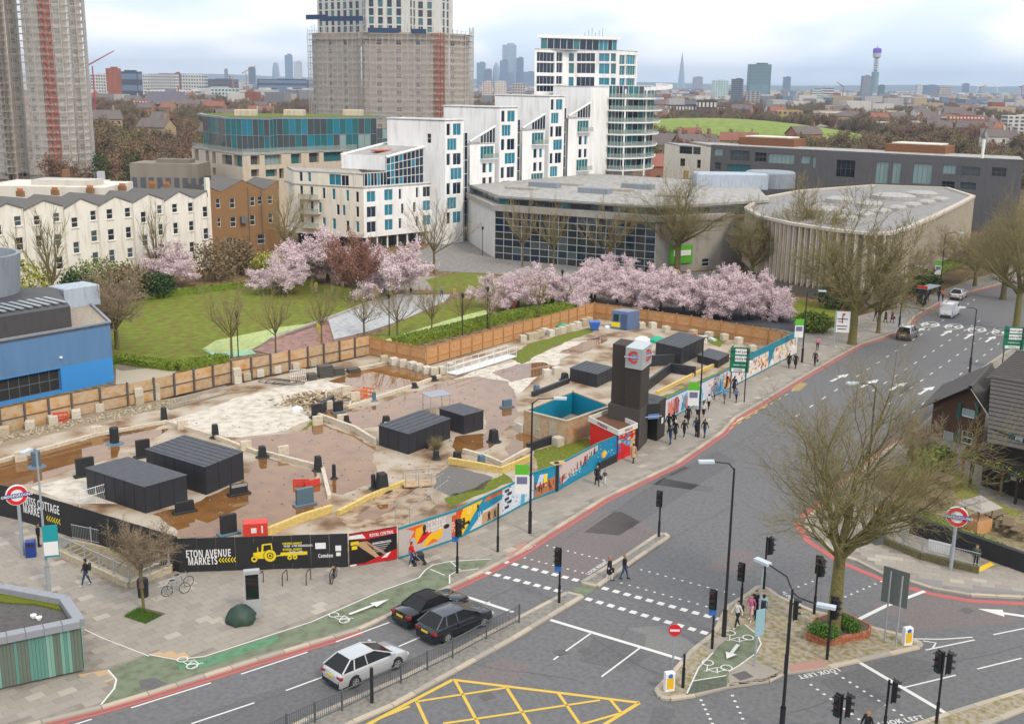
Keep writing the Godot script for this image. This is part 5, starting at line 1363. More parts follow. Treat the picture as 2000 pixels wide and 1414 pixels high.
# ---------------------------------------------------------------- buildings
func ww(a: Array) -> Array:
	var o:=[]
	for i in range(0,a.size(),5): o.append(a.slice(i,i+5))
	return o
func glazing(kind: int) -> Material:
	match kind:
		1: return glass("pane_cyan",0.025,0.20,0.28)
		2: return glass("pane_navy",0.008,0.022,0.045)
		3: return glass("pane_teal",0.03,0.15,0.17)
		4: return glass("pane_pale",0.26,0.36,0.36,0.2)
		5: return glass("pane_grey",0.07,0.09,0.10)
	return glass("pane_dark",0.025,0.03,0.035)
func facade(o: Node3D,a: Vector3,e: Vector3,y0: float,y1: float,list: Array,wallm: Material,framem: Material,deep:=0.18,called:="wall") -> void:
	var bs:=frame3(a,e)
	var L:=Vector2(a.x,a.z).distance_to(Vector2(e.x,e.z))
	var org:=V(a.x,0,a.z)-V(o.position.x,0,o.position.z)
	var xs:=[0.0,L]
	var ys:=[y0,y1]
	var use:=[]
	for q in list:
		if q[0]<0.05 or q[2]>L-0.05 or q[1]<y0+0.02 or q[3]>y1-0.02:
			q=[clampf(q[0],0.06,L-0.06),clampf(q[1],y0+0.03,y1-0.03),clampf(q[2],0.06,L-0.06),clampf(q[3],y0+0.03,y1-0.03),q[4]]
		if q[2]-q[0]<0.15 or q[3]-q[1]<0.15: continue
		use.append(q)
		for k in [0,2]:
			if not xs.has(q[k]): xs.append(q[k])
		for k in [1,3]:
			if not ys.has(q[k]): ys.append(q[k])
	xs.sort(); ys.sort()
	var b:=MB.new()
	for j in ys.size()-1:
		var run:=-1
		for i in xs.size():
			var hole:=i==xs.size()-1
			if not hole:
				var cx: float=(xs[i]+xs[i+1])*0.5
				var cy: float=(ys[j]+ys[j+1])*0.5
				for q in use:
					if cx>q[0] and cx<q[2] and cy>q[1] and cy<q[3]:
						hole=true; break
			if not hole and run<0: run=i
			elif hole and run >= 0:
				var p: Vector3=org+bs.x*xs[run]
				var r: Vector3=org+bs.x*xs[i]
				var lo:=V(0,ys[j],0)
				var hi:=V(0,ys[j+1],0)
				b.quad(p+hi,r+hi,r+lo,p+lo)
				run=-1
	for q in use:
		var p0: Vector3=org+bs.x*q[0]
		var p1: Vector3=org+bs.x*q[2]
		var lo:=V(0,q[1],0)
		var hi:=V(0,q[3],0)
		var n:=-bs.z*deep
		b.quad(p0+hi+n,p0+hi,p0+lo,p0+lo+n)
		b.quad(p1+hi,p1+hi+n,p1+lo+n,p1+lo)
		b.quad(p0+lo,p1+lo,p1+lo+n,p0+lo+n)
		b.quad(p0+hi+n,p1+hi+n,p1+hi,p0+hi)
	part(o,called,b,wallm)
	for q in use:
		window(o,org+bs.x*(q[0]+q[2])*0.5+V(0,(q[1]+q[3])*0.5,0)-bs.z*(deep-0.03),bs,q[2]-q[0],q[3]-q[1],q[4],framem)
func window(o: Node3D,c: Vector3,bs: Basis,w: float,h: float,kind: int,framem: Material) -> void:
	var b:=MB.new()
	var t:=0.06
	b.box(V(0,h*0.5-t*0.5,0),V(w,t,0.06))
	b.box(V(0,-h*0.5+t*0.5,0),V(w,t,0.06))
	b.box(V(-w*0.5+t*0.5,0,0),V(t,h-t*2,0.06))
	b.box(V(w*0.5-t*0.5,0,0),V(t,h-t*2,0.06))
	var k:=maxi(1,roundi(w/1.05))
	for i in range(1,k): b.box(V(-w*0.5+w*i/k,0,0),V(0.045,h-t*2,0.05))
	if kind==0 or kind==5: b.box(V(0,0,0.005),V(w-t*2,0.06,0.05))
	var f:=part(o,"window",b,framem)
	f.transform=Transform3D(bs,c)
	b=MB.new()
	b.quad(V(-w*0.5,h*0.5,-0.02),V(w*0.5,h*0.5,-0.02),V(w*0.5,-h*0.5,-0.02),V(-w*0.5,-h*0.5,-0.02))
	part(f,"pane",b,glazing(kind))
func curtain(o: Node3D,a: Vector3,e: Vector3,y0: float,ya: float,ye: float,cols: int,rows: int,kinds: Array,barm: Material,called:="glass_screen") -> void:
	var bs:=frame3(a,e)
	var org:=V(a.x-o.position.x,0,a.z-o.position.z)
	var L:=Vector2(a.x,a.z).distance_to(Vector2(e.x,e.z))
	var bars:=MB.new()
	var scr:=part(o,called,bar_mesh(L,y0,ya,ye,cols,rows,bs),barm,org)
	for i in cols:
		for j in rows:
			var b:=MB.new()
			var x0:=L*i/cols
			var x1:=L*(i+1)/cols
			var h0:=(lerpf(ya,ye,float(i)/cols)-y0)/rows
			var h1:=(lerpf(ya,ye,float(i+1)/cols)-y0)/rows
			b.quad(bs.x*x0+V(0,y0+h0*(j+1),0),bs.x*x1+V(0,y0+h1*(j+1),0),bs.x*x1+V(0,y0+h1*j,0),bs.x*x0+V(0,y0+h0*j,0))
			part(scr,"pane",b,glazing(kinds[rng.randi() % kinds.size()]))
func bar_mesh(L: float,y0: float,ya: float,ye: float,cols: int,rows: int,bs: Basis) -> MB:
	var b:=MB.new()
	for i in cols+1:
		var h:=lerpf(ya,ye,float(i)/cols)
		b.box(bs.x*L*i/cols+V(0,(y0+h)*0.5,0)+bs.z*0.03,V(0.08,h-y0,0.1),bs)
	for j in rows+1:
		var p:=V(0,lerpf(y0,ya,float(j)/rows),0)+bs.z*0.04
		var q:=bs.x*L+V(0,lerpf(y0,ye,float(j)/rows),0)+bs.z*0.04
		b.tube(p,q,0.06,0.06,4)
	return b
func slab_on(o: Node3D,called: String,pts: PackedVector2Array,y0: float,y1: float,m: Material) -> MeshInstance3D:
	var p:=PackedVector2Array()
	for q in pts: p.append(q-Vector2(o.position.x,o.position.z))
	var b:=MB.new()
	b.prism(p,y0,y1)
	return part(o,called,b,m)
func grid_wins(L: float,x0: float,x1: float,y0: float,dy: float,rows: int,n: int,w: float,h: float,kinds: Array) -> Array:
	var o:=[]
	for j in rows:
		for i in n:
			var c:=lerpf(x0,x1,(i+0.5)/n)
			o.append([c-w*0.5,y0+j*dy,c+w*0.5,y0+j*dy+h,kinds[rng.randi() % kinds.size()]])
	return o
func v2(p: Vector3) -> Vector2: return Vector2(p.x,p.z)
func make_buildings() -> void:
	mat("stucco",0.80,0.765,0.69,0.9,"streak",7.0)
	mat("flat_white",0.84,0.84,0.84,0.7,"streak",12.0)
	mat("flat_cream",0.76,0.71,0.61,0.8,"streak",9.0)
	mat("frame_white",0.80,0.80,0.79,0.6)
	mat("frame_grey",0.14,0.145,0.15,0.5)
	mat("slate",0.125,0.118,0.112,0.85,"streak",3.0)
	mat("yellow_brick",0.34,0.215,0.11,0.9,"brick",1.6)
	mat("stone",0.58,0.50,0.40,0.9,"streak",8.0)
	mat("zinc",0.24,0.27,0.31,0.5,"streak",4.0)
	mat("roof_pale",0.38,0.37,0.355,0.9,"patch",12.0)
	mat("concrete",0.37,0.345,0.31,0.9,"streak",7.0)
	var fw:=mat("frame_white")
	var b: MB
	var TA:=V(-70.67,0,-147)
	var TB:=V(-49.44,0,-184)
	var tw:=ww([6.9,10.37,8,11.69,0,9.96,10.21,10.99,11.49,0,13.15,10.35,14.22,11.56,0,16.12,9.24,17.23,10.67,0,19.47,9.94,20.51,11.34,0,22.39,9.85,23.51,11.31,0,25.77,9.83,26.83,11.22,0,28.76,8.73,29.78,10.37,0,32.05,9.76,33.02,11.09,0,35.1,9.68,36.18,11.03,0,38.43,9.54,39.49,10.97,0,41.55,8.38,42.61,10.09,0,6.88,7.06,8.05,8.82,0,10.02,7.16,10.98,8.76,0,13.12,7.02,14.2,8.61,0,16.12,5.55,17.19,7.18,0,19.37,6.87,20.47,8.49,0,22.37,6.73,23.56,8.37,0,25.72,6.72,26.75,8.37,0,28.78,5.2,29.85,6.87,0,32.07,6.45,33.04,8.2,0,35.13,6.33,36.13,8.11,0,38.44,6.5,39.47,8.04,0,41.5,4.81,42.57,6.59,0,6.91,4.74,7.99,5.8,0,13.07,3.66,14.2,5.45,0,19.33,3.61,20.42,5.34,0,22.34,3.61,23.41,5.34,0,25.76,3.77,26.82,5.23,0,32.01,3.21,33.11,5.02,0,35.11,3.14,36.17,4.92,0,38.33,3.07,39.37,4.73,0,41.37,1.64,42.44,3.33,0,3.76,5.95,4.77,7.45,0,3.92,9.42,4.9,10.79,0])
	var dirT:=(TB-TA).normalized()
	var backT:=V(dirT.z,0,-dirT.x)
	if backT.z>0: backT=-backT
	var cuts:=[3.33,8.41,14.93,20.85,27.26,33.48,39.67,42.69]
	var ridge:=[13.55,13.48,13.25,13.09,13,12.9,12.59]
	var eave:=[12.73,12.7,12.43,12.08,11.93,11.98,11.65,12.56]
	for i in 7:
		var a: Vector3=TA+dirT*cuts[i]
		var e: Vector3=TA+dirT*cuts[i+1]
		a.y=0; e.y=0
		var o:=thing("terrace_house","cream stuccoed terrace house with a gable, %s from the left in the white row" % NTH[i],"house",a,0.0,"white stucco terrace beside the park")
		var mine:=[]
		for q in tw:
			if q[0]>cuts[i] and q[2]<cuts[i+1]: mine.append([q[0]-cuts[i],q[1],q[2]-cuts[i],q[3],q[4] if rng.randf()<0.7 else 5])
		var ye:=minf(eave[i],eave[i+1])
		facade(o,a,e,-0.1,ye,mine,mat("stucco"),fw,0.14)
		for q in mine:
			one(o,"sill",mat("stucco"),"box",[dirT*(q[0]+q[2])*0.5+V(0,q[1]-0.07,0)-backT*0.06,V(q[2]-q[0]+0.25,0.12,0.16),frame3(a,e)])
		var mid:=(e-a)*(0.5 if i<6 else 0.95)
		var dp:=backT*10.0
		b=MB.new(); b.tri(V(0,ye,0),mid+V(0,ridge[i],0),(e-a)+V(0,ye,0)); part(o,"gable",b,mat("stucco"))
		for s in [[Vector3.ZERO,mid],[e-a,mid]]:
			b=MB.new()
			var lo: Vector3=s[0]+V(0,ye+0.03,0)-backT*0.15
			var hi: Vector3=s[1]+V(0,ridge[i]+0.06,0)-backT*0.15
			b.quad(lo,hi,hi+dp,lo+dp); b.quad(lo-V(0,0.12,0),hi-V(0,0.12,0),hi+dp-V(0,0.12,0),lo+dp-V(0,0.12,0))
			b.quad(lo,hi,hi-V(0,0.12,0),lo-V(0,0.12,0))
			part(o,"roof_slope",b,mat("slate"))
		one(o,"party_wall",mat("stucco"),"box",[(e-a)+dp*0.5+V(0,ye*0.5,0),V(10.0,ye,0.12),frame3(Vector3.ZERO,dp)])
		var ch:=one(o,"chimney_stack",mat("yellow_brick"),"box",[(e-a)+dp*0.9+V(0,ridge[i]+0.1,0),V(1.4,0.8,0.45),frame3(Vector3.ZERO,dp)])
		for k in 4:
			one(ch,"chimney_pot",mat("terracotta",0.50,0.16,0.06,0.9),"lathe",[(e-a)+dp*0.9+V(0,ridge[i]+0.5,0)+dp.normalized()*(k-1.5)*0.35,[Vector2(0.12,0),Vector2(0.1,0.4),Vector2(0.0,0.4)],7])
		one(o,"downpipe",mat("stucco"),"tube",[(e-a)-dirT*0.2-backT*0.08,(e-a)-dirT*0.2-backT*0.08+V(0,ye,0),0.06,0.06])
	var KA:=V(-49.99,0,-187)
	var KB:=V(-40.16,0,-195)
	var o:=thing("brick_house","tall yellow brick house with white sash windows at the end of the terrace","house",KA)
	var ke:=11.97
	facade(o,KA,KB,-0.1,ke,ww([1.17,9.34,1.95,10.9,0,3.65,9.2,4.55,10.87,0,7.37,9.37,8.17,10.96,0,8.71,9.58,9.58,10.9,0,10.63,9.57,11.47,10.99,0,3.6,6.11,4.61,7.75,0,7.17,6.16,8.09,7.86,0,10.61,6.32,11.45,7.95,0,2.73,2.59,3.93,4.37,0,8.37,2.9,9.83,4.53,0,1.3,6.28,1.9,7.76,0]),mat("yellow_brick"),fw,0.14)
	var kd:=(KB-KA).normalized()
	var kback:=V(kd.z,0,-kd.x)
	for s in [[0.0,0.16,0.9],[0.16,0.78,1.75],[0.78,1.0,1.4]]:
		var p0: Vector3=(KB-KA)*s[0]+V(0,ke,0)
		var p1: Vector3=(KB-KA)*s[1]+V(0,ke,0)
		var pm: Vector3=(KB-KA)*((s[0]+s[1])*0.5 if s[0]>0 and s[1]<1 else s[0] if s[0]==0.0 else 1.0)+V(0,ke+s[2],0)
		b=MB.new(); b.tri(p0,pm,p1); part(o,"gable",b,mat("yellow_brick"))
		for t in [p0,p1]:
			b=MB.new(); b.quad(t+V(0,0.04,0)-kback*0.1,pm+V(0,0.06,0)-kback*0.1,pm+kback*9+V(0,0.06,0),t+kback*9+V(0,0.04,0)); part(o,"roof_slope",b,mat("slate"))
	facade(o,KB,KB+kback*9,-0.1,ke,[],mat("yellow_brick"),fw)
	facade(o,KA+kback*9,KA,-0.1,ke,[],mat("yellow_brick"),fw)
	for x in [0.55,0.74]:
		one(o,"downpipe",mat("frame_grey"),"tube",[(KB-KA)*x-kback*0.08,(KB-KA)*x-kback*0.08+V(0,ke+0.5,0),0.07,0.07])
	one(o,"balcony",mat("frame_grey"),"box",[(KB-KA)*0.46+V(0,7.2,0)-kback*0.4,V(1.0,1.1,0.7),frame3(KA,KB)])
	one(o,"white_chimney",mat("stucco"),"box",[(KB-KA)*0.0+V(-0.2,ke*0.5+1.2,0),V(0.7,ke+2.4,0.7),frame3(KA,KB)])
	white_flats()
	stone_flats()
	library_and_school()
	towers()
	local_buildings()
func flat_block(o: Node3D,a: Vector3,e: Vector3,dep: Vector3,y1: float,list: Array,left: Array) -> void:
	var m:=mat("flat_white")
	facade(o,a,e,-0.1,y1,list,m,mat("frame_white"),0.15)
	facade(o,a+dep,a,-0.1,y1,left,m,mat("frame_white"),0.15,"side_wall")
	facade(o,e,e+dep,-0.1,y1,[],m,mat("frame_white"),0.15,"side_wall")
	slab_on(o,"roof",PackedVector2Array([v2(a),v2(e),v2(e+dep),v2(a+dep)]),y1-0.3,y1-0.12,mat("roof_pale"))
	b_parapet(o,[a,e,e+dep,a+dep,a],y1)
func b_parapet(o: Node3D,pts: Array,y: float) -> void:
	var b:=MB.new()
	var l:=[]
	for p in pts: l.append(p-V(o.position.x,0,o.position.z))
	b.bar(l,0.32,y-0.05,y+0.12)
	part(o,"parapet",b,mat("flat_white"))
func white_flats() -> void:
	var rg:=glass("rail_glass",0.34,0.42,0.39,0.1)
	rg.transparency=BaseMaterial3D.TRANSPARENCY_ALPHA
	rg.albedo_color.a=0.35
	var fw:=mat("frame_white")
	var A:=V(-40.79,0,-212)
	var C:=V(-27.16,0,-206)
	var E:=V(-15.37,0,-218)
	var o:=thing("apartment_block","low white apartment block with blue windows on thin columns behind the blossom","apartments",C,0.0,"white apartment blocks stepping up to the tower")
	var top:=11.56
	var bot:=2.62
	facade(o,A,C,bot,13.96,ww([1.2,11.91,1.94,13.81,2,3.04,11.89,3.77,13.77,1,1.21,9.34,1.94,11.15,2,3.44,9.35,4.17,11.1,2,1.18,6.45,1.92,8.52,2,3.44,6.47,4.13,8.43,2,1.17,4.37,1.91,5.87,2,3.44,4.4,4.1,5.75,2,7.6,11.54,10.18,13.56,1,10.22,11.54,11.84,13.45,2,6.15,8.98,6.76,11.02,2,8.2,8.93,8.92,10.92,1,11.18,8.8,11.82,10.86,1,13.23,8.71,13.89,10.66,2,5.22,6.37,5.9,8.32,1,9.08,6.18,9.75,8.12,2,10.35,6.15,10.99,8.09,1,13.22,6.02,13.88,7.98,2,5.99,3.59,6.72,5.59,1,8.17,3.52,8.89,5.52,1,11.09,3.33,11.76,5.28,2,13.16,3.26,13.85,5.3,1]),mat("flat_cream"),fw)
	facade(o,C,E,bot,top,ww([0.74,8.71,2.75,10.69,1,4.79,8.77,6.82,10.81,1,8.22,8.81,8.89,10.73,2,12.39,8.87,13.02,10.8,2,14.11,8.9,16.02,10.84,2,0.69,5.97,2.83,7.94,2,4.8,6.03,6.79,8.05,1,8.75,6.14,9.4,8.01,2,11.67,6.19,12.36,8.07,2,14.09,6.3,16.01,8.2,1,0.63,3.22,2.78,5.22,2,4.81,3.3,6.75,5.33,1,8.15,3.4,8.83,5.34,2,12.34,3.5,12.98,5.4,2,14.08,3.53,16.05,5.45,1]),mat("flat_white"),fw)
	var dep:=V(-6.0,0,-12.0)
	slab_on(o,"terrace_deck",PackedVector2Array([v2(C),v2(E),v2(E+dep),v2(A+dep*0.5),v2(A)]),top-0.4,top-0.1,mat("roof_pale"))
	slab_on(o,"soffit",PackedVector2Array([v2(C),v2(E),v2(E+dep),v2(A+dep*0.5),v2(A)]),bot-0.25,bot,mat("flat_white"))
	facade(o,E,E+dep,bot,top,[],mat("flat_white"),fw)
	for i in 7:
		var p:=C.lerp(E,(i+0.3)/7.0)-C
		var b:=MB.new(); b.tube(p+V(-0.2,-0.1,-0.6),p+V(-0.2,bot,-0.6),0.18,0.18,8); part(o,"column",b,fw)
	curtain(o,C+V(-0.8,0,-3),E+V(-0.8,0,-3),-0.1,bot,bot,9,1,[2,3,5],mat("brickish",0.16,0.06,0.04,0.8))
	curtain(o,A+V(0,0,-3),C+V(-0.8,0,-3),-0.1,bot,bot,7,1,[2,5],mat("brickish"))
	for k in 3:
		var b:=MB.new()
		var yy: float=bot+1.0+k*2.62
		b.box((A-C)+(C-A)*0.22+V(0,yy,0.7),V(4.4,0.12,1.3),frame3(A,C)); var bc:=part(o,"balcony",b,mat("stone"))
		one(bc,"balustrade",glass("rail_glass",0.28,0.36,0.32,0.15),"box",[(A-C)+(C-A)*0.22+V(0,yy+0.5,1.35),V(4.4,0.95,0.04),frame3(A,C)])
	var S0:=V(-28.81,0,-206.6)
	var S1:=V(-23.68,0,-211.77)
	var S2:=V(-14.57,0,-220.95)
	curtain(o,S0,S1,top-0.1,13.81,13.81,10,1,[1,2,2],fw)
	curtain(o,S1,S2,top-0.1,16.39,18.66,13,4,[1,2,2,2,2],fw)
	var h1: float=16.39
	var h2: float=18.66
	var bk:=V(-9.0,0,-4.5)
	var b2:=MB.new()
	b2.quad(S1-C+V(0,h1+0.1,0),S1+bk-C+V(0,h1+0.1,0),S2+bk-C+V(0,h2+0.1,0),S2-C+V(0,h2+0.1,0)); part(o,"wedge_roof",b2,mat("roof_pale"))
	b2=MB.new(); b2.tube(S1-C+V(0,h1+0.1,0),S2-C+V(0,h2+0.1,0),0.28,0.28,4); part(o,"wedge_fascia",b2,fw)
	b2=MB.new(); b2.tube(S1+bk-C+V(0,h1+0.1,0),S2+bk-C+V(0,h2+0.1,0),0.28,0.28,4); part(o,"wedge_fascia",b2,fw)
	b2=MB.new(); b2.box((S1+bk*0.5)-C+V(0,h1-1.0,0),V(9.6,2.6,0.2),frame3(S1+bk,S1)); part(o,"wedge_side",b2,mat("flat_white"))
	b2=MB.new(); b2.box((S1.lerp(S2,0.35)+bk*0.5)-C+V(0,lerpf(h1,h2,0.35)+0.25,0),V(4.0,0.2,2.0),frame3(S1,S2)); part(o,"red_rooflight",b2,mat("rust_red",0.5,0.09,0.03,0.6))
	facade(o,A+V(-3,0,-9),A,bot,13.96,[],mat("flat_cream"),fw)
	slab_on(o,"upper_deck",PackedVector2Array([v2(A),v2(C),v2(C+V(-2,0,-9)),v2(A+V(-3,0,-9))]),13.96-0.35,13.96-0.1,mat("roof_pale"))
	var pw:=[V(-13.09,0,-216),V(-9.79,0,-220.13),V(-8.67,0,-221.54),V(-3.96,0,-227.43),V(-3.06,0,-228.55),V(0.4,0,-232.89),V(1.45,0,-234.2),V(6.14,0,-240.07),V(7.03,0,-241.18),V(10.31,0,-245.29),V(11.23,0,-246.44),V(16.19,0,-252.65),V(20.63,0,-258.21)]
	var tops:=[23.23,25.44,27.6]
	var dv:=V(-0.88,0,-0.47)*13.0
	for i in 3:
		var a: Vector3=pw[i*4]
		var e: Vector3=pw[i*4+1]
		o=thing("apartment_block",["first and lowest white stepped apartment block with narrow window column","middle white stepped apartment block with narrow window column","third white stepped apartment block just left of the glass tower"][i],"apartments",a,0.0,"white apartment blocks stepping up to the tower")
		var L:=a.distance_to(e)
		var list:=[]
		var n:=int((tops[i]-3.0)/2.75)
		for j in n:
			var y: float=tops[i]-2.9-j*2.75
			if j % 2==0: list.append_array([[L*0.08,y,L*0.28,y+2.2,2],[L*0.42,y,L*0.86,y+2.2,2 if j % 3 else 1]])
			else: list.append_array([[L*0.12 if j % 4==1 else L*0.3,y,L*0.62 if j % 4==1 else L*0.9,y+2.2,1]])
		flat_block(o,a,e,dv,tops[i],list,[[9.0,tops[i]-4.4,9.9,tops[i]-2.6,0]] if i==0 else [])
		var s0: Vector3=pw[i*4+1]+V(-0.5,0,-0.5)
		curtain(o,s0,pw[i*4+2]+V(-0.5,0,-0.5),-0.1,tops[i]-2.5,tops[i]-2.5,2,int(tops[i]/2.75),[2,2,5],fw,"stair_glazing")
		var c: Vector3=pw[i*4+2]
		var d: Vector3=pw[i*4+3] if i<2 else pw[11]
		var yt: float=tops[i]-2.2
		var LL:=c.distance_to(d)
		list=[]
		for j in int((yt-2.0)/2.75):
			var y: float=yt-5.4-j*2.75
			if j % 3==0: list.append([LL*0.42,y,LL*0.96,y+2.4,3])
			else: list.append_array([[LL*0.5,y,LL*0.66,y+1.9,2],[LL*0.76,y,LL*0.9,y+1.9,1 if j % 2 else 2]])
		facade(o,c,d,-0.1,yt-2.4,list,mat("flat_white"),fw)
		curtain(o,c.lerp(d,0.4),d,yt-2.4,yt-1.0,yt+0.6,5,1,[2,2,5],fw,"wedge_glazing")
		var b:=MB.new(); b.tube(c-a+V(0,yt-2.0,0),d-a+V(0,yt+0.75,0),0.25,0.25,4); part(o,"wedge_fascia",b,fw)
		slab_on(o,"bay_roof",PackedVector2Array([v2(c),v2(d),v2(d+dv*0.6),v2(c+dv*0.6)]),yt-2.6,yt-2.4,mat("roof_pale"))
		for j in 3:
			var y: float=yt-5.4-j*3*2.75
			if y<3: continue
			var bc:=one(o,"balcony",fw,"box",[c.lerp(d,0.7)-a+V(0,y,0)+frame3(c,d).z*0.5,V(LL*0.6,0.15,1.0),frame3(c,d)])
			one(bc,"balustrade",glass("rail_glass",0.28,0.36,0.32,0.15),"box",[c.lerp(d,0.7)-a+V(0,y+0.55,0)+frame3(c,d).z*1.0,V(LL*0.6,0.95,0.04),frame3(c,d)])
	var a: Vector3=pw[11]
	o=thing("apartment_tower","tall white apartment tower with dark blue glazing and curved balconies","apartments",a,0.0,"white apartment blocks stepping up to the tower")
	var T:=[V(4.02,0,-256),V(11.42,0,-262),V(22.24,0,-259),V(27.36,0,-266)]
	var yt: float=37.4
	var rows:=""
	facade(o,T[0],T[1],8.0,yt,ww([0.57,34.73,5.68,36.7,2,0.62,32.32,5.75,34.47,2,6.21,34.82,8.06,36.8,2,6.28,32.38,8.14,34.56,2,0.62,29.9,5.83,31.68,2,0.67,28.31,5.89,29.64,2,6.29,29.94,8.15,31.74,2,6.34,28.34,8.21,29.68,2]),mat("flat_white"),fw,0.3)
	facade(o,T[1],T[2],8.0,yt,ww([0.15,34.87,1.4,36.72,3,2,34.9,6.18,36.74,2,6.99,34.94,9.4,36.72,1,9.66,34.96,10.86,36.73,3,0.21,32.3,1.47,34.57,3,2.06,32.34,6.26,34.6,2,7.07,32.26,9.48,34.56,1,9.75,32.28,10.95,34.57,3,0.24,29.33,1.49,31.58,1,2.04,29.37,6.21,31.62,2,7.15,29.9,9.57,31.49,1,9.84,29.92,10.99,31.51,3,0.3,27.06,1.53,29.07,2,2.05,27.12,6.24,29.11,2]),mat("flat_white"),fw,0.3)
	facade(o,T[2],T[3],8.0,yt,ww([0.86,34.37,3.41,36.41,3,3.72,34.45,7.9,36.51,1,1.02,32.07,3.58,34.12,3,3.89,32.12,8.08,34.19,3,1.2,29.62,3.77,31.42,1,4.08,29.64,7.97,31.46,3,2.08,28.46,7.82,29.5,3]),mat("flat_white"),fw,0.3)
	var bk2:=V(-4,0,-16)
	facade(o,T[3],T[3]+bk2,0,yt,[],mat("flat_white"),fw)
	facade(o,T[0]+V(4,0,-16),T[0],0,yt,[],mat("flat_white"),fw)
	slab_on(o,"roof",PackedVector2Array([v2(T[0]),v2(T[1]),v2(T[2]),v2(T[3]),v2(T[3]+bk2),v2(T[0])+Vector2(4,-16)]),yt-0.2,yt,mat("roof_pale"))
	var P:=[V(5.26,0,-258),V(18.34,0,-263),V(22.41,0,-264)]
	var yp: float=39.72
	curtain(o,P[0],P[1],yt,yp,yp,9,1,[2,3,2],fw,"penthouse_glazing")
	curtain(o,P[1],P[2],yt,yp,yp,4,1,[2,1],fw,"penthouse_glazing")
	slab_on(o,"penthouse_roof",PackedVector2Array([v2(P[0])+Vector2(-0.8,0.6),v2(P[1])+Vector2(0,0.8),v2(P[2])+Vector2(0.8,0.4),v2(P[2])+Vector2(-2,-9),v2(P[0])+Vector2(2,-9)]),yp,yp+0.7,fw)
	for i in 6:
		var b:=MB.new(); b.tube(P[1]-a+V(i*0.8-3,yp+0.6,-3),P[1]-a+V(i*0.8-3,yp+1.6+(i % 3)*0.5,-3),0.05,0.05,5); part(o,"aerial",b,mat("frame_grey"))
	facade(o,pw[11],pw[12],-0.1,29.65,[],mat("flat_white"),fw)
	facade(o,pw[11]+dv*0.7,pw[11],8.0,29.65,[],mat("flat_white"),fw)
	slab_on(o,"lift_head",PackedVector2Array([v2(pw[11]),v2(pw[12]),v2(pw[12]+dv*0.7),v2(pw[11]+dv*0.7)]),29.65-0.3,29.65,mat("flat_white"))
	var W:=[pw[12],V(23.59,0,-257),V(28.67,0,-261),V(31.68,0,-267),V(32.99,0,-275)]
	for f in 8:
		var y: float=11.59+f*(27.21-11.59)/6.0-0.0
		if f==7: break
		var grow:=1.0+f*0.012
		var pts:=PackedVector2Array()
		for i in W.size():
			pts.append(v2(W[i])+Vector2(0.25,0.15)*f*(1.0 if i>1 else 0.0)+Vector2(0.1,1.1))
		pts.append(v2(W[4])+Vector2(-6,-4)); pts.append(v2(W[0])+Vector2(-2,-8))
		slab_on(o,"balcony_slab",pts,y-0.28,y,fw)
		for i in 3:
			curtain(o,W[i]+V(0,0,-0.8),W[i+1]+V(0,0,-0.8),y,y+2.6,y+2.6,4 if i<2 else 3,1,[3,2,3,5],fw,"balcony_glazing")
			var bs:=frame3(V(pts[i].x,0,pts[i].y),V(pts[i+1].x,0,pts[i+1].y))
			var b:=MB.new(); b.box(V((pts[i].x+pts[i+1].x)*0.5-a.x,y+0.5,(pts[i].y+pts[i+1].y)*0.5-a.z),V(pts[i].distance_to(pts[i+1]),0.95,0.03),bs); part(o,"balustrade",b,glass("rail_glass",0.28,0.36,0.32,0.15))
	for q in [W[1],W[2]]:
		var b:=MB.new(); b.box(q-a+V(0.5,19.62,0.6),V(0.35,19.0,0.35)); part(o,"column",b,fw)
	var ring:=MB.new()
	for i in 12:
		var t0:=-1.9+i*0.25
		var c0: Vector3=W[2]-a+V(1.5+cos(t0)*5.0,0,-4.0+sin(-t0)*6.0)
		var c1: Vector3=W[2]-a+V(1.5+cos(t0+0.25)*5.0,0,-4.0+sin(-t0-0.25)*6.0)
		var y: float=29.36
		ring.bar([c0,c1],0.5,y-0.5+0.08*i,y+0.25+0.08*i)
	part(o,"crown_ring",ring,fw)
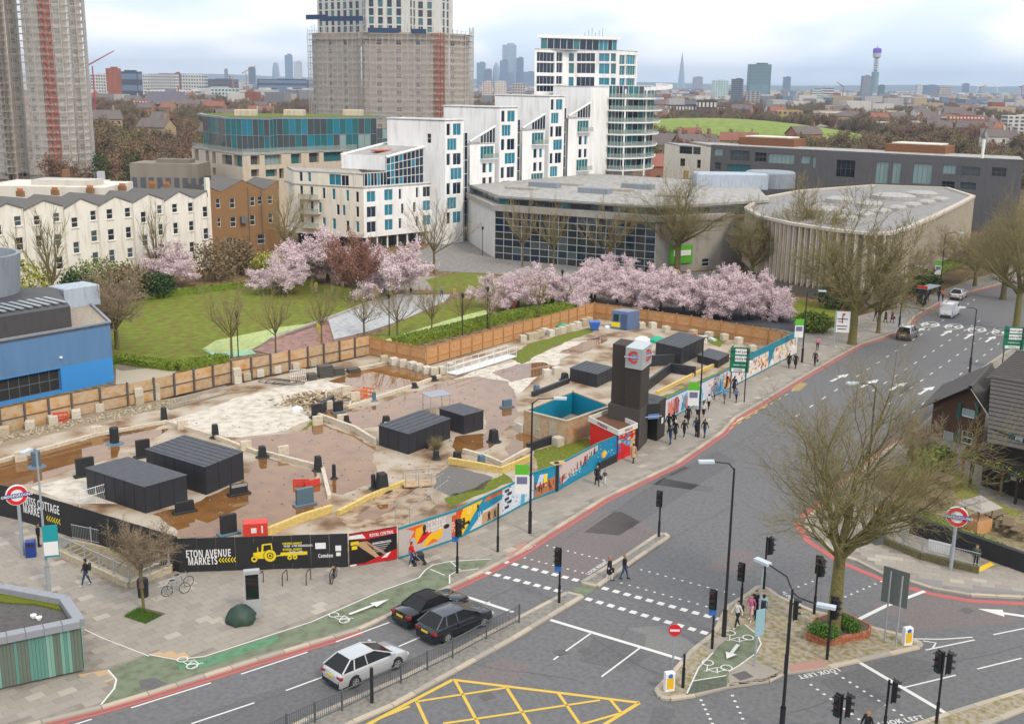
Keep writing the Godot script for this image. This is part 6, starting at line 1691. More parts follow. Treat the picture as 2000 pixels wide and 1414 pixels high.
func stone_flats() -> void:
	var fw:=mat("frame_white")
	var A:=V(-72.32,0,-258)
	var C:=V(-55.33,0,-234)
	var E:=V(-35.02,0,-258)
	var o:=thing("stone_apartments","cream stone apartment building with blue green glass penthouse behind the terrace","apartments",C)
	var yt: float=15.19
	facade(o,A,C,-0.1,yt,ww([2.03,12.42,4.3,14.85,0,8.6,12.33,10.64,14.88,0,12.48,12.34,14.6,14.86,0,18.12,12.58,23.78,14.69,5,24.68,12.62,29.21,14.92,3,1.9,9.19,3.82,11.44,0,8.52,9.66,10.23,11.49,0,12.56,9.94,14.22,11.51,0]),mat("stone"),mat("frame_grey"),0.9)
	facade(o,C,E,-0.1,yt,ww([2.01,13,4.27,15.16,5,5.56,12.8,9.92,15.11,4,12.45,12.77,15.17,15.12,3,17.33,12.8,20.13,15.19,5,21.39,12.82,26.86,15.12,3,28,12.14,29.32,15.09,5,2.02,10.6,4,12.09,5,5.72,10.39,8.62,11.89,3,9.2,9.9,10.39,11.96,0]),mat("stone"),mat("frame_grey"),0.9)
	var dp:=V(-14,0,-16)
	slab_on(o,"terrace_deck",PackedVector2Array([v2(A),v2(C),v2(E),v2(E)+Vector2(-10,-18),v2(A)+Vector2(-2,-12)]),yt-0.3,yt-0.05,mat("roof_pale"))
	var rb:=MB.new(); rb.bar([A-C+V(0.3,0,0),V(0,0,-0.5),E-C+V(-0.3,0,-0.3)],0.05,yt,yt+1.1); part(o,"terrace_rail",rb,glass("rail_glass",0.28,0.36,0.32,0.15))
	var U:=[V(-70.53,0,-262),V(-61.49,0,-246),V(-51.53,0,-243),V(-51.47,0,-250),V(-45.2,0,-252),V(-31.38,0,-262),V(-26.67,0,-267)]
	var yu: float=21.89
	for i in 6:
		var h:=yu if i != 1 else yu
		if i==5: h=yu-2.2
		curtain(o,U[i],U[i+1],yt-0.1,h,h,[4,8,2,5,11,4][i],2,[[5,3],[3,3,1,5],[3,5],[5,1,3],[1,3,5,5,4],[3,5,4]][i],mat("zinc"),"penthouse_glazing")
	var pts:=PackedVector2Array()
	for q in U: pts.append(v2(q))
	pts.append(v2(U[6])+Vector2(-8,-14)); pts.append(v2(U[0])+Vector2(-4,-10))
	slab_on(o,"penthouse_roof",pts,yu,yu+0.35,mat("zinc"))
	var gr:=PackedVector2Array()
	for q in pts: gr.append(q.lerp(v2(U[3]),0.08))
	slab_on(o,"green_roof",gr,yu+0.35,yu+0.42,mat("sedum",0.22,0.26,0.04,0.95,"turf",5.0))
	for q in [V(-59.31,0,-256),V(-49.74,0,-262),V(-37.34,0,-268)]:
		var b:=MB.new(); b.block(q-C+V(0,yu+0.4,0),V(4.5,1.3,3.0),0.1); part(o,"roof_plant",b,mat("stone"))
func library_and_school() -> void:
	var fw:=mat("frame_white")
	var A:=V(-9.16,0,-222)
	var B:=V(-3.29,0,-199)
	var C:=V(23.12,0,-185)
	var E:=V(35.02,0,-191)
	var y1: float=9.32
	var o:=thing("leisure_centre","grey leisure centre with long dark glass wall and green banner behind the blossom","building",B)
	facade(o,A,B,-0.1,y1,[],mat("pale_panel",0.66,0.65,0.63,0.8,"streak",7.0),fw)
	curtain(o,B,C,-0.1,y1-0.9,y1-0.9,17,7,[2,0,0,5,2,0],mat("mullion",0.45,0.47,0.47,0.5))
	var b:=MB.new()
	b.bar([A-B,Vector3.ZERO,C-B,E-B],0.8,y1-0.9,y1); part(o,"eaves_band",b,mat("concrete"))
	facade(o,C,E,-0.1,y1-0.9,ww([9.54,0.62,11.01,1.92,0]),mat("concrete"),fw)
	var F:=V(35.02,0,-191)+V(14,0,-14)
	facade(o,E,F,-0.1,y1-0.9,[],mat("concrete"),fw)
	var bnr:=MB.new(); var cb:=V(27.65,0,-187.1)
	var bb:=frame3(C,E)
	bnr.box(cb-B+V(0,2.93,0)+bb.z*0.1,V(4.6,3.0,0.06),bb); var bo:=part(o,"green_banner",bnr,mat("banner_green",0.10,0.42,0.02,0.6))
	bnr=MB.new(); bnr.box(cb-B+V(0.2,3.18,0)+bb.z*0.14,V(3.4,0.9,0.03),bb); part(bo,"white_print",bnr,fw)
	var in_:=V(0.6,0,-3.0)
	var y2: float=10.4
	curtain(o,A+in_,B+in_,y1,y2,y2,5,1,[0,5],mat("frame_grey"),"clerestory")
	curtain(o,B+in_,C+in_,y1,y2,y2,15,1,[0,3,5,0],mat("frame_grey"),"clerestory")
	curtain(o,C+in_,E+in_+V(4,0,0),y1,y2,y2,7,1,[0,5],mat("frame_grey"),"clerestory")
	slab_on(o,"terrace_deck",PackedVector2Array([v2(A),v2(B),v2(C),v2(E),v2(F),v2(F)+Vector2(-10,-40),v2(A)+Vector2(5,-40)]),y1-0.5,y1-0.05,mat("roof_pale"))
	slab_on(o,"main_roof",PackedVector2Array([v2(A+in_)+Vector2(-1,0),v2(B+in_)+Vector2(0,1.2),v2(C+in_)+Vector2(0,1.2),v2(E+in_)+Vector2(9,-6),v2(E)+Vector2(14,-44),v2(A)+Vector2(14,-40)]),y2,y2+0.45,mat("roof_pale"))
	for i in 14:
		var p:=B.lerp(C,(i+0.5)/14.0)
		one(o,"sun_blade",mat("galv"),"box",[p-B+V(0,y2+0.3,0.2),V(2.0,0.06,1.6),frame3(B,C)*Basis(Vector3.RIGHT,-0.25)])
	for i in 7:
		one(o,"roof_plant",mat("zinc") if i % 2 else mat("concrete"),"block",[B.lerp(C,0.1+i*0.13)-B+V(2+i,y2+0.45,-16-(i % 3)*7),V(6.0,0.5+(i % 2)*0.5,2.2),0.1,frame3(B,C)])
	one(o,"roof_drum",mat("zinc"),"lathe",[V(51.55,0,-232)-B,[Vector2(5,y2),Vector2(5,13.25),Vector2(4.6,13.36+0.2),Vector2(0,13.36+0.2)],20])
	one(o,"roof_plant_room",mat("pale_blue_clad",0.40,0.46,0.54,0.6,"streak",4.0),"block",[V(42.68,0,-228)-B+V(0,y2,0),V(14,3.0,6),0.2])
	var base:=pp([38.67,-190,38.43,-178,41.35,-169,45.62,-162,49.78,-158.5,52.41,-159,56.87,-165,66.41,-181,80.16,-205,87.25,-218,88.91,-236,75.21,-240,56.42,-225,44.73,-208])
	o=thing("fin_library","long low library wrapped in pale vertical concrete fins beside the road","library",V(base[4].x,0,base[4].y))
	var yl: float=10.38
	var inner:=PackedVector2Array()
	var cen:=Vector2.ZERO
	for q in base: cen += q/base.size()
	for q in base: inner.append(q.lerp(cen,0.012))
	slab_on(o,"wall",inner,-0.1,yl-0.3,mat("library_wall",0.20,0.175,0.15,0.9,"streak",4.0))
	slab_on(o,"roof",inner,yl-0.3,yl-0.15,mat("library_roof",0.27,0.265,0.26,0.9,"patch",8.0))
	var fin:=MB.new()
	fin.box(V(0,(yl-1.5)*0.5+1.5,0),V(0.24,yl-1.5,0.7)); fin.box(V(0.2,(yl-1.5)*0.5+1.6,-0.1),V(0.2,yl-1.9,0.4))
	var fm:=fin.mesh()
	for i in 10:
		var a:=base[i]
		var e:=base[i+1]
		var n:=maxi(1,roundi(a.distance_to(e)/(0.85 if i >= 5 else 1.25)))
		for k in n:
			var p:=a.lerp(e,(k+0.5)/n)
			var f:=part(o,"fin",fm,mat(["fin_a","fin_b"][(i+k) % 2],0.52+0.06*((i+k) % 2),0.46+0.05*((i+k) % 2),0.39,0.9,"streak",5.0),V(p.x,0,p.y)-o.position)
			f.rotation.y=-atan2(e.y-a.y,e.x-a.x)
	var lst:=[]
	for q in base: lst.append(V(q.x,0,q.y)-o.position)
	lst.append(lst[0])
	one(o,"parapet",mat("fin_a"),"bar",[lst,0.9,yl-0.25,yl+0.15])
	for q in [[V(50.56,0,-186),3.4],[V(61.09,0,-196),2.4],[V(58.05,0,-204),2.6],[V(70.19,0,-212),4.0],[V(77.48,0,-218),3.0]]:
		one(o,"rooflight_drum",mat("drum_pale",0.40,0.39,0.37,0.7,"patch",3.0),"lathe",[q[0]-o.position,[Vector2(q[1],yl-0.2),Vector2(q[1],yl+0.5),Vector2(q[1]*0.7,yl+0.8),Vector2(0,yl+0.9)],14])
	for i in 7:
		one(o,"rooflight",mat("drum_pale"),"block",[V(54.22,0,-176)-o.position+V(i*4.4-3,yl-0.15,-i*5.5),V(2.2,0.7,3.6),0.3,Basis(Vector3.UP,-0.7)])
	A=V(49.47,0,-292)
	B=V(108.5,0,-246)
	y1=15.69
	o=thing("school_building","dark grey three storey school with pale green windows and rusty roof boxes","school",A)
	facade(o,A,B,-0.1,y1,ww([15.84,11.97,22.62,14.3,4,24.31,12.29,26.62,14.13,4,27.32,11.34,28.14,14.09,4,33.27,9.66,37.85,13.63,0,42.81,8.71,45.76,13.71,4,46.67,8.92,48.61,13.74,4,51.43,9.29,55.65,13.76,4,57.99,11.8,60.81,13.79,4,62.12,11.65,66.12,13.62,5,68.45,11.86,71.53,13.8,0,58.06,8.51,60.89,10.19,0,62.12,8.65,65.5,10.21,5,0.99,13.01,3.36,14.78,4,5.4,12.02,10.74,14.56,5,12.17,12.15,15.29,14.35,0,4.72,8.81,11.15,11.14,3,1.38,9.61,3.03,11.39,0]),mat("school_grey",0.125,0.122,0.13,0.8,"streak",6.0),mat("frame_grey"),0.25)
	slab_on(o,"roof",PackedVector2Array([v2(A),v2(B),v2(B)+Vector2(5,-14),v2(A)+Vector2(-3,-16)]),y1-0.3,y1-0.05,mat("roof_pale"))
	var WL:=V(42.57,0,-300)
	facade(o,WL,A+V(0,0,0.05),-0.1,y1-0.6,ww([-0.17,12.93,4.44,15.08,0,4.68,12.98,7.26,14.94,5,0.49,9.73,2.25,11.72,0,6.2,9.58,7.49,11.7,0]),mat("flat_cream"),mat("frame_grey"),0.25)
	facade(o,B,B+V(6,0,-16),-0.1,y1,[],mat("school_grey"),fw)
	facade(o,WL+V(-2,0,-14),WL,-0.1,y1-0.6,[],mat("flat_cream"),fw)
	slab_on(o,"roof",PackedVector2Array([v2(WL),v2(A),v2(A)+Vector2(-3,-16),v2(WL)+Vector2(-2,-14)]),y1-0.9,y1-0.65,mat("roof_pale"))
	for q in [[V(65.2,0,-294),15.0,1.9],[V(95.12,0,-272),14.0,1.8]]:
		var rb:=one(o,"rusty_roof_box",mat("rust",0.22,0.095,0.045,0.85,"streak",3.0),"block",[q[0]-A+V(0,y1-0.1,0),V(q[1],q[2],7.0),0.05,frame3(A,B)])
		one(rb,"roof_cap",mat("flat_cream"),"block",[q[0]-A+V(0,y1+q[2],0),V(q[1]*0.8,0.3,6.0),0.05,frame3(A,B)])
	one(o,"white_mast",fw,"tube",[V(101.13,0,-250)-A+V(0,y1,0),V(101.13,0,-250)-A+V(0,y1+4,0),0.35,0.35,8])
func scaffold_tower(called: String,label: String,pts: Array,y1: float,top: float,hoist: int,lift: float,sail: float,netting: Material) -> Node3D:
	var o:=thing(called,label,"tower",pts[0],0.0,"tower blocks wrapped in scaffolding")
	var org: Vector3=pts[0]
	org.y=0
	o.position=org
	for i in pts.size()-1:
		var a: Vector3=pts[i]
		var e: Vector3=pts[i+1]
		a.y=0; e.y=0
		var bs:=frame3(a,e)
		var L:=a.distance_to(e)
		var wa:=a-bs.z*1.6
		var we:=e-bs.z*1.6
		var list:=[]
		if i != hoist:
			for j in int(top/2.75): 
				for k in maxi(1,int(L/3.4)):
					if (k+i) % 2==0: list.append([k*3.4+0.6,j*2.75+0.8,k*3.4+2.4,j*2.75+2.3,[0,5,3][(j*7+k) % 3]])
		if list.size()>0 and list.size()<170: facade(o,wa,we,-0.1,top,list,mat("tower_panel",0.66,0.61,0.55,0.9,"streak",9.0),mat("frame_white"),0.12)
		else: facade(o,wa,we,-0.1,top,[],mat("tower_panel"),mat("frame_white"),0.12)
		var n:=maxi(2,roundi(L/2.2))
		for k in n+1:
			var b:=MB.new()
			b.tube(a.lerp(e,float(k)/n)-org,a.lerp(e,float(k)/n)-org+V(0,y1+rng.randf_range(0.3,3.0),0),0.10,0.10,4)
			part(o,"standard",b,mat("tube",0.52,0.50,0.48,0.5,"",1.0,0.3))
		var y:=lift
		var lv:=0
		while y<y1:
			var b:=MB.new()
			b.box((a+e)*0.5-org+V(0,y,0),V(L,0.09,0.09),bs)
			b.box((a+e)*0.5-org+V(0,y-0.12,0)-bs.z*0.7,V(L,0.06,1.3),bs)
			if i != hoist and lv % 2==0: b.box((a+e)*0.5-org+V(0,y+1.0,0),V(L,0.07,0.07),bs)
			part(o,"lift_boards",b,mat("scaf_board",0.46,0.41,0.36,0.9,"fine",1.0))
			y += lift
			lv += 1
		if i==hoist:
			var r:=MB.new()
			y=0.0
			while y<y1-1:
				var zig:=a.lerp(e,0.15) if int(y/2) % 2 else a.lerp(e,0.85)
				var zag:=a.lerp(e,0.85) if int(y/2) % 2 else a.lerp(e,0.15)
				r.tube(zig-org+V(0,y,0)+bs.z*0.6,zag-org+V(0,y+2,0)+bs.z*0.6,0.09,0.09,4)
				r.box(a.lerp(e,0.5)-org+V(0,y,0)+bs.z*0.6,V(L*0.75,0.14,0.12),bs)
				y += 2.0
			for s in [0.12,0.38,0.62,0.88]: r.box(a.lerp(e,s)-org+V(0,y1*0.5,0)+bs.z*0.5,V(0.16,y1,0.16),bs)
			part(o,"red_hoist_mast",r,mat("hoist_red",0.42,0.07,0.05,0.6))
		else:
			var k2:=0
			y=lift
			while y+lift*2 <= y1-1.0:
				var nb:=MB.new()
				var off:=bs.z*(0.12+0.05*(k2 % 3))
				nb.quad(a-org+off+V(0,y+lift*2-0.05,0),e-org+off+V(0,y+lift*2-0.05,0),e-org+off*1.4+V(0,y+0.05,0),a-org+off*1.4+V(0,y+0.05,0))
				part(o,"debris_netting",nb,netting)
				y += lift*2
				k2 += 1
	return o
func towers() -> void:
	var net:=mat("netting",0.74,0.70,0.65,1.0,"streak",11.0)
	net.transparency=BaseMaterial3D.TRANSPARENCY_ALPHA
	net.albedo_color.a=0.26
	var net2:=mat("netting_pale",0.80,0.77,0.72,1.0,"streak",13.0)
	net2.transparency=BaseMaterial3D.TRANSPARENCY_ALPHA
	net2.albedo_color.a=0.28
	var n:=func(u: float) -> float: return u
	scaffold_tower("scaffolded_tower","tower block in pale netting with a red hoist at the left edge",[V(-165.95,0,-352),V(-148.54,0,-340),V(-149.38,0,-344),V(-145.72,0,-344),V(-142.43,0,-338),V(-135.79,0,-336),V(-132.71,0,-338),V(-128.98,0,-340),V(-129.89,0,-344),V(-126.97,0,-346),V(-131.88,0,-362)],59.55,59.55,5,2.0,0.3,net2)
	var o:=scaffold_tower("scaffolded_tower","tower block half wrapped in brown netting with blue sheets, centre",[V(-74.34,0,-420),V(-69.67,0,-412),V(-54.25,0,-402),V(-51.6,0,-398),V(-28.01,0,-396),V(-24.29,0,-398),V(-21.71,0,-402),V(-16.29,0,-408),V(-15.29,0,-420)],46.3,46.3,4,2.0,0.3,net)
	var fw:=mat("frame_white")
	var y0: float=45.63
	var y1: float=68.33
	var P:=[V(-71.33,0,-424),V(-53.49,0,-410),V(-51.05,0,-402),V(-36.4,0,-402),V(-34.81,0,-408),V(-26.09,0,-410),V(-22.61,0,-418)]
	for i in P.size()-1:
		var L:=(P[i] as Vector3).distance_to(P[i+1])
		var lst:=[]
		if L>4:
			for k in int(L/3.1):
				for j in 9: lst.append([k*3.1+0.9,y0+0.6+j*2.75,k*3.1+2.5,y0+2.9+j*2.75,[0,3,2][(j+k) % 3]])
		facade(o,P[i],P[i+1],y0-4.0,y1,lst,mat("tower_top",0.60,0.60,0.58,0.8,"streak",9.0),mat("frame_grey"),0.2,"upper_wall")
	for q in [[V(-73.27,51.34,-412),V(-64.99,51.24,-408)],[V(-67.32,50.59,-406),V(-52,50.48,-400)],[V(-49.96,46.73,-397),V(-39.32,46.55,-397)],[V(-35.29,46.56,-396),V(-30.33,46.3,-396)]]:
		var a: Vector3=q[0]-o.position
		var e: Vector3=q[1]-o.position
		var b:=MB.new(); b.box((a+e)*0.5,V(a.distance_to(e),1.6,0.2),frame3(a,e)); part(o,"blue_sheeting",b,mat("sheet_blue",0.03,0.06,0.13,0.6))
func local_buildings() -> void:
	var fw:=mat("frame_white")
	var b: MB
	var A:=V(-52.16,0,-96.71)
	var B:=V(-40.38,0,-111.64)
	var y1: float=6.24
	var o:=thing("blue_theatre","blue clad building with dark windows at the left edge by the park","building",B)
	mat("blue_clad",0.10,0.215,0.40,0.55,"streak",14.0)
	mat("blue_bright",0.04,0.25,0.62,0.5)
	var ww_:=ww([7.73,0,13.9,3.37,0])
	facade(o,A,B,2.6,y1,[],mat("blue_clad"),fw)
	facade(o,A,B,-0.1,2.6,[[1.0,0.3,A.distance_to(B)*0.70,2.5,0]],mat("blue_bright"),mat("frame_grey"),0.4,"lower_wall")
	facade(o,B,B+V(-8,0,-14),-0.1,y1,[],mat("blue_clad"),fw)
	slab_on(o,"roof",PackedVector2Array([v2(A),v2(B),v2(B)+Vector2(-8,-14),v2(A)+Vector2(-12,-20)]),y1-0.4,y1-0.15,mat("roof_gravel",0.36,0.31,0.25,0.95,"patch",3.0))
	one(o,"roof_edge",mat("zinc"),"bar",[[A-B,Vector3.ZERO,V(-8,0,-14)],0.3,y1-0.1,y1+0.08])
	var d2:=(A-B).normalized()
	slab_on(o,"dark_upper_storey",PackedVector2Array([v2(B+d2*5+V(0,0,-2)),v2(A+V(0,0,-2)),v2(A)+Vector2(-10,-18),v2(B)+Vector2(-9,-9)]),y1-0.2,y1+1.9,mat("dark_clad2",0.06,0.058,0.062,0.6,"streak",4.0))
	one(o,"roof_plant",mat("pale_blue_clad"),"block",[V(-47.38,0,-121)-B+V(0,y1-0.2,0),V(4.2,2.2,3.0),0.1,frame3(A,B)])
	one(o,"zinc_drum",mat("zinc"),"lathe",[V(-56.19,0,-116)-B,[Vector2(4.6,y1),Vector2(5.1,y1+6.0),Vector2(4.7,y1+6.0),Vector2(4.5,y1+4.6),Vector2(0,y1+4.6)],28])
	for i in 9:
		one(o,"roof_slat",mat("galv"),"box",[B+d2*(6.5+i*0.9)-B+V(-1.5,y1+2.1,-5.5),V(0.4,0.08,4.0),frame3(A,B)])
	one(o,"wall_lamp",fw,"lathe",[B+d2*5.6-B+frame3(A,B).z*0.08+V(0,3.4,0),[Vector2(0,0),Vector2(0.16,0.1),Vector2(0.16,0.25),Vector2(0,0.3)],8])
	var K:=V(-21.96,0.12,-53.36)
	var M:=V(-27.22,0.12,-50.4)
	var N:=V(-22.78,0,-54.56)
	var yk: float=2.98
	o=thing("glass_pavilion","low pavilion with green patinated glass strips and a mossy roof at lower left","pavilion",K)
	facade(o,M,K,0.1,yk-0.32,[],mat("pav_back",0.05,0.07,0.06,0.6),fw)
	facade(o,K,N,0.1,yk-0.32,[],mat("pav_back"),fw)
	var rr:=RandomNumberGenerator.new(); rr.seed=3
	for f in [[M,K],[K,N]]:
		var bs:=frame3(f[0],f[1])
		var L: float=f[0].distance_to(f[1])
		var n:=roundi(L/0.17)
		for i in n:
			b=MB.new(); b.box(Vector3.ZERO,V(L/n-0.012,yk-0.5,0.04),bs)
			var t:=rr.randi() % 6
			var m: Material=[glass("strip_a",0.16,0.33,0.27,0.15),glass("strip_b",0.10,0.24,0.20,0.15),glass("strip_c",0.12,0.15,0.12,0.2),glass("strip_a",0,0,0),glass("strip_d",0.21,0.35,0.29,0.2),glass("strip_b",0,0,0)][t]
			part(o,"glass_strip",b,m,f[0].lerp(f[1],(i+0.5)/n)-K+bs.z*(0.03+rr.randf()*0.03)+V(0,(yk-0.32)*0.5+0.05,0))
	var Wt:=V(-27.79,0,-57.45)
	var Wl:=V(-31.35,0,-57.86)
	var ring:=[M,K,V(-23.81,0,-56.12),Wt,Wl]
	facade(o,N,V(-23.81,0,-56.12),0.1,yk-0.32,[],mat("pav_back"),fw)
	var pts:=PackedVector2Array()
	for q in ring: pts.append(v2(q))
	slab_on(o,"roof",pts,yk-0.75,yk-0.55,mat("roof_dark",0.10,0.095,0.09,0.9,"patch",3.0))
	var cp:=[]
	for q in ring: cp.append(q-K)
	for i in 4:
		var bs:=frame3(cp[i],cp[i+1])
		var L: float=cp[i].distance_to(cp[i+1])
		var n:=maxi(1,roundi(L/0.9))
		for j in n:
			b=MB.new(); b.block(Vector3.ZERO,V(L/n-0.015,0.4,0.55),0.03,bs)
			part(o,"coping_sheet",b,mat("coping",0.27,0.28,0.31,0.45,"fine",1.0),cp[i].lerp(cp[i+1],(j+0.5)/n)+V(0,yk-0.4,0))
	var ms:=PackedVector2Array([v2(V(-29.48,0,-57.37)),v2(V(-26.78,0,-56.94)),v2(V(-24.14,0,-56.03)),v2(V(-23.65,0,-55.32)),v2(V(-25.55,0,-55.99)),v2(V(-29.01,0,-56.37))])
	slab_on(o,"moss",ragged(ms,0.3,0.15,5),yk-0.55,yk-0.46,mat("moss_top",0.24,0.23,0.03,1.0,"turf",2.0))
	for q in [V(-24.81,0,-54.49),V(-24.43,0,-54.26)]:
		one(o,"roof_vent",fw,"lathe",[q-K+V(0,yk-0.55,0),[Vector2(0.1,0),Vector2(0.1,0.2),Vector2(0.16,0.22),Vector2(0.16,0.3),Vector2(0,0.33)],10])
	pub()
func pub() -> void:
	var b: MB
	var G0:=V(35.81,0,-92.9)
	var o:=thing("chalet_pub","dark timber chalet pub with steep grey tiled roofs and a flowered balcony","pub",V(34.9,0.12,-81.15))
	var org:=o.position
	mat("tile",0.075,0.067,0.062,0.85,"streak",2.2)
	mat("timber_black",0.03,0.025,0.022,0.7,"timber",1.0)
	mat("timber_brown",0.09,0.048,0.029,0.8,"timber",1.4)
	mat("shutter_green",0.012,0.075,0.06,0.6)
	var A:=V(37.34,0,-97)
	var B:=V(40.33,0,-93)
	var bk:=V(5.25,0,-7.8)
	var ye: float=3.22
	var yr: float=5.06
	facade(o,A,B,-0.1,ye,ww([2.78,2.48,3.96,3.73,4,1.23,-0.27,2.2,0.77,4,2.97,0.11,4.01,1.23,0]),mat("timber_brown"),mat("frame_white"),0.12,"gable_wall")
	var mid:=A.lerp(B,0.66)+V(0,yr,0)
	b=MB.new(); b.tri(A+V(0,ye,0)-org,mid-org,B+V(0,ye,0)-org)
	for i in b.v.size(): b.v[i].y += org.y
	part(o,"gable",b,mat("timber_brown"))
	facade(o,A+bk,A,-0.1,ye,[],mat("timber_black"),mat("frame_white"))
	var ov:=(B-A).normalized()*1.3
	for s in [[A-ov+V(0,ye-0.9,0),mid],[B+ov+V(0,ye-0.9,0),mid]]:
		roof_tiles(o,s[0]-V(org.x,0,org.z)+V(-0.3,0,0.8),s[1]+V(0,0.25,0)-V(org.x,0,org.z)+V(-0.3,0,0.8),bk+V(0,0,-0.8))
	for q in ww([2.41,2.1,2.74,3.63,0,4.01,2.5,4.34,4.01,0,2.49,-0.19,2.92,1.17,0]):
		var bs:=frame3(A,B)
		one(o,"shutter",mat("shutter_green"),"box",[V(A.x-org.x,0,A.z-org.z)+bs.x*(q[0]+q[2])*0.5+V(0,(q[1]+q[3])*0.5,0)+bs.z*0.06,V(absf(q[2]-q[0]),absf(q[3]-q[1]),0.06),bs])
	var C:=V(36.67,0,-84)
	var E:=V(41.44,0,-76)
	var yb: float=4.67
	facade(o,C,E,-0.1,yb,ww([2.44,4.08,3.07,4.93,4,2.46,1.25,3.34,2.34,4,0.87,1.45,1.57,2.25,0,4.44,4.17,5.25,5.11,4,4.8,1.53,5.8,2.68,4]),mat("timber_black"),mat("frame_white"),0.1)
	facade(o,C+V(5,0,-9),C,-0.1,yb,[],mat("timber_black"),mat("frame_white"))
	for q in ww([2.07,0.92,2.42,2.26,0,2.06,3.77,2.4,4.86,0]):
		var bs:=frame3(C,E)
		one(o,"shutter",mat("shutter_green"),"box",[V(C.x-org.x,0,C.z-org.z)+bs.x*(q[0]+q[2])*0.5+V(0,(q[1]+q[3])*0.5,0)+bs.z*0.06,V(absf(q[2]-q[0]),absf(q[3]-q[1]),0.06),bs])
	var lo:=C-V(org.x,0,org.z)+V(-0.6,yb-0.7,1.6)
	var hi:=V(39.1,0,-90)-V(org.x,0,org.z)+V(0,7.09,0)
	roof_tiles(o,lo,hi,E-C+V(4,0,0))
	var hi2:=hi+V(0.2,0,-0.2)
	roof_tiles(o,hi2+V(3.5,-4.2,-9.0),hi2,E-C+V(4,0,0))
	var rg:=V(46.77,0,-103)-V(org.x,0,org.z)+V(0,6.32,0)
	roof_tiles(o,V(40.78,0,-95)-V(org.x,0,org.z)+V(0,5.77,0),rg,V(9,0,2))
	var bl:=frame3(C,E)
	var yk: float=3.19
	var c0:=C-V(org.x,0,org.z)+bl.z*1.3
	var bc:=one(o,"balcony",mat("timber_black"),"box",[c0+bl.x*5+V(0,yk-0.9,-0.6),V(11.5,0.15,1.6),bl])
	for i in 40:
		one(bc,"balcony_board",mat("timber_black"),"box",[c0+bl.x*(-0.6+i*0.28)+V(0,yk-0.4,0),V(0.24,0.95,0.05),bl])
	var rr:=RandomNumberGenerator.new(); rr.seed=12
	for i in 11:
		b=MB.new()
		for k in 60:
			var p:=c0+bl.x*(-0.4+i*0.95)+bl.z*0.22+V(rr.randfn(0,0.3),yk-0.65+rr.randfn(0,0.16),rr.randfn(0,0.06))
			b.col=[Color(0.05,0.16,0.02),Color(0.08,0.22,0.03),Color(0.5,0.3,0.02),Color(0.06,0.18,0.03)][rr.randi() % 4]
			var q:=V(rr.randfn(0,1),rr.randfn(0,1),rr.randfn(0,1)).normalized()*0.09
			b.tri(p,p+q,p+V(q.y,-q.x,q.z))
		part(bc,"flower_box",b,vmat("leafy"))
	for i in 3:
		one(o,"balcony_post",mat("timber_black"),"tube",[c0+bl.x*i*4.0+V(0,-0.1,0),c0+bl.x*i*4.0+V(0,yk-0.9,0),0.12,0.12,8])
func roof_tiles(o: Node3D,lo: Vector3,hi: Vector3,run: Vector3) -> void:
	var n:=15
	var up:=(hi-lo)/n
	var nrm:=run.cross(hi-lo).normalized()
	if nrm.y<0: nrm=-nrm
	var rf:=MB.new()
	rf.quad(lo,hi,hi+run,lo+run)
	var ro:=part(o,"roof",rf,mat("tile"))
	for i in n:
		var b:=MB.new()
		var p:=lo+up*i
		b.quad(p+nrm*0.10,p+up*1.05+nrm*0.03,p+up*1.05+run+nrm*0.03,p+run+nrm*0.10)
		b.quad(p+nrm*0.10,p+run+nrm*0.10,p+run+nrm*0.01,p+nrm*0.01)
		part(ro,"tile_course",b,mat("tile"))
	var c:=MB.new()
	c.tube(hi+nrm*0.05,hi+run+nrm*0.05,0.14,0.14,6)
	part(ro,"ridge_tiles",c,mat("tile"))
# ---------------------------------------------------------------- park and trees
var tree_kinds:={}
func limb(wood: MB,twig: MB,p: Vector3,d: Vector3,len: float,rad: float,lvl: int,o: Dictionary,r: RandomNumberGenerator) -> void:
	var last: bool=lvl >= o.levels
	var seg:=2 if last else 3
	var q:=p
	var dd:=d
	var fine: bool=lvl >= o.levels-1
	var kids: int=o.kids[mini(lvl,o.kids.size()-1)]
	rad=maxf(rad,o.get("thin",0.014))
	for s in seg:
		dd=(dd+V(r.randfn(0,o.wander),r.randfn(0,o.wander)+o.up,r.randfn(0,o.wander))).normalized()
		var e:=q+dd*len/seg
		var r0:=rad*(1.0-0.7*s/seg)
		var r1:=rad*(1.0-0.7*(s+1)/seg)
		if fine: twig.col=o.tone.lerp(o.tone2,r.randf())
		(twig if fine else wood).tube(q,e,r0,r1,3 if fine else (5 if lvl>0 else 8))
		if not last:
			var n:=kids/seg+(1 if r.randf()<(kids % seg)/float(seg) else 0)
			for k in n:
				var side:=V(r.randfn(0,1),r.randfn(0,1)*0.5,r.randfn(0,1)).normalized()
				limb(wood,twig,q.lerp(e,r.randf_range(0.2,1.0)),(dd*o.fwd+side*o.open).normalized(),len*r.randf_range(o.shrink*0.8,o.shrink*1.15),r1*0.66,lvl+1,o,r)
			if s==seg-1: limb(wood,twig,e,dd,len*o.shrink,r1,lvl+1,o,r)
		elif o.has("bloom"):
			for k in int(o.bloom):
				var c: Vector3=q.lerp(e,r.randf())+V(r.randfn(0,1),r.randfn(0,1),r.randfn(0,1))*o.fluff
				var s1: Vector3=V(r.randfn(0,1),r.randfn(0,1),r.randfn(0,1)).normalized()*o.petal
				var s2: Vector3=s1.cross(V(r.randfn(0,1),r.randfn(0,1),r.randfn(0,1))).normalized()*o.petal
				o.flowers.col=o.pink.lerp(o.pink2,r.randf())
				o.flowers.quad(c-s1,c+s2,c+s1,c-s2)
		q=e
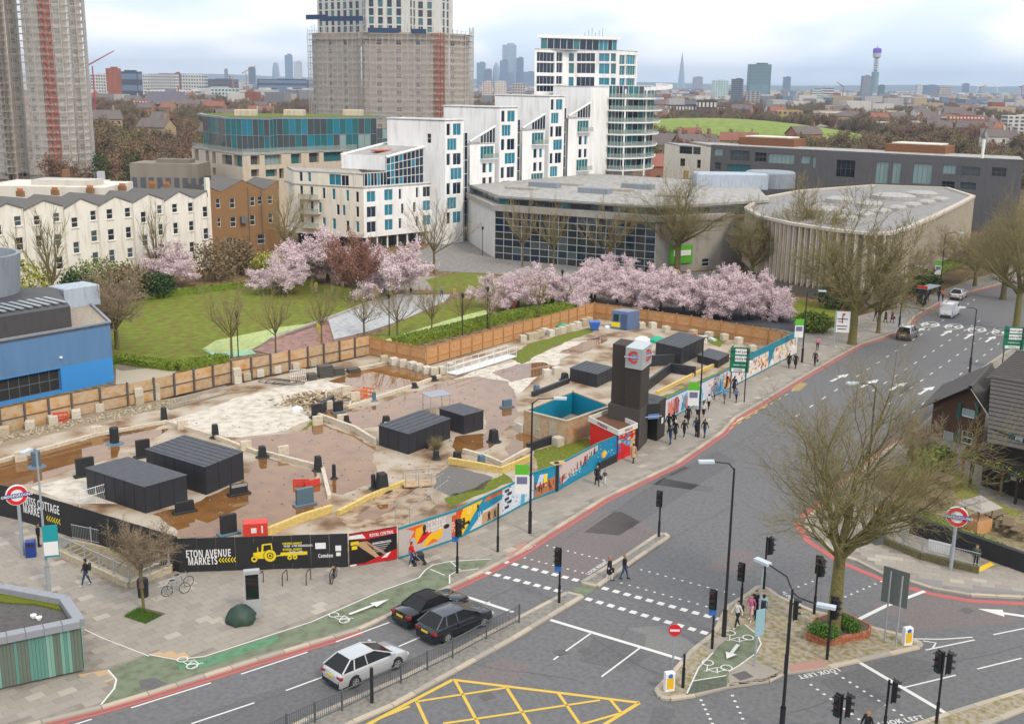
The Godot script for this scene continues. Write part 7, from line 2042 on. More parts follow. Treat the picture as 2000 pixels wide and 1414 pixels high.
func tree_kind(key: String,o: Dictionary,seed_: int) -> void:
	var r:=RandomNumberGenerator.new()
	r.seed=seed_
	var wood:=MB.new()
	var twig:=MB.new()
	o.flowers=MB.new()
	var h: float=o.trunk
	wood.tube(V(0,-0.15,0),V(0,0.5,0),o.rad*1.5,o.rad*1.08,9)
	wood.tube(V(0,0.5,0),V(0.05,h,0),o.rad*1.08,o.rad*0.85,9)
	for i in o.main:
		var a: float=TAU*i/o.main+r.randf()*0.7
		var el: float=o.rise+r.randfn(0,0.12)
		limb(wood,twig,V(0,h*r.randf_range(o.low,1.0),0),V(cos(a)*cos(el),sin(el),sin(a)*cos(el)),o.reach*r.randf_range(0.8,1.15),o.rad*0.55,0,o,r)
	if o.get("leader",true): limb(wood,twig,V(0,h,0),V(0.05,1,0),o.reach*1.1,o.rad*0.7,0,o,r)
	tree_kinds[key]=[wood.mesh(),twig.mesh(),o.flowers.mesh() if o.flowers.v.size() else null]
func tree(kind: String,called: String,label: String,at: Vector3,s: float,turn: float,group: String,wide:=1.0,bark:="bark") -> Node3D:
	var o:=thing(called,label,"tree",at,turn,group)
	var k=tree_kinds[kind]
	var sc:=V(s*wide,s,s*wide)
	part(o,"trunk",k[0],mat(bark)).scale=sc
	var c:=part(o,"crown",k[1],vmat("twig_tone"))
	c.scale=sc
	if k[2]:
		c=part(o,"blossom" if "cherry" in kind or "plum" in kind else "leaves",k[2],vmat("petals"))
		c.scale=sc
	return o
func leaf_mass(size: Vector3,n: int,leaf: float,c1: Color,c2: Color,seed_: int,boxy: bool) -> MB:
	var r:=RandomNumberGenerator.new()
	r.seed=seed_
	var b:=MB.new()
	for i in n:
		var p: Vector3
		if boxy:
			p=V(r.randf_range(-0.5,0.5),r.randf_range(0.0,1.0),r.randf_range(-0.5,0.5))
			var f:=r.randf()
			if f<0.5: p.y=1.0
			elif f<0.75: p.z=0.5 if r.randf()<0.5 else -0.5
			elif f<0.85: p.x=0.5 if r.randf()<0.5 else -0.5
			p += V(r.randfn(0,0.01),r.randfn(0,0.05),r.randfn(0,0.03))
		else:
			p=V(r.randfn(0,1),r.randfn(0,1),r.randfn(0,1)).normalized()*pow(r.randf(),0.3)*(1.0+0.15*sin(i*0.37))
			p=V(p.x*0.5,p.y*0.5+0.5,p.z*0.5)
		p *= size
		var s1:=V(r.randfn(0,1),r.randfn(0,1),r.randfn(0,1)).normalized()*leaf
		var s2:=s1.cross(V(r.randfn(0,1),r.randfn(0,1),r.randfn(0,1))).normalized()*leaf*0.7
		b.col=c1.lerp(c2,r.randf())
		b.quad(p-s1,p+s2,p+s1,p-s2)
	return b
func hedge(label: String,pts: Array,w: float,h: float,group:="") -> void:
	var o:=thing("hedge",label,"hedge",pts[0],0.0,group)
	for i in pts.size()-1:
		var a: Vector3=pts[i]
		var e: Vector3=pts[i+1]
		var L:=a.distance_to(e)
		var b:=leaf_mass(V(L,h,w),int(L*w*110),0.12,Color(0.10,0.16,0.012),Color(0.22,0.28,0.03),i+3,true)
		b.col=Color(0.16,0.22,0.02)
		b.box(V(0,h*0.47,0),V(L-0.1,h*0.94,w-0.12))
		part(o,"foliage",b,vmat("leafy")).transform=Transform3D(frame3(a,e),(a+e)*0.5-pts[0])
func make_park() -> void:
	mat("bark",0.20,0.175,0.115,0.95,"bark",1.2)
	mat("bark_moss",0.23,0.215,0.10,0.95,"bark",1.6)
	mat("bark_grey",0.22,0.18,0.15,0.95,"bark",1.0)
	vmat("twig_tone",0.95)
	vmat("leafy",0.85)
	var pm:=vmat("petals",0.9)
	pm.backlight_enabled=true
	pm.backlight=Color(0.4,0.3,0.32)
	var b:=MB.new()
	b.flat(pp([-93.9,-105.92,-94.61,-147.3,-83.29,-182.95,-57.05,-216.7,-48.3,-241.96,-12.17,-260.73,32.33,-251.49,42.04,-194.44,51.66,-162.13,35.29,-137.2,10.96,-150.87,-9.62,-122.26,-16.36,-127.3,-44.69,-95.23,-67.71,-74.48]),0.02)
	var pk:=struct("park_ground",b,mat("park_soil",0.28,0.23,0.17,0.95,"earth",14.0))
	var lawn:=mat("lawn",0.30,0.29,0.095,0.95,"turf",24.0)
	for q in [["lawn",pp([-44.58,-118.76,-52.99,-150.42,-51.28,-157.71,-43.33,-163.23,-29.51,-169.57,-16.86,-166.65,-18.61,-158.69,-24.01,-144.93,-28.15,-138.9,-32.23,-126.82,-35.93,-118.36,-40.92,-116.06])],["lawn",pp([-17.52,-133.16,-13.44,-145.68,-8.12,-159.11,-0.14,-162.94,-0.82,-155.07,-6.72,-144.84,-14,-131.72])],["lawn",pp([-13.72,-175.04,-8.53,-183.4,-3.5,-181.8,-3.16,-165.2,-11.4,-164.54])],["lawn",pp([37.11,-153.49,41.6,-163.36,46.04,-157.84,42.14,-143.73,36.82,-140.88])],["lawn",pp([-1.03,-140.77,7.65,-154.22,11.3,-155.98,11.15,-153.75,-0.05,-137.2])],["lawn",pp([0.6,-154.43,9.27,-158.11,9.98,-171.49,4.51,-171.04])]]:
		mark_poly(q[0],ragged(q[1],2.0,0.5,3),lawn,0.05,pk)
	mark_poly("lime_path",pp([-35.4,-126.62,-35.04,-130.9,-29.09,-138.84,-23.7,-142.99,-23.39,-141.1,-28.22,-133.02,-29.34,-127,-32.63,-123.77]),mat("lime",0.42,0.50,0.20,0.9,"patch",5.0),0.06,pk)
	mark_poly("lime_path",pp([-15.2,-132.75,-8.08,-145.4,-1.18,-155.79,-0.11,-154.38,-7.28,-142.85,-13.88,-130.63]),mat("lime"),0.06,pk)
	mark_poly("green_path",pp([-35.26,-126.11,-33.16,-124.73,-29.81,-126.46,-28.79,-124.5,-32.15,-121.85]),mat("mint",0.30,0.52,0.36,0.9,"patch",5.0),0.066,pk)
	mark_poly("pool_basin",ragged(pp([-29.81,-126.46,-28.38,-135.3,-23.85,-143.95,-21.21,-131.25,-18.81,-135.94,-18.66,-130.33,-23.18,-125.35,-26.98,-124.11]),1.5,0.2,2),mat("terracotta_wet",0.30,0.125,0.075,0.35,"slab",9.0),0.06,pk)
	mark_poly("pool_basin",pp([-23.9,-144.28,-18.61,-158.69,-14.94,-162.18,-9.07,-163.06,-9.61,-157.43,-14.04,-144.98,-17.72,-137.2,-21.26,-132.35]),mat("pool_pale",0.46,0.47,0.48,0.5,"patch",7.0),0.06,pk)
	one(pk,"pool_wall",mat("concrete"),"bar",[pl([-28.6,-131.87,-23.9,-144.28,-18.65,-159.08,-14.97,-162.59],0),0.4,0.0,0.3])
	mark_poly("paved_path",pp([-26.76,-162.06,-15.35,-166.77,-0.14,-164.18,11.5,-159.05,32.77,-143.09,35.65,-138.7,36.78,-143.36,31.05,-154.86,11.55,-171.62,-1.8,-177.49,-14.01,-178.88,-23.83,-173.24]),mat("park_path",0.30,0.265,0.235,0.9,"patch",6.0),0.04,pk)
	mark_poly("dark_play_surface",pp([16.52,-151.27,21.28,-155.98,34.32,-156.96,37.97,-148.34,35.69,-140.2,32.77,-143.09,20.36,-148.77]),mat("play_dark",0.075,0.075,0.085,0.9,"patch",5.0),0.055,pk)
	mark_poly("gravel_path",pp([-18.06,-130.37,-13.77,-129.57,-9.92,-126.17,-6.13,-132.23,10.44,-153.7,10.82,-150.86,-9.51,-122.27,-16.36,-127.3]),mat("buff_gravel",0.44,0.38,0.29,0.95,"fine",2.0),0.05,pk)
	mark_poly("gravel_yard",pp([-39.82,-110.46,-42.69,-118.87,-35.55,-117.03,-35.1,-112.76]),mat("buff_gravel"),0.05,pk)
	mark_poly("forecourt",pp([-18.42,-200.53,-11,-235.85,-4.2,-215.1,-3.32,-198.94,23.26,-184.66,34.97,-188.32,35.37,-173.58,15.8,-175.65,-3.52,-182.31,-11.91,-184.14]),mat("forecourt",0.25,0.235,0.22,0.9,"patch",7.0),0.045,pk)
	hedge("low clipped hedge at the corner of the lawn beside the blue building",pl([-42.95,-119.78,-35.49,-116.81,-31.36,-120.95],0),1.6,0.8)
	hedge("broad bright hedge between the lime path and the timber fence",pl([-13.3,-129.6,-7.59,-136.69,-0.08,-146.64,9.07,-154.33],0),2.4,0.9)
	hedge("thin hedge along the back of the big lawn",pl([-51.64,-156.12,-45.8,-161.37,-40.27,-166.04,-29.81,-171.35],0),1.0,0.9)
	hedge("short dark hedge under the blossom by the fence corner",pl([5.77,-157.07,10.97,-162.19],0),1.6,1.0)
	hedge("hedge beside the library pavement",pl([65.52,-180.8,73.17,-192.82,80.41,-202.66],0),2.0,1.6)
	hedge("hedge at the pub terrace edge behind the roundel",pl([29.48,-76.1,31.53,-72.46,33.3,-69.29],0),0.7,0.7)
	var brown:=Color(0.20,0.155,0.085)
	var olive:=Color(0.27,0.24,0.09)
	tree_kind("plane",{thin=0.009,levels=4,kids=[5,5,5,4],wander=0.19,up=0.05,fwd=0.9,open=0.72,shrink=0.62,trunk=4.4,rad=0.38,main=6,rise=0.98,low=0.75,reach=5.2,tone=brown,tone2=olive},5)
	tree_kind("plane_b",{thin=0.020,levels=4,kids=[4,5,4,5],wander=0.19,up=0.06,fwd=0.95,open=0.7,shrink=0.62,trunk=4.0,rad=0.36,main=6,rise=0.8,low=0.7,reach=4.6,tone=brown,tone2=olive},6)
	tree_kind("slender",{thin=0.013,levels=3,kids=[5,4,4],wander=0.14,up=0.12,fwd=1.0,open=0.55,shrink=0.55,trunk=2.6,rad=0.11,main=6,rise=0.7,low=0.6,reach=2.6,tone=Color(0.26,0.20,0.11),tone2=Color(0.33,0.27,0.12)},7)
	tree_kind("bushy",{thin=0.015,levels=4,kids=[4,4,4,5],wander=0.16,up=0.04,fwd=0.8,open=0.8,shrink=0.64,trunk=1.8,rad=0.16,main=7,rise=0.8,low=0.8,reach=2.5,tone=Color(0.23,0.17,0.115),tone2=Color(0.33,0.25,0.16)},8)
	tree_kind("pollard",{thin=0.03,levels=2,kids=[5,8],wander=0.12,up=0.10,fwd=1.0,open=0.55,shrink=0.5,trunk=2.5,rad=0.3,main=6,rise=0.9,low=0.8,reach=5.5,tone=brown,tone2=olive},9)
	for i in 3:
		tree_kind("cherry_%d" % i,{levels=3,kids=[5,5,4],wander=0.16,up=0.0,fwd=0.9,open=0.75,shrink=0.6,trunk=1.5,rad=0.16,main=7,rise=0.42,low=0.85,reach=2.1,leader=true,tone=Color(0.13,0.085,0.07),tone2=Color(0.2,0.13,0.11),bloom=11,fluff=0.12,petal=0.062,pink=Color(0.63,0.49,0.52),pink2=Color(0.86,0.76,0.78)},20+i)
	tree_kind("plum",{levels=3,kids=[5,5,5],wander=0.14,up=0.07,fwd=1.0,open=0.6,shrink=0.6,trunk=1.6,rad=0.18,main=8,rise=0.85,low=0.8,reach=2.6,tone=Color(0.16,0.07,0.05),tone2=Color(0.25,0.11,0.08),bloom=3,fluff=0.1,petal=0.06,pink=Color(0.24,0.11,0.08),pink2=Color(0.33,0.18,0.13)},30)
	tree("plane","plane_tree","large bare plane tree in the brick planter on the traffic island",V(18.27,0.5,-58.63),1.05,0.9,"",0.92,"bark_moss")
	var i:=0
	for q in [["plane",V(26.68,0,-183.94),1.15,"large bare plane tree in front of the green banner on the leisure centre",1.2],["plane_b",V(40.89,0,-133.61),1.3,"large bare plane tree on the pavement beside the white direction sign",1.05],["plane_b",V(46.09,0,-140.29),0.75,"smaller bare tree right of the large pavement plane",0.9],["plane",V(64.48,0,-142.75),1.15,"tall bare tree at the right edge behind the green road sign",1.0],["plane_b",V(72.4,0,-165.75),1.0,"bare tree at the right edge farther up the road",1.1],["plane",V(83.78,0,-177.58),1.1,"bare tree leaning in at the right edge, farthest up the road",1.0],["plane_b",V(37.2,0,-175.58),0.95,"thin bare tree at the left end of the fin library",0.8],["plane_b",V(44.64,0,-174.35),1.2,"bare tree in front of the library fins, left of the big pavement plane",1.0],["bushy",V(59.03,0,-171.05),1.2,"low bushy bare tree by the bus shelter",1.2],
		["slender",V(-31.04,0,-122.4),1.18,"slender bare tree standing behind the board fence by the lime path",1.0],["slender",V(-26.73,0,-125.13),1.08,"slender bare tree left of the orange wet pool",0.8],["slender",V(-22.44,0,-130.63),1.05,"slender bare tree at the pool with a black litter bin",0.8],["slender",V(-18.02,0,-135.12),0.78,"small spreading bare tree near the timber fence corner",1.4],["slender",V(-13.8,0,-133.4),0.99,"forked bare tree right of the black park lamp",1.1],["slender",V(-9.83,0,-135.38),0.99,"slender bare tree in the broad hedge, leftmost there",0.9],["slender",V(-6.31,0,-138.87),0.87,"slender bare tree in the broad hedge, second there",0.8],["slender",V(-2.83,0,-140.02),0.84,"slender bare tree in the broad hedge, third there",0.9],["slender",V(3.5,0,-147.57),0.81,"slender bare tree in the broad hedge nearest the fence corner",0.9],["bushy",V(-44.96,0,-126.02),1.35,"round bushy bare tree beside the blue theatre",1.15],
		["pollard",V(-60.38,0,-146),1.15,"pollarded tree with green clumps before the white terrace, left",1.0],["pollard",V(-53.28,0,-168),1.05,"pollarded ivy clad tree before the white terrace, right",0.7],["slender",V(-38.27,0,-190),1.8,"thin bare tree beside the brick house",1.0],["slender",V(-12.77,0,-182),1.7,"thin bare tree right of the blossom by the pool",1.0],["slender",V(1.51,0,-190),1.7,"thin tree before the glass wall, leftmost of three",0.7],["slender",V(6.63,0,-188),1.6,"thin tree before the glass wall, middle of three",0.7],["slender",V(15.69,0,-184),1.7,"thin tree before the glass wall, right of three",0.9],
		["bushy",V(72.51,0,-176.65),1.5,"bushy bare tree on the far pavement by the parked cars",1.2],["bushy",V(33.78,0.12,-89.08),0.6,"tangled bare shrub tree in front of the chalet gable",1.2],["bushy",V(28.19,0.12,-79.48),0.5,"low tangled shrub beside the pub terrace corner",1.5]]:
		tree(q[0],"bare_tree",q[3],q[1],q[2],i*1.3,"bare trees in the park and street",q[4],["bark_moss","bark","bark_grey"][i % 3] if not "pavement" in q[3] else "bark_moss")
		i += 1
	i=0
	for q in [["cherry_0",V(-31.87,0,-169.82),1.36,"pink blossom tree beside the brick house, leftmost"],["cherry_1",V(-28.64,0,-173.77),1.33,"pink blossom tree in front of the low white block"],["cherry_2",V(-33.46,0,-161.53),0.94,"small pink blossom tree below the brick house"],["cherry_0",V(-17.01,0,-160.8),1.36,"broad pink blossom tree right of the red plum"],["cherry_1",V(-21.32,0,-168.91),1.09,"pink blossom tree half hidden behind the broad one by the pool"],
		["cherry_1",V(-2.77,0,-153.44),0.80,""],["cherry_2",V(0.74,0,-154.44),0.91,""],["cherry_0",V(4.6,0,-156.23),0.94,""],["cherry_1",V(7.83,0,-154.97),0.77,""],["cherry_2",V(11.7,0,-159.85),0.91,""],["cherry_0",V(14.72,0,-158.52),0.84,""],["cherry_1",V(17.25,0,-154.94),0.84,""],["cherry_2",V(20.37,0,-154.43),0.94,""],["cherry_0",V(23.27,0,-152.48),0.94,""],["cherry_1",V(25.85,0,-149.86),0.91,""],["cherry_2",V(28.65,0,-149.37),0.98,""],["cherry_0",V(31.42,0,-148.88),0.94,""],["cherry_1",V(34.19,0,-149.08),0.88,""],["cherry_2",V(13.32,0,-169.1),0.91,"pink blossom tree in the back row, left one"],["cherry_1",V(17.04,0,-167.67),0.88,"pink blossom tree in the back row, second"],["cherry_0",V(31.25,0,-159.79),0.98,"pink blossom tree in the back row by the library fins"],["cherry_1",V(34.78,0,-158.51),0.84,"pink blossom tree in the back row, nearest the library corner"],["cherry_0",V(21.28,0,-161.78),0.84,"pink blossom tree in the back row below the green banner"]]:
		tree(q[0],"cherry_tree",q[3] if q[3] else "pink blossom tree, %s from the left in the long row behind the fence" % NTH[i-5],q[1],q[2],i*2.1,"pink blossom trees in the park",1.22,"bark_grey")
		i += 1
	tree("plum","plum_tree","dark red plum tree between the pink blossom trees",V(-22.5,0,-157.99),1.4,0.4,"",1.0,"bark_grey")
	tree("cherry_2","cherry_tree","sparse pink blossom tree in the terrace gardens",V(-51.46,0,-168),1.1,0.4,"",1.2,"bark_grey")
	var pt:=tree("bushy","young_tree","young tree with dark red twigs in a grass square beside the station stairs",V(-21.09,0.12,-60.46),0.62,0.4,"",1.0,"bark_grey")
	one(pt,"stem",mat("bark_moss"),"tube",[V(0,0,0),V(-0.1,2.6,0),0.09,0.07,7])
	for ch in pt.get_children():
		if ch.name != "stem": ch.position=V(-0.05,1.5,0)
	mark_poly("grass_square",pp([-21.96,-59.59,-21.46,-60.85,-19.7,-60.05,-20.46,-58.75]),mat("dark_soil",0.11,0.085,0.06,1.0),0.14,main_pavement)
	b=MB.new()
	var r:=RandomNumberGenerator.new(); r.seed=99
	for k in 1400:
		var u:=r.randf(); var w:=r.randf()
		var p:=V(-21.96,0.12,-59.59).lerp(V(-21.46,0.12,-60.85),u*0.8).lerp(V(-20.46,0.12,-58.75).lerp(V(-19.7,0.12,-60.05),u*0.8),w)+V(0,0.03,0)
		b.col=Color(0.06,0.16,0.01).lerp(Color(0.14,0.28,0.03),r.randf())
		b.tri(p,p+V(0.03,0,0.02),p+V(r.randfn(0,0.05),r.randf_range(0.08,0.22),r.randfn(0,0.05)))
	solo("grass",b,vmat("leafy"),"short grass in the square round the young tree","grass","","stuff")
	i=0
	for q in [[V(-108.04,0,-300),5.0,12.0,"dark conifer at the foot of the left tower"],[V(-86.86,0,-262),5.5,15.0,"tall dark evergreen behind the sheeted house"],[V(-83.08,0,-256),5.0,9.0,"lower dark evergreen beside the tall one"],[V(-101.04,0,-230),6.0,9.0,"dark evergreen at the left edge behind the terrace"],[V(-58.42,0,-160),11.0,5.0,"wide green shrub before the white terrace"],[V(-58.27,0,-150),5.0,5.0,"dark ivy mass before the white terrace"],[V(-52.41,0,-184),5.0,4.5,"green shrub before the end of the white terrace"],[V(-60.34,0,-138),7.0,8.0,"yellow green willow like shrub behind the blue theatre"],[V(-53.84,0,-156),7.0,5.0,"brown green shrub in the terrace garden, left"],[V(-45.63,0,-172),7.0,6.5,"brown shrub below the brick house"],[V(-38.26,0,-176),5.0,4.0,"rounded olive shrub by the plum tree"],[V(-50.63,0,-158),6.0,3.5,"dark green shrub behind the lawn hedge"],[V(-43.16,0,-178),5.5,6.0,"greyish brown shrub beside the yellow flowers"],[V(45.64,0,-157),6.0,4.0,"dark brown shrub at the library foot"],[V(38.06,0,-141),5.0,2.5,"green shrub behind the white direction sign"],[V(60.79,0,-170),7.0,4.0,"dark evergreen shrub behind the bus shelter"],[V(34.24,0,-88),3.5,2.0,"ivy green shrub at the pub terrace hedge"],[V(30.42,0,-83),3.5,1.6,"mossy green shrub along the pub terrace slope"]]:
		var c1: Color=[Color(0.02,0.05,0.012),Color(0.10,0.14,0.02),Color(0.15,0.11,0.06),Color(0.24,0.24,0.05)][0 if "dark" in q[3] else (3 if "yellow green" in q[3] or "olive" in q[3] else (2 if "brown" in q[3] else 1))]
		var o:=thing("shrub",q[3],"shrub",q[0],i*0.8,"shrubs and evergreens round the park")
		part(o,"foliage",leaf_mass(V(q[1],q[2],q[1]),1500,0.22,c1,c1*1.7,50+i,false),vmat("leafy"))
		one(o,"stem",mat("bark"),"tube",[V(0,-0.1,0),V(0,q[2]*0.5,0),0.16,0.08,6])
		i += 1
# ---------------------------------------------------------------- the city beyond
func far_block(called: String,label: String,x: float,top: float,w: float,z: float,tone: Color,band: Color,floors: int,cols: int,deep:=0.6) -> Node3D:
	var o:=thing(called,label,"building",V(x,-1,-z),rng.randf_range(-0.12,0.12),"buildings across the city")
	var h:=top+1
	var d:=maxf(6.0,w*deep)
	var b:=MB.new()
	b.col=tone
	b.box(V(0,h*0.5,-d*0.5),V(w,h,d))
	part(o,"wall",b,vmat("far_wall",0.85,"streak",40.0))
	b=MB.new()
	b.col=band
	for j in floors:
		var y:=h*(j+0.3)/floors
		var wh:=h/floors*0.5
		if cols==0: b.box(V(0,y+wh*0.5,0.0),V(w*0.94,wh,0.3))
		else:
			for i in cols: b.box(V(w*((i+0.5)/cols-0.5),y+wh*0.5,0.0),V(w/cols*0.55,wh,0.3))
		b.box(V(w*0.5,y+wh*0.5,-d*0.5),V(0.3,wh,d*0.9))
		b.box(V(-w*0.5,y+wh*0.5,-d*0.5),V(0.3,wh,d*0.9))
	if floors>0: part(o,"windows",b,vmat("far_glass",0.3)).set_meta("kind","stuff")
	b=MB.new()
	b.col=tone*0.8
	b.box(V(w*0.1,h+h*0.02,-d*0.4),V(w*0.5,maxf(1.0,h*0.04),d*0.4))
	part(o,"roof_plant",b,vmat("far_wall"))
	return o
func pitched_house(called: String,label: String,x: float,z: float,w: float,d: float,h: float,wall: Color,roof: Color,turn: float,group: String) -> void:
	var o:=thing(called,label,"house",V(x,-0.1,z),turn,group)
	var b:=MB.new()
	b.col=wall
	b.box(V(0,h*0.5,0),V(w,h,d))
	for s in [-1,1]: b.tri(V(s*w*0.5,h,-d*0.5),V(s*w*0.5,h+d*0.42,0),V(s*w*0.5,h,d*0.5))
	part(o,"wall",b,vmat("far_wall"))
	b=MB.new()
	b.col=roof
	for s in [-1,1]: b.quad(V(-w*0.53,h-0.2,s*d*0.56),V(-w*0.53,h+d*0.45,0),V(w*0.53,h+d*0.45,0),V(w*0.53,h-0.2,s*d*0.56))
	part(o,"roof",b,vmat("far_wall"))
	b=MB.new()
	b.col=wall*0.8
	b.box(V(w*0.35,h+d*0.5,0),V(0.9,d*0.35,1.4))
	part(o,"chimney",b,vmat("far_wall"))
	for j in maxi(1,int(h/3)):
		for i in maxi(2,int(w/3.2)):
			b=MB.new()
			b.col=Color(0.05,0.055,0.06)
			b.box(V(w*((i+0.5)/maxi(2,int(w/3.2))-0.5),1.7+j*2.9,d*0.5),V(1.1,1.5,0.12))
			part(o,"window",b,vmat("far_glass"))
func make_far() -> void:
	var b:=MB.new()
	for k in 3:
		for i in 60:
			var x0:=-9000.0+i*300.0
			var f:=func(x: float) -> float: return 30.0+26.0*sin(x*0.0006+k*2.0)+14.0*sin(x*0.0021+k)
			b.quad(V(x0,f.call(x0)+k*8,-10000.0-k*1200),V(x0+300,f.call(x0+300)+k*8,-10000.0-k*1200),V(x0+300,-2,-9300.0-k*1200),V(x0,-2,-9300.0-k*1200))
	struct("hills",b,mat("hill_far",0.10,0.13,0.12,1.0))
	b=MB.new()
	var c:=V(129.79,0,-760)
	for i in 24:
		for j in 8:
			var P:=func(a: int,k: int) -> Vector3:
				var t:=TAU*a/24.0
				var s:=1.0-k/8.0
				return c+V(cos(t)*105.0*s,-1.0+10.61*(1.0-s*s),sin(t)*120.0*s)
			b.quad(P.call(i,j+1),P.call(i+1,j+1),P.call(i+1,j),P.call(i,j))
	struct("green_hill",b,mat("hill_grass",0.20,0.27,0.04,1.0,"patch",60.0))
	var W:=Color(0.62,0.61,0.58)
	var N:=Color(0.05,0.07,0.09)
	var T:=Color(0.16,0.24,0.28)
	var K:=Color(0.09,0.10,0.13)
	var R:=Color(0.33,0.12,0.08)
	var Y:=Color(0.42,0.34,0.22)
	var B:=Color(0.16,0.22,0.32)
	for q in [[-534,33.6,23.6,1500,W,K,9,7,"white gridded block just right of the left tower"],[-447.9,40,14.2,1300,R,R,0,0,"red block on the skyline beside the crane"],[-448.8,37.1,25.3,1350,K,B,3,0,"long dark roofed block right of the red one"],[-811.6,33.3,46.1,2400,T,N,5,9,"grey glass block below the dark roofed one"],[-737.5,35.7,34.2,2300,W,N,6,8,"pale gridded block left of the grey gridded one"],[-665.4,37.8,47.1,2200,Color(0.3,0.3,0.3),W,7,12,"grey gridded block in the left middle distance"],[-651,40.5,10.8,2250,R,K,5,3,"narrow brick red block on the left skyline"],[-636.6,37,47.2,2300,W,K,6,9,"long pale block with dark bands, left skyline"],[-609.1,29.9,61.9,2400,Color(0.16,0.13,0.15),K,4,0,"long dark brown block, left skyline"],[-453.3,14.6,78.8,1500,W,K,4,16,"low white terrace blocks among the trees, left"],[-412.9,17.5,56.7,1600,Color(0.5,0.58,0.56),K,4,12,"long pale green tinted block among the trees"],[-1237.6,71.1,13.1,5000,B,N,0,0,"slim blue tower left of the pair of cranes"],[-1014.5,75.9,25.5,4500,B,N,12,0,"blue slab tower left of the pointed one"],[-337,10.3,16.1,1050,R,W,5,6,"red brick flats with white bands behind the evergreen"],[-1318.9,170.9,41.4,6800,B,T,24,0,"tallest blue tower left of the wrapped tower"],[-1228.1,131.4,43.1,6600,W,B,16,4,"pale tower beside the tallest blue one"],[-498,31.4,112.5,2500,Color(0.08,0.09,0.13),B,3,0,"long low blue black shed left of the wrapped tower"],[-209.6,146.8,51.7,7000,B,T,20,0,"blue tower just right of the wrapped tower"],[-165.8,107.9,48.1,6900,Color(0.15,0.12,0.2),K,12,0,"dark violet tower in the central cluster"],[-74.3,160.4,48.7,7000,Color(0.12,0.14,0.26),B,20,0,"dark blue slab in the central cluster"],[-41.7,257.9,84.2,7200,Color(0.42,0.5,0.58),T,34,0,"tallest pale glass tower in the central cluster"],[23.1,178.6,43.2,7100,B,N,24,0,"dark glass tower right of the tallest pale one"],[79.3,96.6,69.1,6900,Color(0.14,0.17,0.27),B,10,0,"broad blue tower touching the white apartment tower"],[-43.9,32,15.7,1800,W,R,10,4,"white council tower with red bands, left twin"],[-23.8,32.3,18.1,1800,W,Y,10,4,"white council tower with tan bands, right twin"],[4.4,29.6,19.1,1750,Color(0.5,0.45,0.42),K,8,5,"tan council tower beside the white apartment tower"],[933.4,74.7,47,6000,Color(0.3,0.28,0.34),B,10,4,"stepped grey violet tower right of the spire"],[342.9,15.4,57.3,2300,Color(0.22,0.22,0.26),W,2,0,"low wide grey stand below the spire"],[384.3,40.4,29.7,2200,Color(0.55,0.62,0.62),Color(0.1,0.34,0.36),12,6,"white and turquoise gridded tower"],[359.5,41.8,18.2,1900,Color(0.2,0.23,0.28),N,14,0,"dark ribbed tower between turquoise and green glass ones"],[540.8,78.5,47.4,2600,Color(0.12,0.2,0.21),T,26,0,"tall dark green glass slab on the right skyline"],[519.5,34.4,37.1,2500,Color(0.2,0.31,0.38),T,10,0,"blue glass block before the dark green slab"],[345,23.5,19.3,1700,Color(0.36,0.34,0.33),K,8,3,"plain concrete block below the green slab"],[1387.9,81,36.6,6000,B,N,16,0,"three pronged blue tower right of the green slab"],[489,27.5,16.6,1900,T,W,8,0,"teal glass block right of the three pronged tower"],[801.1,31.5,30.1,3000,W,K,5,0,"white stepped block on the right skyline"],[1017.8,65,25.1,3400,Color(0.3,0.3,0.33),K,18,6,"grey slab tower just left of the round tower"],[1123.2,40.3,22,3600,T,N,8,0,"green grey block right of the round tower"],[564.7,14,80.4,2000,Color(0.15,0.28,0.28),K,3,24,"long low green glass block on the right"],[1450.2,45.7,23.8,4200,W,B,9,3,"white slab left of the sloping dark tower"],[1419.6,43.7,43.6,4000,Color(0.16,0.18,0.22),B,8,0,"sloping dark tower on the right skyline"],[917,35.8,25.1,2500,Color(0.5,0.46,0.44),K,8,7,"pale stone block with dormers on the right skyline"],[2497.1,63.4,34,6500,B,N,18,0,"slim dark tower left of the big wheel"],[310,12.5,24.5,800,R,W,5,10,"red brick flats with balconies on the right"],[315.6,14.8,21.4,720,W,K,7,6,"white balconied flats at the right edge"],[252.4,12.2,22,930,Y,W,5,0,"cream flats with white balcony bands"],[231,10.8,21,980,Color(0.45,0.32,0.12),K,3,5,"yellow brick block left of the cream flats"],[287.5,6.3,45.9,850,W,K,2,24,"long white terrace row on the right"],[370.6,8.3,26.2,1150,Color(0.55,0.48,0.36),K,3,9,"cream mansion among the trees on the right"],[176.2,11.7,55.4,1130,Color(0.08,0.06,0.06),W,2,18,"dark long school block with white piers above the green hill"],[185,16.5,18.7,1125,Color(0.09,0.06,0.06),W,2,5,"taller middle of the dark block above the green hill"],[-289.4,6.5,21.7,1150,R,W,2,7,"low red brick row behind the stone apartments"],[-71.8,13.1,14.1,235,Color(0.25,0.22,0.18),K,1,8,"flat roofed brown grey block behind the terrace"],[-72.5,13.6,19.3,176,Color(0.68,0.64,0.57),K,0,0,"long white parapet block behind the terrace roofs"]]:
		far_block("city_block",q[8],q[0],q[1],q[2],q[3],q[4],q[5],q[6],q[7])
	var o:=thing("round_tower","tall cylindrical communications tower with aerial decks and purple screen","tower",V(1008.9,0,-3300))
	var H: float=144.66
	one(o,"shaft",mat("tower_teal",0.18,0.28,0.30,0.4),"lathe",[Vector3.ZERO,[Vector2(10.5,0),Vector2(10,H*0.52),Vector2(4,H*0.53),Vector2(4,H*0.55)],16])
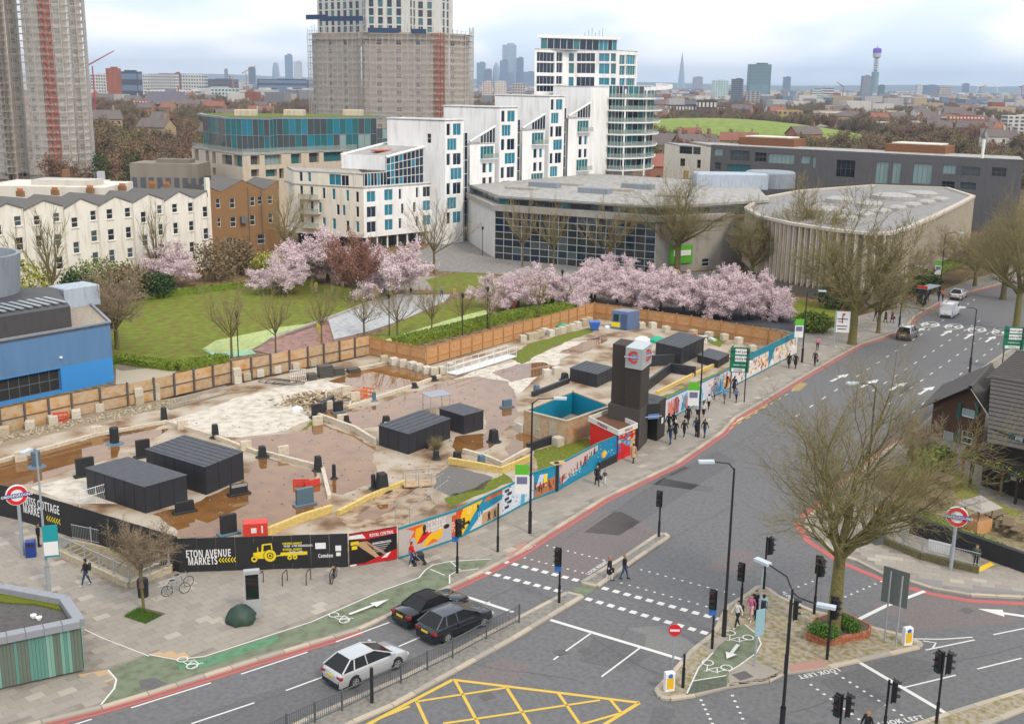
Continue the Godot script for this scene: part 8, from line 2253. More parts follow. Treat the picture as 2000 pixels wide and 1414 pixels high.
	for i in 5:
		one(o,"aerial_deck",mat("deck_grey",0.45,0.47,0.5,0.5),"lathe",[V(0,H*(0.55+i*0.042),0),[Vector2(4,0),Vector2(8,1),Vector2(8,3),Vector2(4,4),Vector2(4,8)],14])
	one(o,"drum",mat("deck_grey"),"lathe",[V(0,H*0.76,0),[Vector2(5,0),Vector2(11,6),Vector2(11.5,16),Vector2(10,17)],18])
	one(o,"purple_screen",mat("screen_purple",0.12,0.04,0.5,0.4),"lathe",[V(0,H*0.76+17,0),[Vector2(11.8,0),Vector2(11.8,10),Vector2(8,13),Vector2(0,13)],18])
	one(o,"mast",mat("deck_grey"),"tube",[V(0,H*0.76+29,0),V(0,H+3,0),2.2,0.6,6])
	for q in [["spire_tower","tall tapering glass spire on the skyline, centre right",1056.5,232.6,55.3,7500,0.05],["pointed_tower","blue tower with a pointed slanting top left of the wrapped tower",-1433.8,129.9,45.7,7000,0.6],["curved_tower","rounded bullet shaped tower in the central cluster",-119.8,151,42.6,7000,0.2]]:
		var t:=thing(q[0],q[1],"tower",V(q[2],-1,-q[5]))
		var w: float=q[4]*0.5
		one(t,"glass_body",mat("spire_glass",0.26,0.33,0.42,0.3),"lathe",[Vector3.ZERO,[Vector2(w,0),Vector2(w*(0.62 if q[6]<0.1 else 1.0),q[3]*0.5),Vector2(w*(0.3 if q[6]<0.1 else 0.85),q[3]*0.8),Vector2(w*q[6],q[3])],10 if q[6]>0.05 else 5])
		one(t,"tip",mat("spire_glass"),"tube",[V(0,q[3]*0.96,0),V(0,q[3]*1.02,0),w*0.1,w*0.05,5])
	var wh:=thing("big_wheel","thin white observation wheel on the right skyline","wheel",V(2374.19,19.46,-5900))
	b=MB.new()
	for i in 36: b.tube(V(cos(TAU*i/36)*52,sin(TAU*i/36)*52,0),V(cos(TAU*(i+1)/36)*52,sin(TAU*(i+1)/36)*52,0),1.5,1.5,4)
	part(wh,"rim",b,mat("frame_white"))
	b=MB.new(); b.tube(Vector3.ZERO,V(-18,-60,8),1.5,1.5,4); b.tube(Vector3.ZERO,V(18,-60,8),1.5,1.5,4); part(wh,"legs",b,mat("frame_white"))
	for q in [["red crane beside the left tower",-252.8,45.5,3,700,0.3],["red crane left of the slim dark tower on the right",1982.5,50.2,21.8,5000,0.5],["red crane at the far right edge",1512,51.8,15.2,3500,0.4],["red crane among the right skyline blocks",838.6,44.9,10.5,3000,-0.4],["orange crane left of the pointed tower",-414.7,50.5,4.7,1800,0.3],["second orange crane on the left skyline",-435.4,42.7,4.7,1800,-0.3]]:
		var t:=thing("tower_crane",q[0],"crane",V(q[1],0,-q[4]),0.0,"cranes on the skyline")
		var s: float=q[2]
		var m:=mat("crane_red",0.42,0.05,0.08,0.6) if "red" in q[0] else mat("crane_orange",0.5,0.2,0.08,0.6)
		var th:=maxf(0.4,q[4]*0.0004)
		one(t,"mast",m,"tube",[Vector3.ZERO,V(0,s*0.8,0),th,th,4])
		one(t,"jib",m,"tube",[V(-s*0.08,s*0.8,0),V(s*q[5],s,0),th,th*0.6,4])
		one(t,"counterweight",mat("felt"),"box",[V(-s*0.1,s*0.78,0),V(th*3,th*2,th*2)])
	var hr:=RandomNumberGenerator.new(); hr.seed=17
	for q in [[V(-84.91,0,-226),11.0,7.0,7.5,Color(0.66,0.67,0.72),Color(0.6,0.62,0.68),"house wrapped in white sheeting behind the terrace"],[V(-94.96,0,-236),9.0,7.0,7.0,Color(0.34,0.19,0.09),Color(0.12,0.11,0.11),"brown brick house with dormers left of the sheeted one"],[V(-94.9,0,-214),9.0,7.0,3.5,Color(0.40,0.24,0.12),Color(0.14,0.10,0.10),"small brick house at the left edge behind the terrace"],[V(-299.9,0,-1000),30.0,22.0,9.0,Color(0.42,0.15,0.05),Color(0.13,0.12,0.15),"orange brick gabled hall behind the evergreen"],[V(34.85,0,-262),12.0,8.0,6.0,Color(0.42,0.29,0.12),Color(0.10,0.085,0.08),"yellow brick house with dark roof right of the tower"],[V(42.84,0,-330),9.0,7.0,8.0,Color(0.36,0.15,0.10),Color(0.30,0.12,0.09),"red roofed house behind the yellow brick one"]]:
		pitched_house("house",q[6],q[0].x,q[0].z,q[1],q[2],q[3],q[4],q[5],hr.randf_range(-0.4,0.4),"")
	for i in 190:
		var z:=hr.randf_range(480,1700)
		var x:=z*hr.randf_range(-0.5,0.5)
		if absf(x-c.x)<110 and absf(z+c.z)<140: continue
		var br:=hr.randf()
		pitched_house("distant_house","small %s house among the bare trees beyond the park" % ("pale rendered" if br<0.35 else ("brown brick" if br<0.8 else "tan brick")),x,-z,hr.randf_range(9,20),hr.randf_range(7,10),hr.randf_range(6,10),Color(0.60,0.57,0.52) if br<0.35 else (Color(0.34,0.18,0.11) if br<0.8 else Color(0.42,0.32,0.2)),Color(0.15,0.125,0.12) if hr.randf()<0.7 else Color(0.26,0.11,0.08),hr.randf_range(-0.6,0.6),"distant houses among the trees")
	tree_kind("wood",{thin=0.06,levels=2,kids=[6,9],wander=0.2,up=0.05,fwd=0.8,open=0.8,shrink=0.6,trunk=2.0,rad=0.2,main=7,rise=0.75,low=0.6,reach=4.2,tone=Color(1,1,1),tone2=Color(0.8,0.8,0.8),bloom=2,fluff=0.3,petal=0.22,pink=Color(0.85,0.85,0.85),pink2=Color(1.1,1.1,1.1)},60)
	for k in 2:
		var mm:=MultiMesh.new()
		mm.transform_format=MultiMesh.TRANSFORM_3D
		mm.use_colors=true
		mm.mesh=tree_kinds["wood"][1+k]
		var spots:=[]
		hr.seed=71
		while spots.size()<9500:
			var z:=225.0*pow(hr.randf_range(1.0,50.0),0.62)
			var x:=z*hr.randf_range(-0.56,0.56)
			if absf(x-c.x)<100 and z>560 and z<880: continue
			if z<300 and x>-62 and x<175: continue
			if z<470 and x>-84 and x<45: continue
			if z<360 and x<-118: continue
			if z<345 and x>40 and x<175: continue
			if z<255 and x<-60 and hr.randf()<0.75: continue
			if z<212: continue
			var tone: Color=[Color(0.21,0.155,0.095),Color(0.25,0.18,0.105),Color(0.20,0.165,0.085),Color(0.24,0.145,0.10),Color(0.17,0.13,0.09)][hr.randi() % 5]
			spots.append([Transform3D(Basis(Vector3.UP,hr.randf()*TAU).scaled(Vector3.ONE*hr.randf_range(0.7,1.35)),V(x,-0.3,-z)),tone])
		mm.instance_count=spots.size()
		for i in spots.size():
			mm.set_instance_transform(i,spots[i][0])
			mm.set_instance_color(i,spots[i][1])
		var mi:=MultiMeshInstance3D.new()
		mi.multimesh=mm
		mi.material_override=vmat("wood_tone",0.95)
		mi.name=numbered("woodland")
		add_child(mi)
		tag(mi,["brown bare woodland spread between the park and the city","fine twigs of the bare woodland spread between park and city"][k],"woodland","","stuff")
	b=MB.new()
	hr.seed=5
	for i in 4200:
		var z:=1200.0*pow(hr.randf_range(1.0,36.0),0.5)
		var x:=z*hr.randf_range(-0.55,0.55)
		var h:=hr.randf_range(8,20)
		b.col=[W,Color(0.42,0.4,0.4),R*0.8,Y,B,Color(0.22,0.22,0.24),Color(0.52,0.5,0.47)][hr.randi() % 7]
		b.box(V(x,h*0.5-1,-z),V(hr.randf_range(8,34),h,14),Basis(Vector3.UP,hr.randf_range(-0.5,0.5)))
	solo("distant_city",b,vmat("far_wall"),"mass of small distant roofs and blocks below the skyline","city","","stuff")
# ---------------------------------------------------------------- street furniture
func lamp_post(label: String,at: Vector3,h: float,arms: Array,m: Material,banner:="") -> void:
	var o:=thing("street_lamp",label,"street lamp",at,0.0,"street lamps")
	var b:=MB.new()
	b.tube(Vector3.ZERO,V(0,1.6,0),0.13,0.13,10); b.tube(V(0,1.6,0),V(0,h,0),0.085,0.055,8)
	part(o,"column",b,m)
	for a in arms:
		one(o,"arm",m,"pipe",[[V(0,h-0.1,0),V(a.x*0.25,h+a.y*0.7,a.z*0.25),V(a.x,h+a.y,a.z)],0.04,6])
		b=MB.new(); b.box(V(a.x,h+a.y,a.z)*1.0+V(a.x,0,a.z).normalized()*0.35,V(0.85,0.14,0.32),frame3(Vector3.ZERO,V(a.x,0,a.z)))
		part(o,"lamp_head",b,mat("lamp_head",0.50,0.56,0.62,0.4))
	if banner:
		one(o,"green_banner",mat("banner_green"),"box",[V(-0.6,4.6,0.05),V(0.95,0.7,0.03)])
		var p:=one(o,"white_banner",mat("white_print"),"box",[V(-0.6,3.55,0.05),V(0.95,1.35,0.03)])
		one(p,"banner_picture",mat("banner_pic",0.2,0.2,0.35,0.6,"grain",0.6),"box",[V(-0.6,3.85,0.08),V(0.7,0.5,0.02)])
func signal_post(label: String,at: Vector3,h: float,heads: Array,tall:=true) -> void:
	var o:=thing("traffic_light",label,"traffic light",at,0.0,"traffic lights at the junction")
	var k:=mat("signal_black",0.012,0.012,0.014,0.45)
	var b:=MB.new()
	b.tube(Vector3.ZERO,V(0,1.1,0),0.085,0.085,8); b.tube(V(0,1.1,0),V(0,h,0),0.06,0.06,8,true)
	part(o,"pole",b,k)
	for t in heads:
		var bs:=Basis(Vector3.UP,t)
		var hd:=MB.new()
		hd.box(bs*V(0,0,0.2),V(0.42,1.15,0.06),bs); hd.box(bs*V(0,0,0.3),V(0.3,1.05,0.2),bs)
		for i in 3:
			hd.box(bs*V(0,0.46-i*0.34,0.45),V(0.26,0.03,0.22),bs)
		hd.tube(bs*V(0,0.3,0),bs*V(0,0.3,0.25),0.04,0.04,5)
		var hp:=part(o,"signal_head",hd,k,V(0,h-0.5,0))
		for i in 3:
			one(hp,"lens",[mat("lens_red",0.10,0.012,0.01,0.2),mat("lens_amber",0.10,0.05,0.01,0.2),mat("lens_green",0.01,0.07,0.05,0.2)][i],"lathe",[bs*V(0,0.34-i*0.34,0.405),[Vector2(0.0,0.012),Vector2(0.1,0.0)],10,bs*Basis(Vector3.RIGHT,PI/2)])
	if "push" in label or "blue" in label:
		one(o,"blue_arrow_plate",mat("sign_blue2",0.03,0.14,0.42,0.4),"box",[V(-0.12,h-1.25,0.2),V(0.4,0.38,0.04)])
func sign_board(o: Node3D,c: Vector3,w: float,h: float,m: Material,rows: Array,bs: Basis) -> void:
	var b:=MB.new(); b.box(c,V(w,h,0.05),bs); var p:=part(o,"sign_face",b,m)
	for r in rows:
		var q:=one(p,"sign_panel",r[4],"box",[c+bs.x*r[0]+V(0,r[1],0)+bs.z*0.04,V(r[2],r[3],0.02),bs])
		if r.size()>5: flat_text(p,r[5],c+bs.x*r[0]+V(0,r[1],0)+bs.z*0.056,bs.x,Vector3.UP,r[3]*0.6,mat("ink",0.03,0.03,0.03,0.6) if r[4]==mat("white_print") else mat("white_print"))
func railing(o: Node3D,pts: Array,h: float,m: Material,gap:=0.13,bay:=2.0) -> void:
	for i in pts.size()-1:
		var a: Vector3=pts[i]-o.position
		var e: Vector3=pts[i+1]-o.position
		var n:=maxi(1,roundi(a.distance_to(e)/bay))
		for j in n:
			var p:=a.lerp(e,float(j)/n)
			var q:=a.lerp(e,float(j+1)/n)
			var b:=MB.new()
			b.tube(p+V(0,h-0.06,0),q+V(0,h-0.06,0),0.03,0.03,5); b.tube(p+V(0,0.15,0),q+V(0,0.15,0),0.025,0.025,5)
			var k:=int(p.distance_to(q)/gap)
			for s in k: b.tube(p.lerp(q,(s+0.5)/k)+V(0,0.15,0),p.lerp(q,(s+0.5)/k)+V(0,h-0.06,0),0.012,0.012,4)
			part(o,"rail_panel",b,m)
			one(o,"rail_post",m,"tube",[p,p+V(0,h+0.05,0),0.055,0.055,7,true])
func make_street() -> void:
	var k:=mat("lamp_black",0.016,0.016,0.02,0.5)
	var gp_:=mat("lamp_grey",0.30,0.34,0.37,0.5)
	lamp_post("black street lamp with green banner in front of the pale mural length",V(1.39,0.12,-72.86),9.3,[V(1.5,0.35,0.1)],k,"b")
	lamp_post("black street lamp on the tree island tip beside the crossing",V(12.07,0.12,-58.27),9.9,[V(-1.2,0.4,0.1)],k)
	lamp_post("double armed black street lamp nearest the camera by the planter",V(13.05,0,-48.37),7.6,[V(-0.9,0.7,-1.2),V(1.1,-0.5,0.5)],k)
	lamp_post("black street lamp behind the big plane tree",V(25.87,0,-78.15),9.4,[V(-1.4,0.35,0.2)],k)
	lamp_post("black street lamp beside the chalet roof and the wide road",V(49.92,0.12,-120.42),7.0,[V(-1.4,0.2,0.2)],k)
	lamp_post("grey street lamp with teal notice beside the left roundel",V(-27.49,0.12,-62.71),8.9,[V(-0.1,0.2,0.6)],gp_)
	lamp_post("black street lamp with green banner among the walkers by the entrance",V(16.41,0.12,-95.37),8.8,[V(0.4,0.3,1.0)],k,"b")
	lamp_post("street lamp with green banner at the far end of the mural",V(32.46,0.12,-123.82),8.0,[V(1.2,0.2,0.3)],k,"b")
	lamp_post("street lamp with green banner beside the smaller pavement tree",V(49.62,0.12,-143.05),8.0,[V(1.2,0.2,0.3)],k,"b")
	lamp_post("street lamp in front of the library fins by the bus shelter",V(64.38,0.12,-169.51),9.0,[V(1.8,0.2,0.2)],k,"b")
	var n:=0
	for q in pl([-30.43,-122.92,-14.96,-135.04,-3.16,-140.62,6.76,-154.89,-5.56,-201.78,-6.11,-135.92],0):
		var o:=thing("park_lamp",["black lantern post behind the board fence","black lantern post beside the pale pool","black lantern post in the broad hedge","black lantern post among the blossom by the fence corner","lamp post on the forecourt before the white panel wall","tall post carrying a black box in the hedge"][n],"street lamp",q,0.0,"park lantern posts")
		var b:=MB.new(); b.tube(Vector3.ZERO,V(0,4.6,0),0.07,0.05,7); part(o,"column",b,k)
		one(o,"lantern",k,"lathe",[V(0,4.6,0),[Vector2(0.1,0),Vector2(0.22,0.45),Vector2(0.24,0.5),Vector2(0.05,0.72),Vector2(0,0.8)],8])
		n += 1
	for q in [["traffic light with arrow plate and push button by the cycle track",V(-3.25,0.12,-66.25),3.6,[0.4]],["bare black signal pole on the pavement before the mural",V(-0.76,0.12,-69.63),3.4,[]],["traffic light with blue plate on the lower median end",V(3,0.12,-62.24),3.5,[-0.6]],["traffic light on the upper tip of the crossing island",V(10.19,0.12,-72.64),3.3,[-0.5]],["traffic light with blue plate at the tree island crossing",V(11.17,0.12,-56.82),3.5,[-0.6]],["traffic light behind the group of walkers on the tree island",V(13.81,0.12,-62.25),2.7,[-0.7]],["traffic light beside the plane trunk with two heads",V(17.89,0.12,-61.24),3.5,[2.6,0.6]],["traffic light standing before the brick planter",V(17.2,0.12,-55.8),3.5,[2.2,0.8]],["signal beside the double armed lamp",V(14.57,0.12,-54.19),4.2,[1.4]],["low black signal pole beside the no entry sign",V(8.98,0.12,-52.63),1.9,[]],["traffic light at the bottom edge, left of three",V(15.4,0.12,-47.13),2.9,[1.2,-1.0]],["traffic light at the bottom edge, middle of three",V(17.9,0.12,-48.3),3.0,[1.1]],["traffic light at the bottom right stop line",V(20.88,0.12,-49.63),3.8,[1.0,-1.2]],["traffic light half hidden in the plane twigs",V(15.64,0.12,-64.56),3.4,[0.9]]]:
		signal_post(q[0],q[1],q[2],q[3])
	for q in [["red and blue roundel sign on a grey post at the left edge",V(-31.27,0.12,-68.04),4.1],["red and blue roundel sign on a grey post beside the pub stairs",V(28.35,0.12,-67.88),3.6]]:
		var o:=thing("station_sign",q[0],"sign",q[1],0.0,"station roundel signs")
		var b:=MB.new(); b.tube(Vector3.ZERO,V(0,q[2]-0.6,0),0.12,0.11,9); part(o,"post",b,gp_)
		roundel(o,V(0,q[2],0.1),V(0.55 if n==6 else -0.35,0,0.85).normalized(),0.62,true)
		n += 1
	var g:=mat("sign_green",0.0,0.16,0.085,0.4)
	var w:=mat("white_print")
	var sg:=Basis(Vector3.UP,-0.15)
	for q in [["big green direction sign with white panels over the mural pavement",V(21.55,0.12,-108.33),V(22.69,0.12,-106.9),4.1,1.85,2.5],["green direction sign at the right edge of the wide road",V(54.2,0.12,-122.28),V(55.55,0.12,-121.21),3.6,2.2,2.5]]:
		var o:=thing("direction_sign",q[0],"road sign",q[1],0.0,"green direction signs")
		for p in [q[1],q[2]]:
			var b:=MB.new(); b.tube(p-q[1],p-q[1]+V(0,q[3]+q[5]*0.5,0),0.06,0.06,7); part(o,"post",b,k)
		var W: float=q[4]
		sign_board(o,(q[2]-q[1])*0.5+V(0,q[3],0.1),W,q[5],g,[[0.1,q[5]*0.33,W*0.6,q[5]*0.22,w,"Central London"],[0.15,q[5]*0.05,W*0.65,q[5]*0.22,w,"St John's Wood"],[0,-q[5]*0.2,W*0.8,q[5]*0.12,g,"Camden Town"],[-0.1,-q[5]*0.4,W*0.7,q[5]*0.13,w,"Finchley"]],sg)
	var o:=thing("map_sign","white road layout sign on a pole beside the large pavement plane","road sign",V(38.03,0.12,-131.27))
	var b:=MB.new(); b.tube(Vector3.ZERO,V(0,4.4,0),0.07,0.07,7); part(o,"post",b,gp_)
	sign_board(o,V(0.75,3.2,0.1),1.7,2.5,w,[[0,0.35,1.2,0.1,mat("ink")],[0,0.35,0.1,1.0,mat("ink")],[0.1,0.9,0.3,0.25,mat("roundel_red")],[-0.3,0.05,0.4,0.12,mat("roundel_red")],[0,-0.5,1.2,0.1,mat("ink")],[0,-0.85,1.0,0.1,mat("ink")]],sg)
	o=thing("sign_back","grey back of a large road sign on two posts beside the planter","road sign",V(20.98,0.12,-57.99))
	for p in [Vector3.ZERO,V(21.4,0.12,-57.35)-V(20.98,0.12,-57.99)]:
		one(o,"post",mat("galv"),"tube",[p,p+V(0,4.2,0),0.05,0.05,7])
	one(o,"panel_back",mat("panel_grey",0.13,0.15,0.14,0.6,"fine",1.0),"box",[V(0.35,3.2,-0.1),V(1.5,2.1,0.05),Basis(Vector3.UP,-0.75)])
	o=thing("no_entry_sign","red no entry sign on a grey pole at the island nose","road sign",V(8.51,0.12,-53.28))
	one(o,"pole",mat("galv"),"tube",[Vector3.ZERO,V(0,3.2,0),0.05,0.05,7])
	var dp:=one(o,"red_disc",mat("roundel_red"),"lathe",[V(0,2.9,0.08),[Vector2(0,-0.02),Vector2(0.33,-0.02),Vector2(0.33,0.02),Vector2(0,0.02)],20,Basis(Vector3.RIGHT,PI/2)])
	one(dp,"white_bar",w,"box",[V(0,2.9,0.11),V(0.5,0.11,0.02)])
	for q in [["yellow keep left bollard at the island nose",V(8.23,0.12,-52.35)],["yellow bollard at the right tip of the tree island",V(22.12,0.12,-57.67)]]:
		o=thing("bollard",q[0],"bollard",q[1],0.25,"yellow traffic bollards")
		one(o,"white_shell",w,"block",[Vector3.ZERO,V(0.5,1.05,0.3),0.06])
		one(o,"yellow_face",mat("bollard_yellow",0.72,0.42,0.01,0.4),"box",[V(0,0.45,0.155),V(0.36,0.6,0.02)])
		one(o,"blue_disc",mat("sign_blue2"),"lathe",[V(0,0.85,0.16),[Vector2(0.13,0),Vector2(0,0.01)],14,Basis(Vector3.RIGHT,PI/2)])
	o=thing("notice_board","blue notice panel on a thin pole beside the walkers on the island","sign",V(13.1,0.12,-54.9))
	one(o,"pole",gp_,"tube",[Vector3.ZERO,V(0.1,5.6,0),0.06,0.05,7])
	one(o,"panel",mat("panel_blue",0.28,0.45,0.52,0.5),"box",[V(0.12,2.6,0.1),V(0.55,1.5,0.04),Basis(Vector3.UP,0.4)])
	o=thing("teal_notice","teal and white notice fixed to the grey lamp post","sign",V(-27.4,0.12,-62.71))
	one(o,"panel",mat("teal_sign",0.01,0.28,0.32,0.5),"box",[V(0.35,3.3,0.15),V(0.85,2.0,0.04),Basis(Vector3.UP,0.3)])
	one(o,"white_panel",w,"box",[V(0.35,2.85,0.19),V(0.8,0.85,0.02),Basis(Vector3.UP,0.3)])
	o=thing("guard_rail","grey steel guard rail along the near median","railing",V(0.62,0.12,-59.78))
	railing(o,pl([0.62,-59.59,-1.2,-57.57,-2.95,-55.38,-5.45,-52.68,-8.06,-49.97,-10.33,-47.75,-12.05,-45.87],0.12),1.1,mat("rail_grey",0.085,0.09,0.10,0.5),0.12)
	b=MB.new(); b.block(Vector3.ZERO,V(0.16,1.9,0.16),0.02); solo("marker_post",b,k,"black square post on the median beside the guard rail","post").position=V(-6.7,0.12,-50.76)
	var st:=pl([-29.13,-68.28,-29.04,-70.49,-21.54,-67.42,-21.17,-65.71,-22.9,-63.43],0.12)
	o=thing("station_stairs","station stairwell with yellow edged steps, stone parapet and grey railings","stairs",st[0])
	for q in [[st[0],st[4]],[st[4],st[3]],[st[3],st[2]],[st[2],st[1]]]:
		one(o,"parapet_wall",mat("parapet",0.50,0.43,0.31,0.9,"patch",2.0),"bar",[[q[0]-st[0],q[1]-st[0]],0.35,-3.2,0.4 if q[0] != st[2] else 0.1])
	railing(o,[st[0]+V(0,0.4,0),st[4]+V(0,0.4,0),st[3]+V(0,0.4,0),st[2]+V(0,0.4,0)],1.0,mat("galv"),0.13,1.6)
	railing(o,[st[2]+V(0,0.1,0),st[1]+V(0,0.1,0)],1.1,mat("galv"),0.13,1.6)
	var run: Vector3=((st[4]-st[0])+(st[2]-st[1])).normalized()
	var s0: Vector3=(st[0]+st[1])*0.5-st[0]
	var bs:=frame3(Vector3.ZERO,run)
	for i in 17:
		var sp:=one(o,"step",mat("step_grey",0.16,0.14,0.12,0.9),"box",[s0+run*(0.25+i*0.32)+V(0,-0.1-i*0.17-0.5,0),V(0.32,1.0,3.6),bs])
		one(sp,"yellow_nosing",mat("nosing",0.75,0.5,0.02,0.6),"box",[s0+run*(0.13+i*0.32)+V(0,-0.09-i*0.17,0),V(0.07,0.03,3.5),bs])
	one(o,"landing",mat("step_grey"),"box",[s0+run*8+V(0,-3.1,0),V(8,0.1,6),bs])
	one(o,"white_notice",w,"box",[st[4]-st[0]+(st[3]-st[4])*0.55+V(0,1.2,0.1),V(1.3,0.7,0.03),frame3(st[4],st[3])])
	var pb:=pl([25.01,-73.74,25.36,-71.95,26.99,-69.45,29.9,-67.3],0.12)
	o=thing("pub_stair_wall","low mossy wall with railings and white banner round the pub side stairs","wall",pb[0])
	for i in 3:
		one(o,"wall_length",mat("moss_wall",0.16,0.15,0.09,0.95,"moss",2.0),"bar",[[pb[i]-pb[0],pb[i+1]-pb[0]],0.3,-0.1,0.45])
	railing(o,[pb[0]+V(0,0.45,0),pb[1]+V(0,0.45,0),pb[2]+V(0,0.45,0),pb[3]+V(0,0.45,0)],0.95,mat("galv"),0.14,1.6)
	one(o,"white_banner",w,"box",[V(28.08,0.12,-69.32)-pb[0]+V(0,0.95,0.15),V(1.6,0.75,0.03),frame3(pb[2],pb[3])])
	one(o,"black_back_wall",mat("felt"),"bar",[pl([27.86,-74.03,30.79,-70.59,33.14,-67.41],0.12).map(func(x): return x-pb[0]),0.4,-0.1,1.25])
	var ys:=one(o,"yellow_step",mat("nosing"),"flat",[pp([29.92,-67.93,31.38,-69.11,31.55,-68.71,29.93,-67.38]),0.14]); ys.position=-pb[0]
	var pp_:=pp([16.67,-57.98,17.54,-59.74,19.25,-60.82,20.49,-59.01,20.19,-58.33,17.55,-57.24])
	o=thing("brick_planter","red brick planter round the plane tree trunk","planter",V(pp_[0].x,0.12,pp_[0].y))
	var lst:=[]
	for q in pp_: lst.append(V(q.x-pp_[0].x,0,q.y-pp_[0].y))
	lst.append(lst[0])
	var br:=RandomNumberGenerator.new(); br.seed=6
	for i in lst.size()-1:
		var a: Vector3=lst[i]
		var e: Vector3=lst[i+1]
		var cnt:=maxi(1,roundi(a.distance_to(e)/0.23))
		for row in 6:
			for j in cnt:
				b=MB.new(); b.box(a.lerp(e,(j+(0.5 if row % 2 else 0.25))/cnt)+V(0,0.04+row*0.078,0),V(0.215,0.066,0.11),frame3(a,e))
				part(o,"brick",b,[mat("brick_a",0.36,0.12,0.06,0.9),mat("brick_b",0.30,0.10,0.055,0.9),mat("brick_c",0.42,0.16,0.08,0.9)][br.randi() % 3])
	one(o,"soil",mat("dark_soil"),"flat",[PackedVector2Array(lst.slice(0,6).map(func(x): return Vector2(x.x,x.z))),0.42])
	n=0
	for q in [V(17.26,0.5,-57.87),V(17.74,0.5,-57.52),V(19.18,0.5,-58.42),V(18.78,0.5,-59.02)]:
		var sb:=thing("planter_shrub","small green shrub in the brick planter, %s from the left" % NTH[n],"shrub",q,n*1.0,"shrubs in the brick planter")
		part(sb,"foliage",leaf_mass(V(1.3,0.7,1.1),900,0.06,Color(0.03,0.10,0.01),Color(0.12,0.22,0.03),80+n,false),vmat("leafy"))
		n += 1
	o=thing("advert_totem","grey advertising totem with a dark screen on the plaza","totem",V(-14.6,0.12,-59.76),0.25)
	one(o,"casing",mat("totem_grey",0.36,0.37,0.38,0.4),"block",[Vector3.ZERO,V(0.9,2.95,0.32),0.03])
	one(o,"screen",glass("screen_dark",0.006,0.006,0.008),"box",[V(0,1.95,0.17),V(0.72,1.5,0.02)])
	b=MB.new()
	b.lathe(Vector3.ZERO,[Vector2(0.95,0),Vector2(1.0,0.2),Vector2(0.98,0.45),Vector2(0.85,0.75),Vector2(0.6,1.0),Vector2(0.3,1.2),Vector2(0,1.25)],26)
	for i in b.v.size(): b.v[i] += V(sin(b.v[i].y*9+b.v[i].z*11),sin(b.v[i].x*9+b.v[i].z*7),cos(b.v[i].x*7+b.v[i].y*5))*0.10
	var tp:=solo("covered_heap",b.smooth(),mat("tarp_green",0.035,0.075,0.055,0.6,"grain",0.7),"dark green tarpaulin heap beside the advertising totem","heap")
	tp.position=V(-15.18,0.12,-59.23)
	tp.scale=Vector3.ONE*0.8
	o=thing("litter_bin","blue rectangular litter bin beside the left roundel post","bin",V(-30.65,0.12,-67.82),0.3)
	one(o,"body",mat("bin_blue2",0.015,0.04,0.22,0.4),"block",[Vector3.ZERO,V(0.62,1.1,0.5),0.05])
	one(o,"opening",mat("felt"),"box",[V(0,0.85,0.255),V(0.45,0.16,0.02)])
	o=thing("litter_bin","round black litter bin behind the young tree","bin",V(-21.7,0.12,-62.27))
	one(o,"body",mat("felt"),"lathe",[Vector3.ZERO,[Vector2(0.3,0),Vector2(0.34,1.0),Vector2(0.28,1.15),Vector2(0,1.15)],14])
	n=0
	for q in pl([-15.1,-64.05,-13.69,-64.32,-12.28,-64.51,-20.46,-62.1,-20.28,-63.01,-10.87,-64.7],0.12):
		o=thing("cycle_stand",["cycle stand before the tractor hoarding, left of three","cycle stand before the tractor hoarding, middle of three","cycle stand before the tractor hoarding, right of three","steel cycle stand beside the stair parapet","steel cycle stand holding the two bicycles","cycle stand with an orange bicycle at the red panel"][n],"cycle stand",q,0.6 if n in [3,4] else 1.4,"cycle stands")
		one(o,"hoop",mat("galv") if n in [3,4] else k,"pipe",[[V(-0.4,0,0),V(-0.4,0.65,0),V(-0.3,0.78,0),V(0.3,0.78,0),V(0.4,0.65,0),V(0.4,0,0)],0.03,6])
		n += 1
	for q in [["silver bicycle locked beside the stair parapet",V(-19.83,0.12,-62.54),0.5],["dark bicycle leaning behind the silver one",V(-19.8,0.12,-63.39),0.7],["bicycle with tan saddle at the stand before the tractor hoarding",V(-10.77,0.12,-64.86),1.5]]:
		o=thing("bicycle",q[0],"bicycle",q[1],q[2])
		for s in [-0.52,0.52]:
			b=MB.new()
			for i in 16: b.tube(V(s+cos(TAU*i/16)*0.33,0.34+sin(TAU*i/16)*0.33,0),V(s+cos(TAU*(i+1)/16)*0.33,0.34+sin(TAU*(i+1)/16)*0.33,0),0.022,0.022,4)
			for i in 8: b.tube(V(s,0.34,0),V(s+cos(TAU*i/8)*0.32,0.34+sin(TAU*i/8)*0.32,0),0.004,0.004,3)
			part(o,"wheel",b,mat("rubber"))
		b=MB.new()
		for p in [[-0.52,0.34,-0.18,0.85],[-0.18,0.85,0.38,0.88],[0.38,0.88,-0.05,0.32],[-0.05,0.32,-0.52,0.34],[-0.05,0.32,-0.2,0.95],[0.52,0.34,0.36,1.0]]: b.tube(V(p[0],p[1],0),V(p[2],p[3],0),0.02,0.02,5)
		part(o,"frame",b,mat("galv") if "silver" in q[0] else k)
		one(o,"saddle",mat("tan",0.4,0.16,0.05,0.6) if "tan" in q[0] else k,"box",[V(-0.2,0.97,0),V(0.24,0.05,0.12)])
		one(o,"handlebar",k,"tube",[V(0.38,1.02,-0.28),V(0.38,1.02,0.28),0.018,0.018,5])
	o=thing("bus_shelter","dark glazed bus shelter with red roof edge on the far pavement","bus shelter",V(59.37,0.12,-160.52),0.85)
	one(o,"roof",mat("zinc"),"box",[V(0,2.5,0),V(4.6,0.14,1.6)])
	one(o,"back_glass",glass("glass_dark",0,0,0),"box",[V(0,1.3,-0.7),V(4.4,2.0,0.05)])
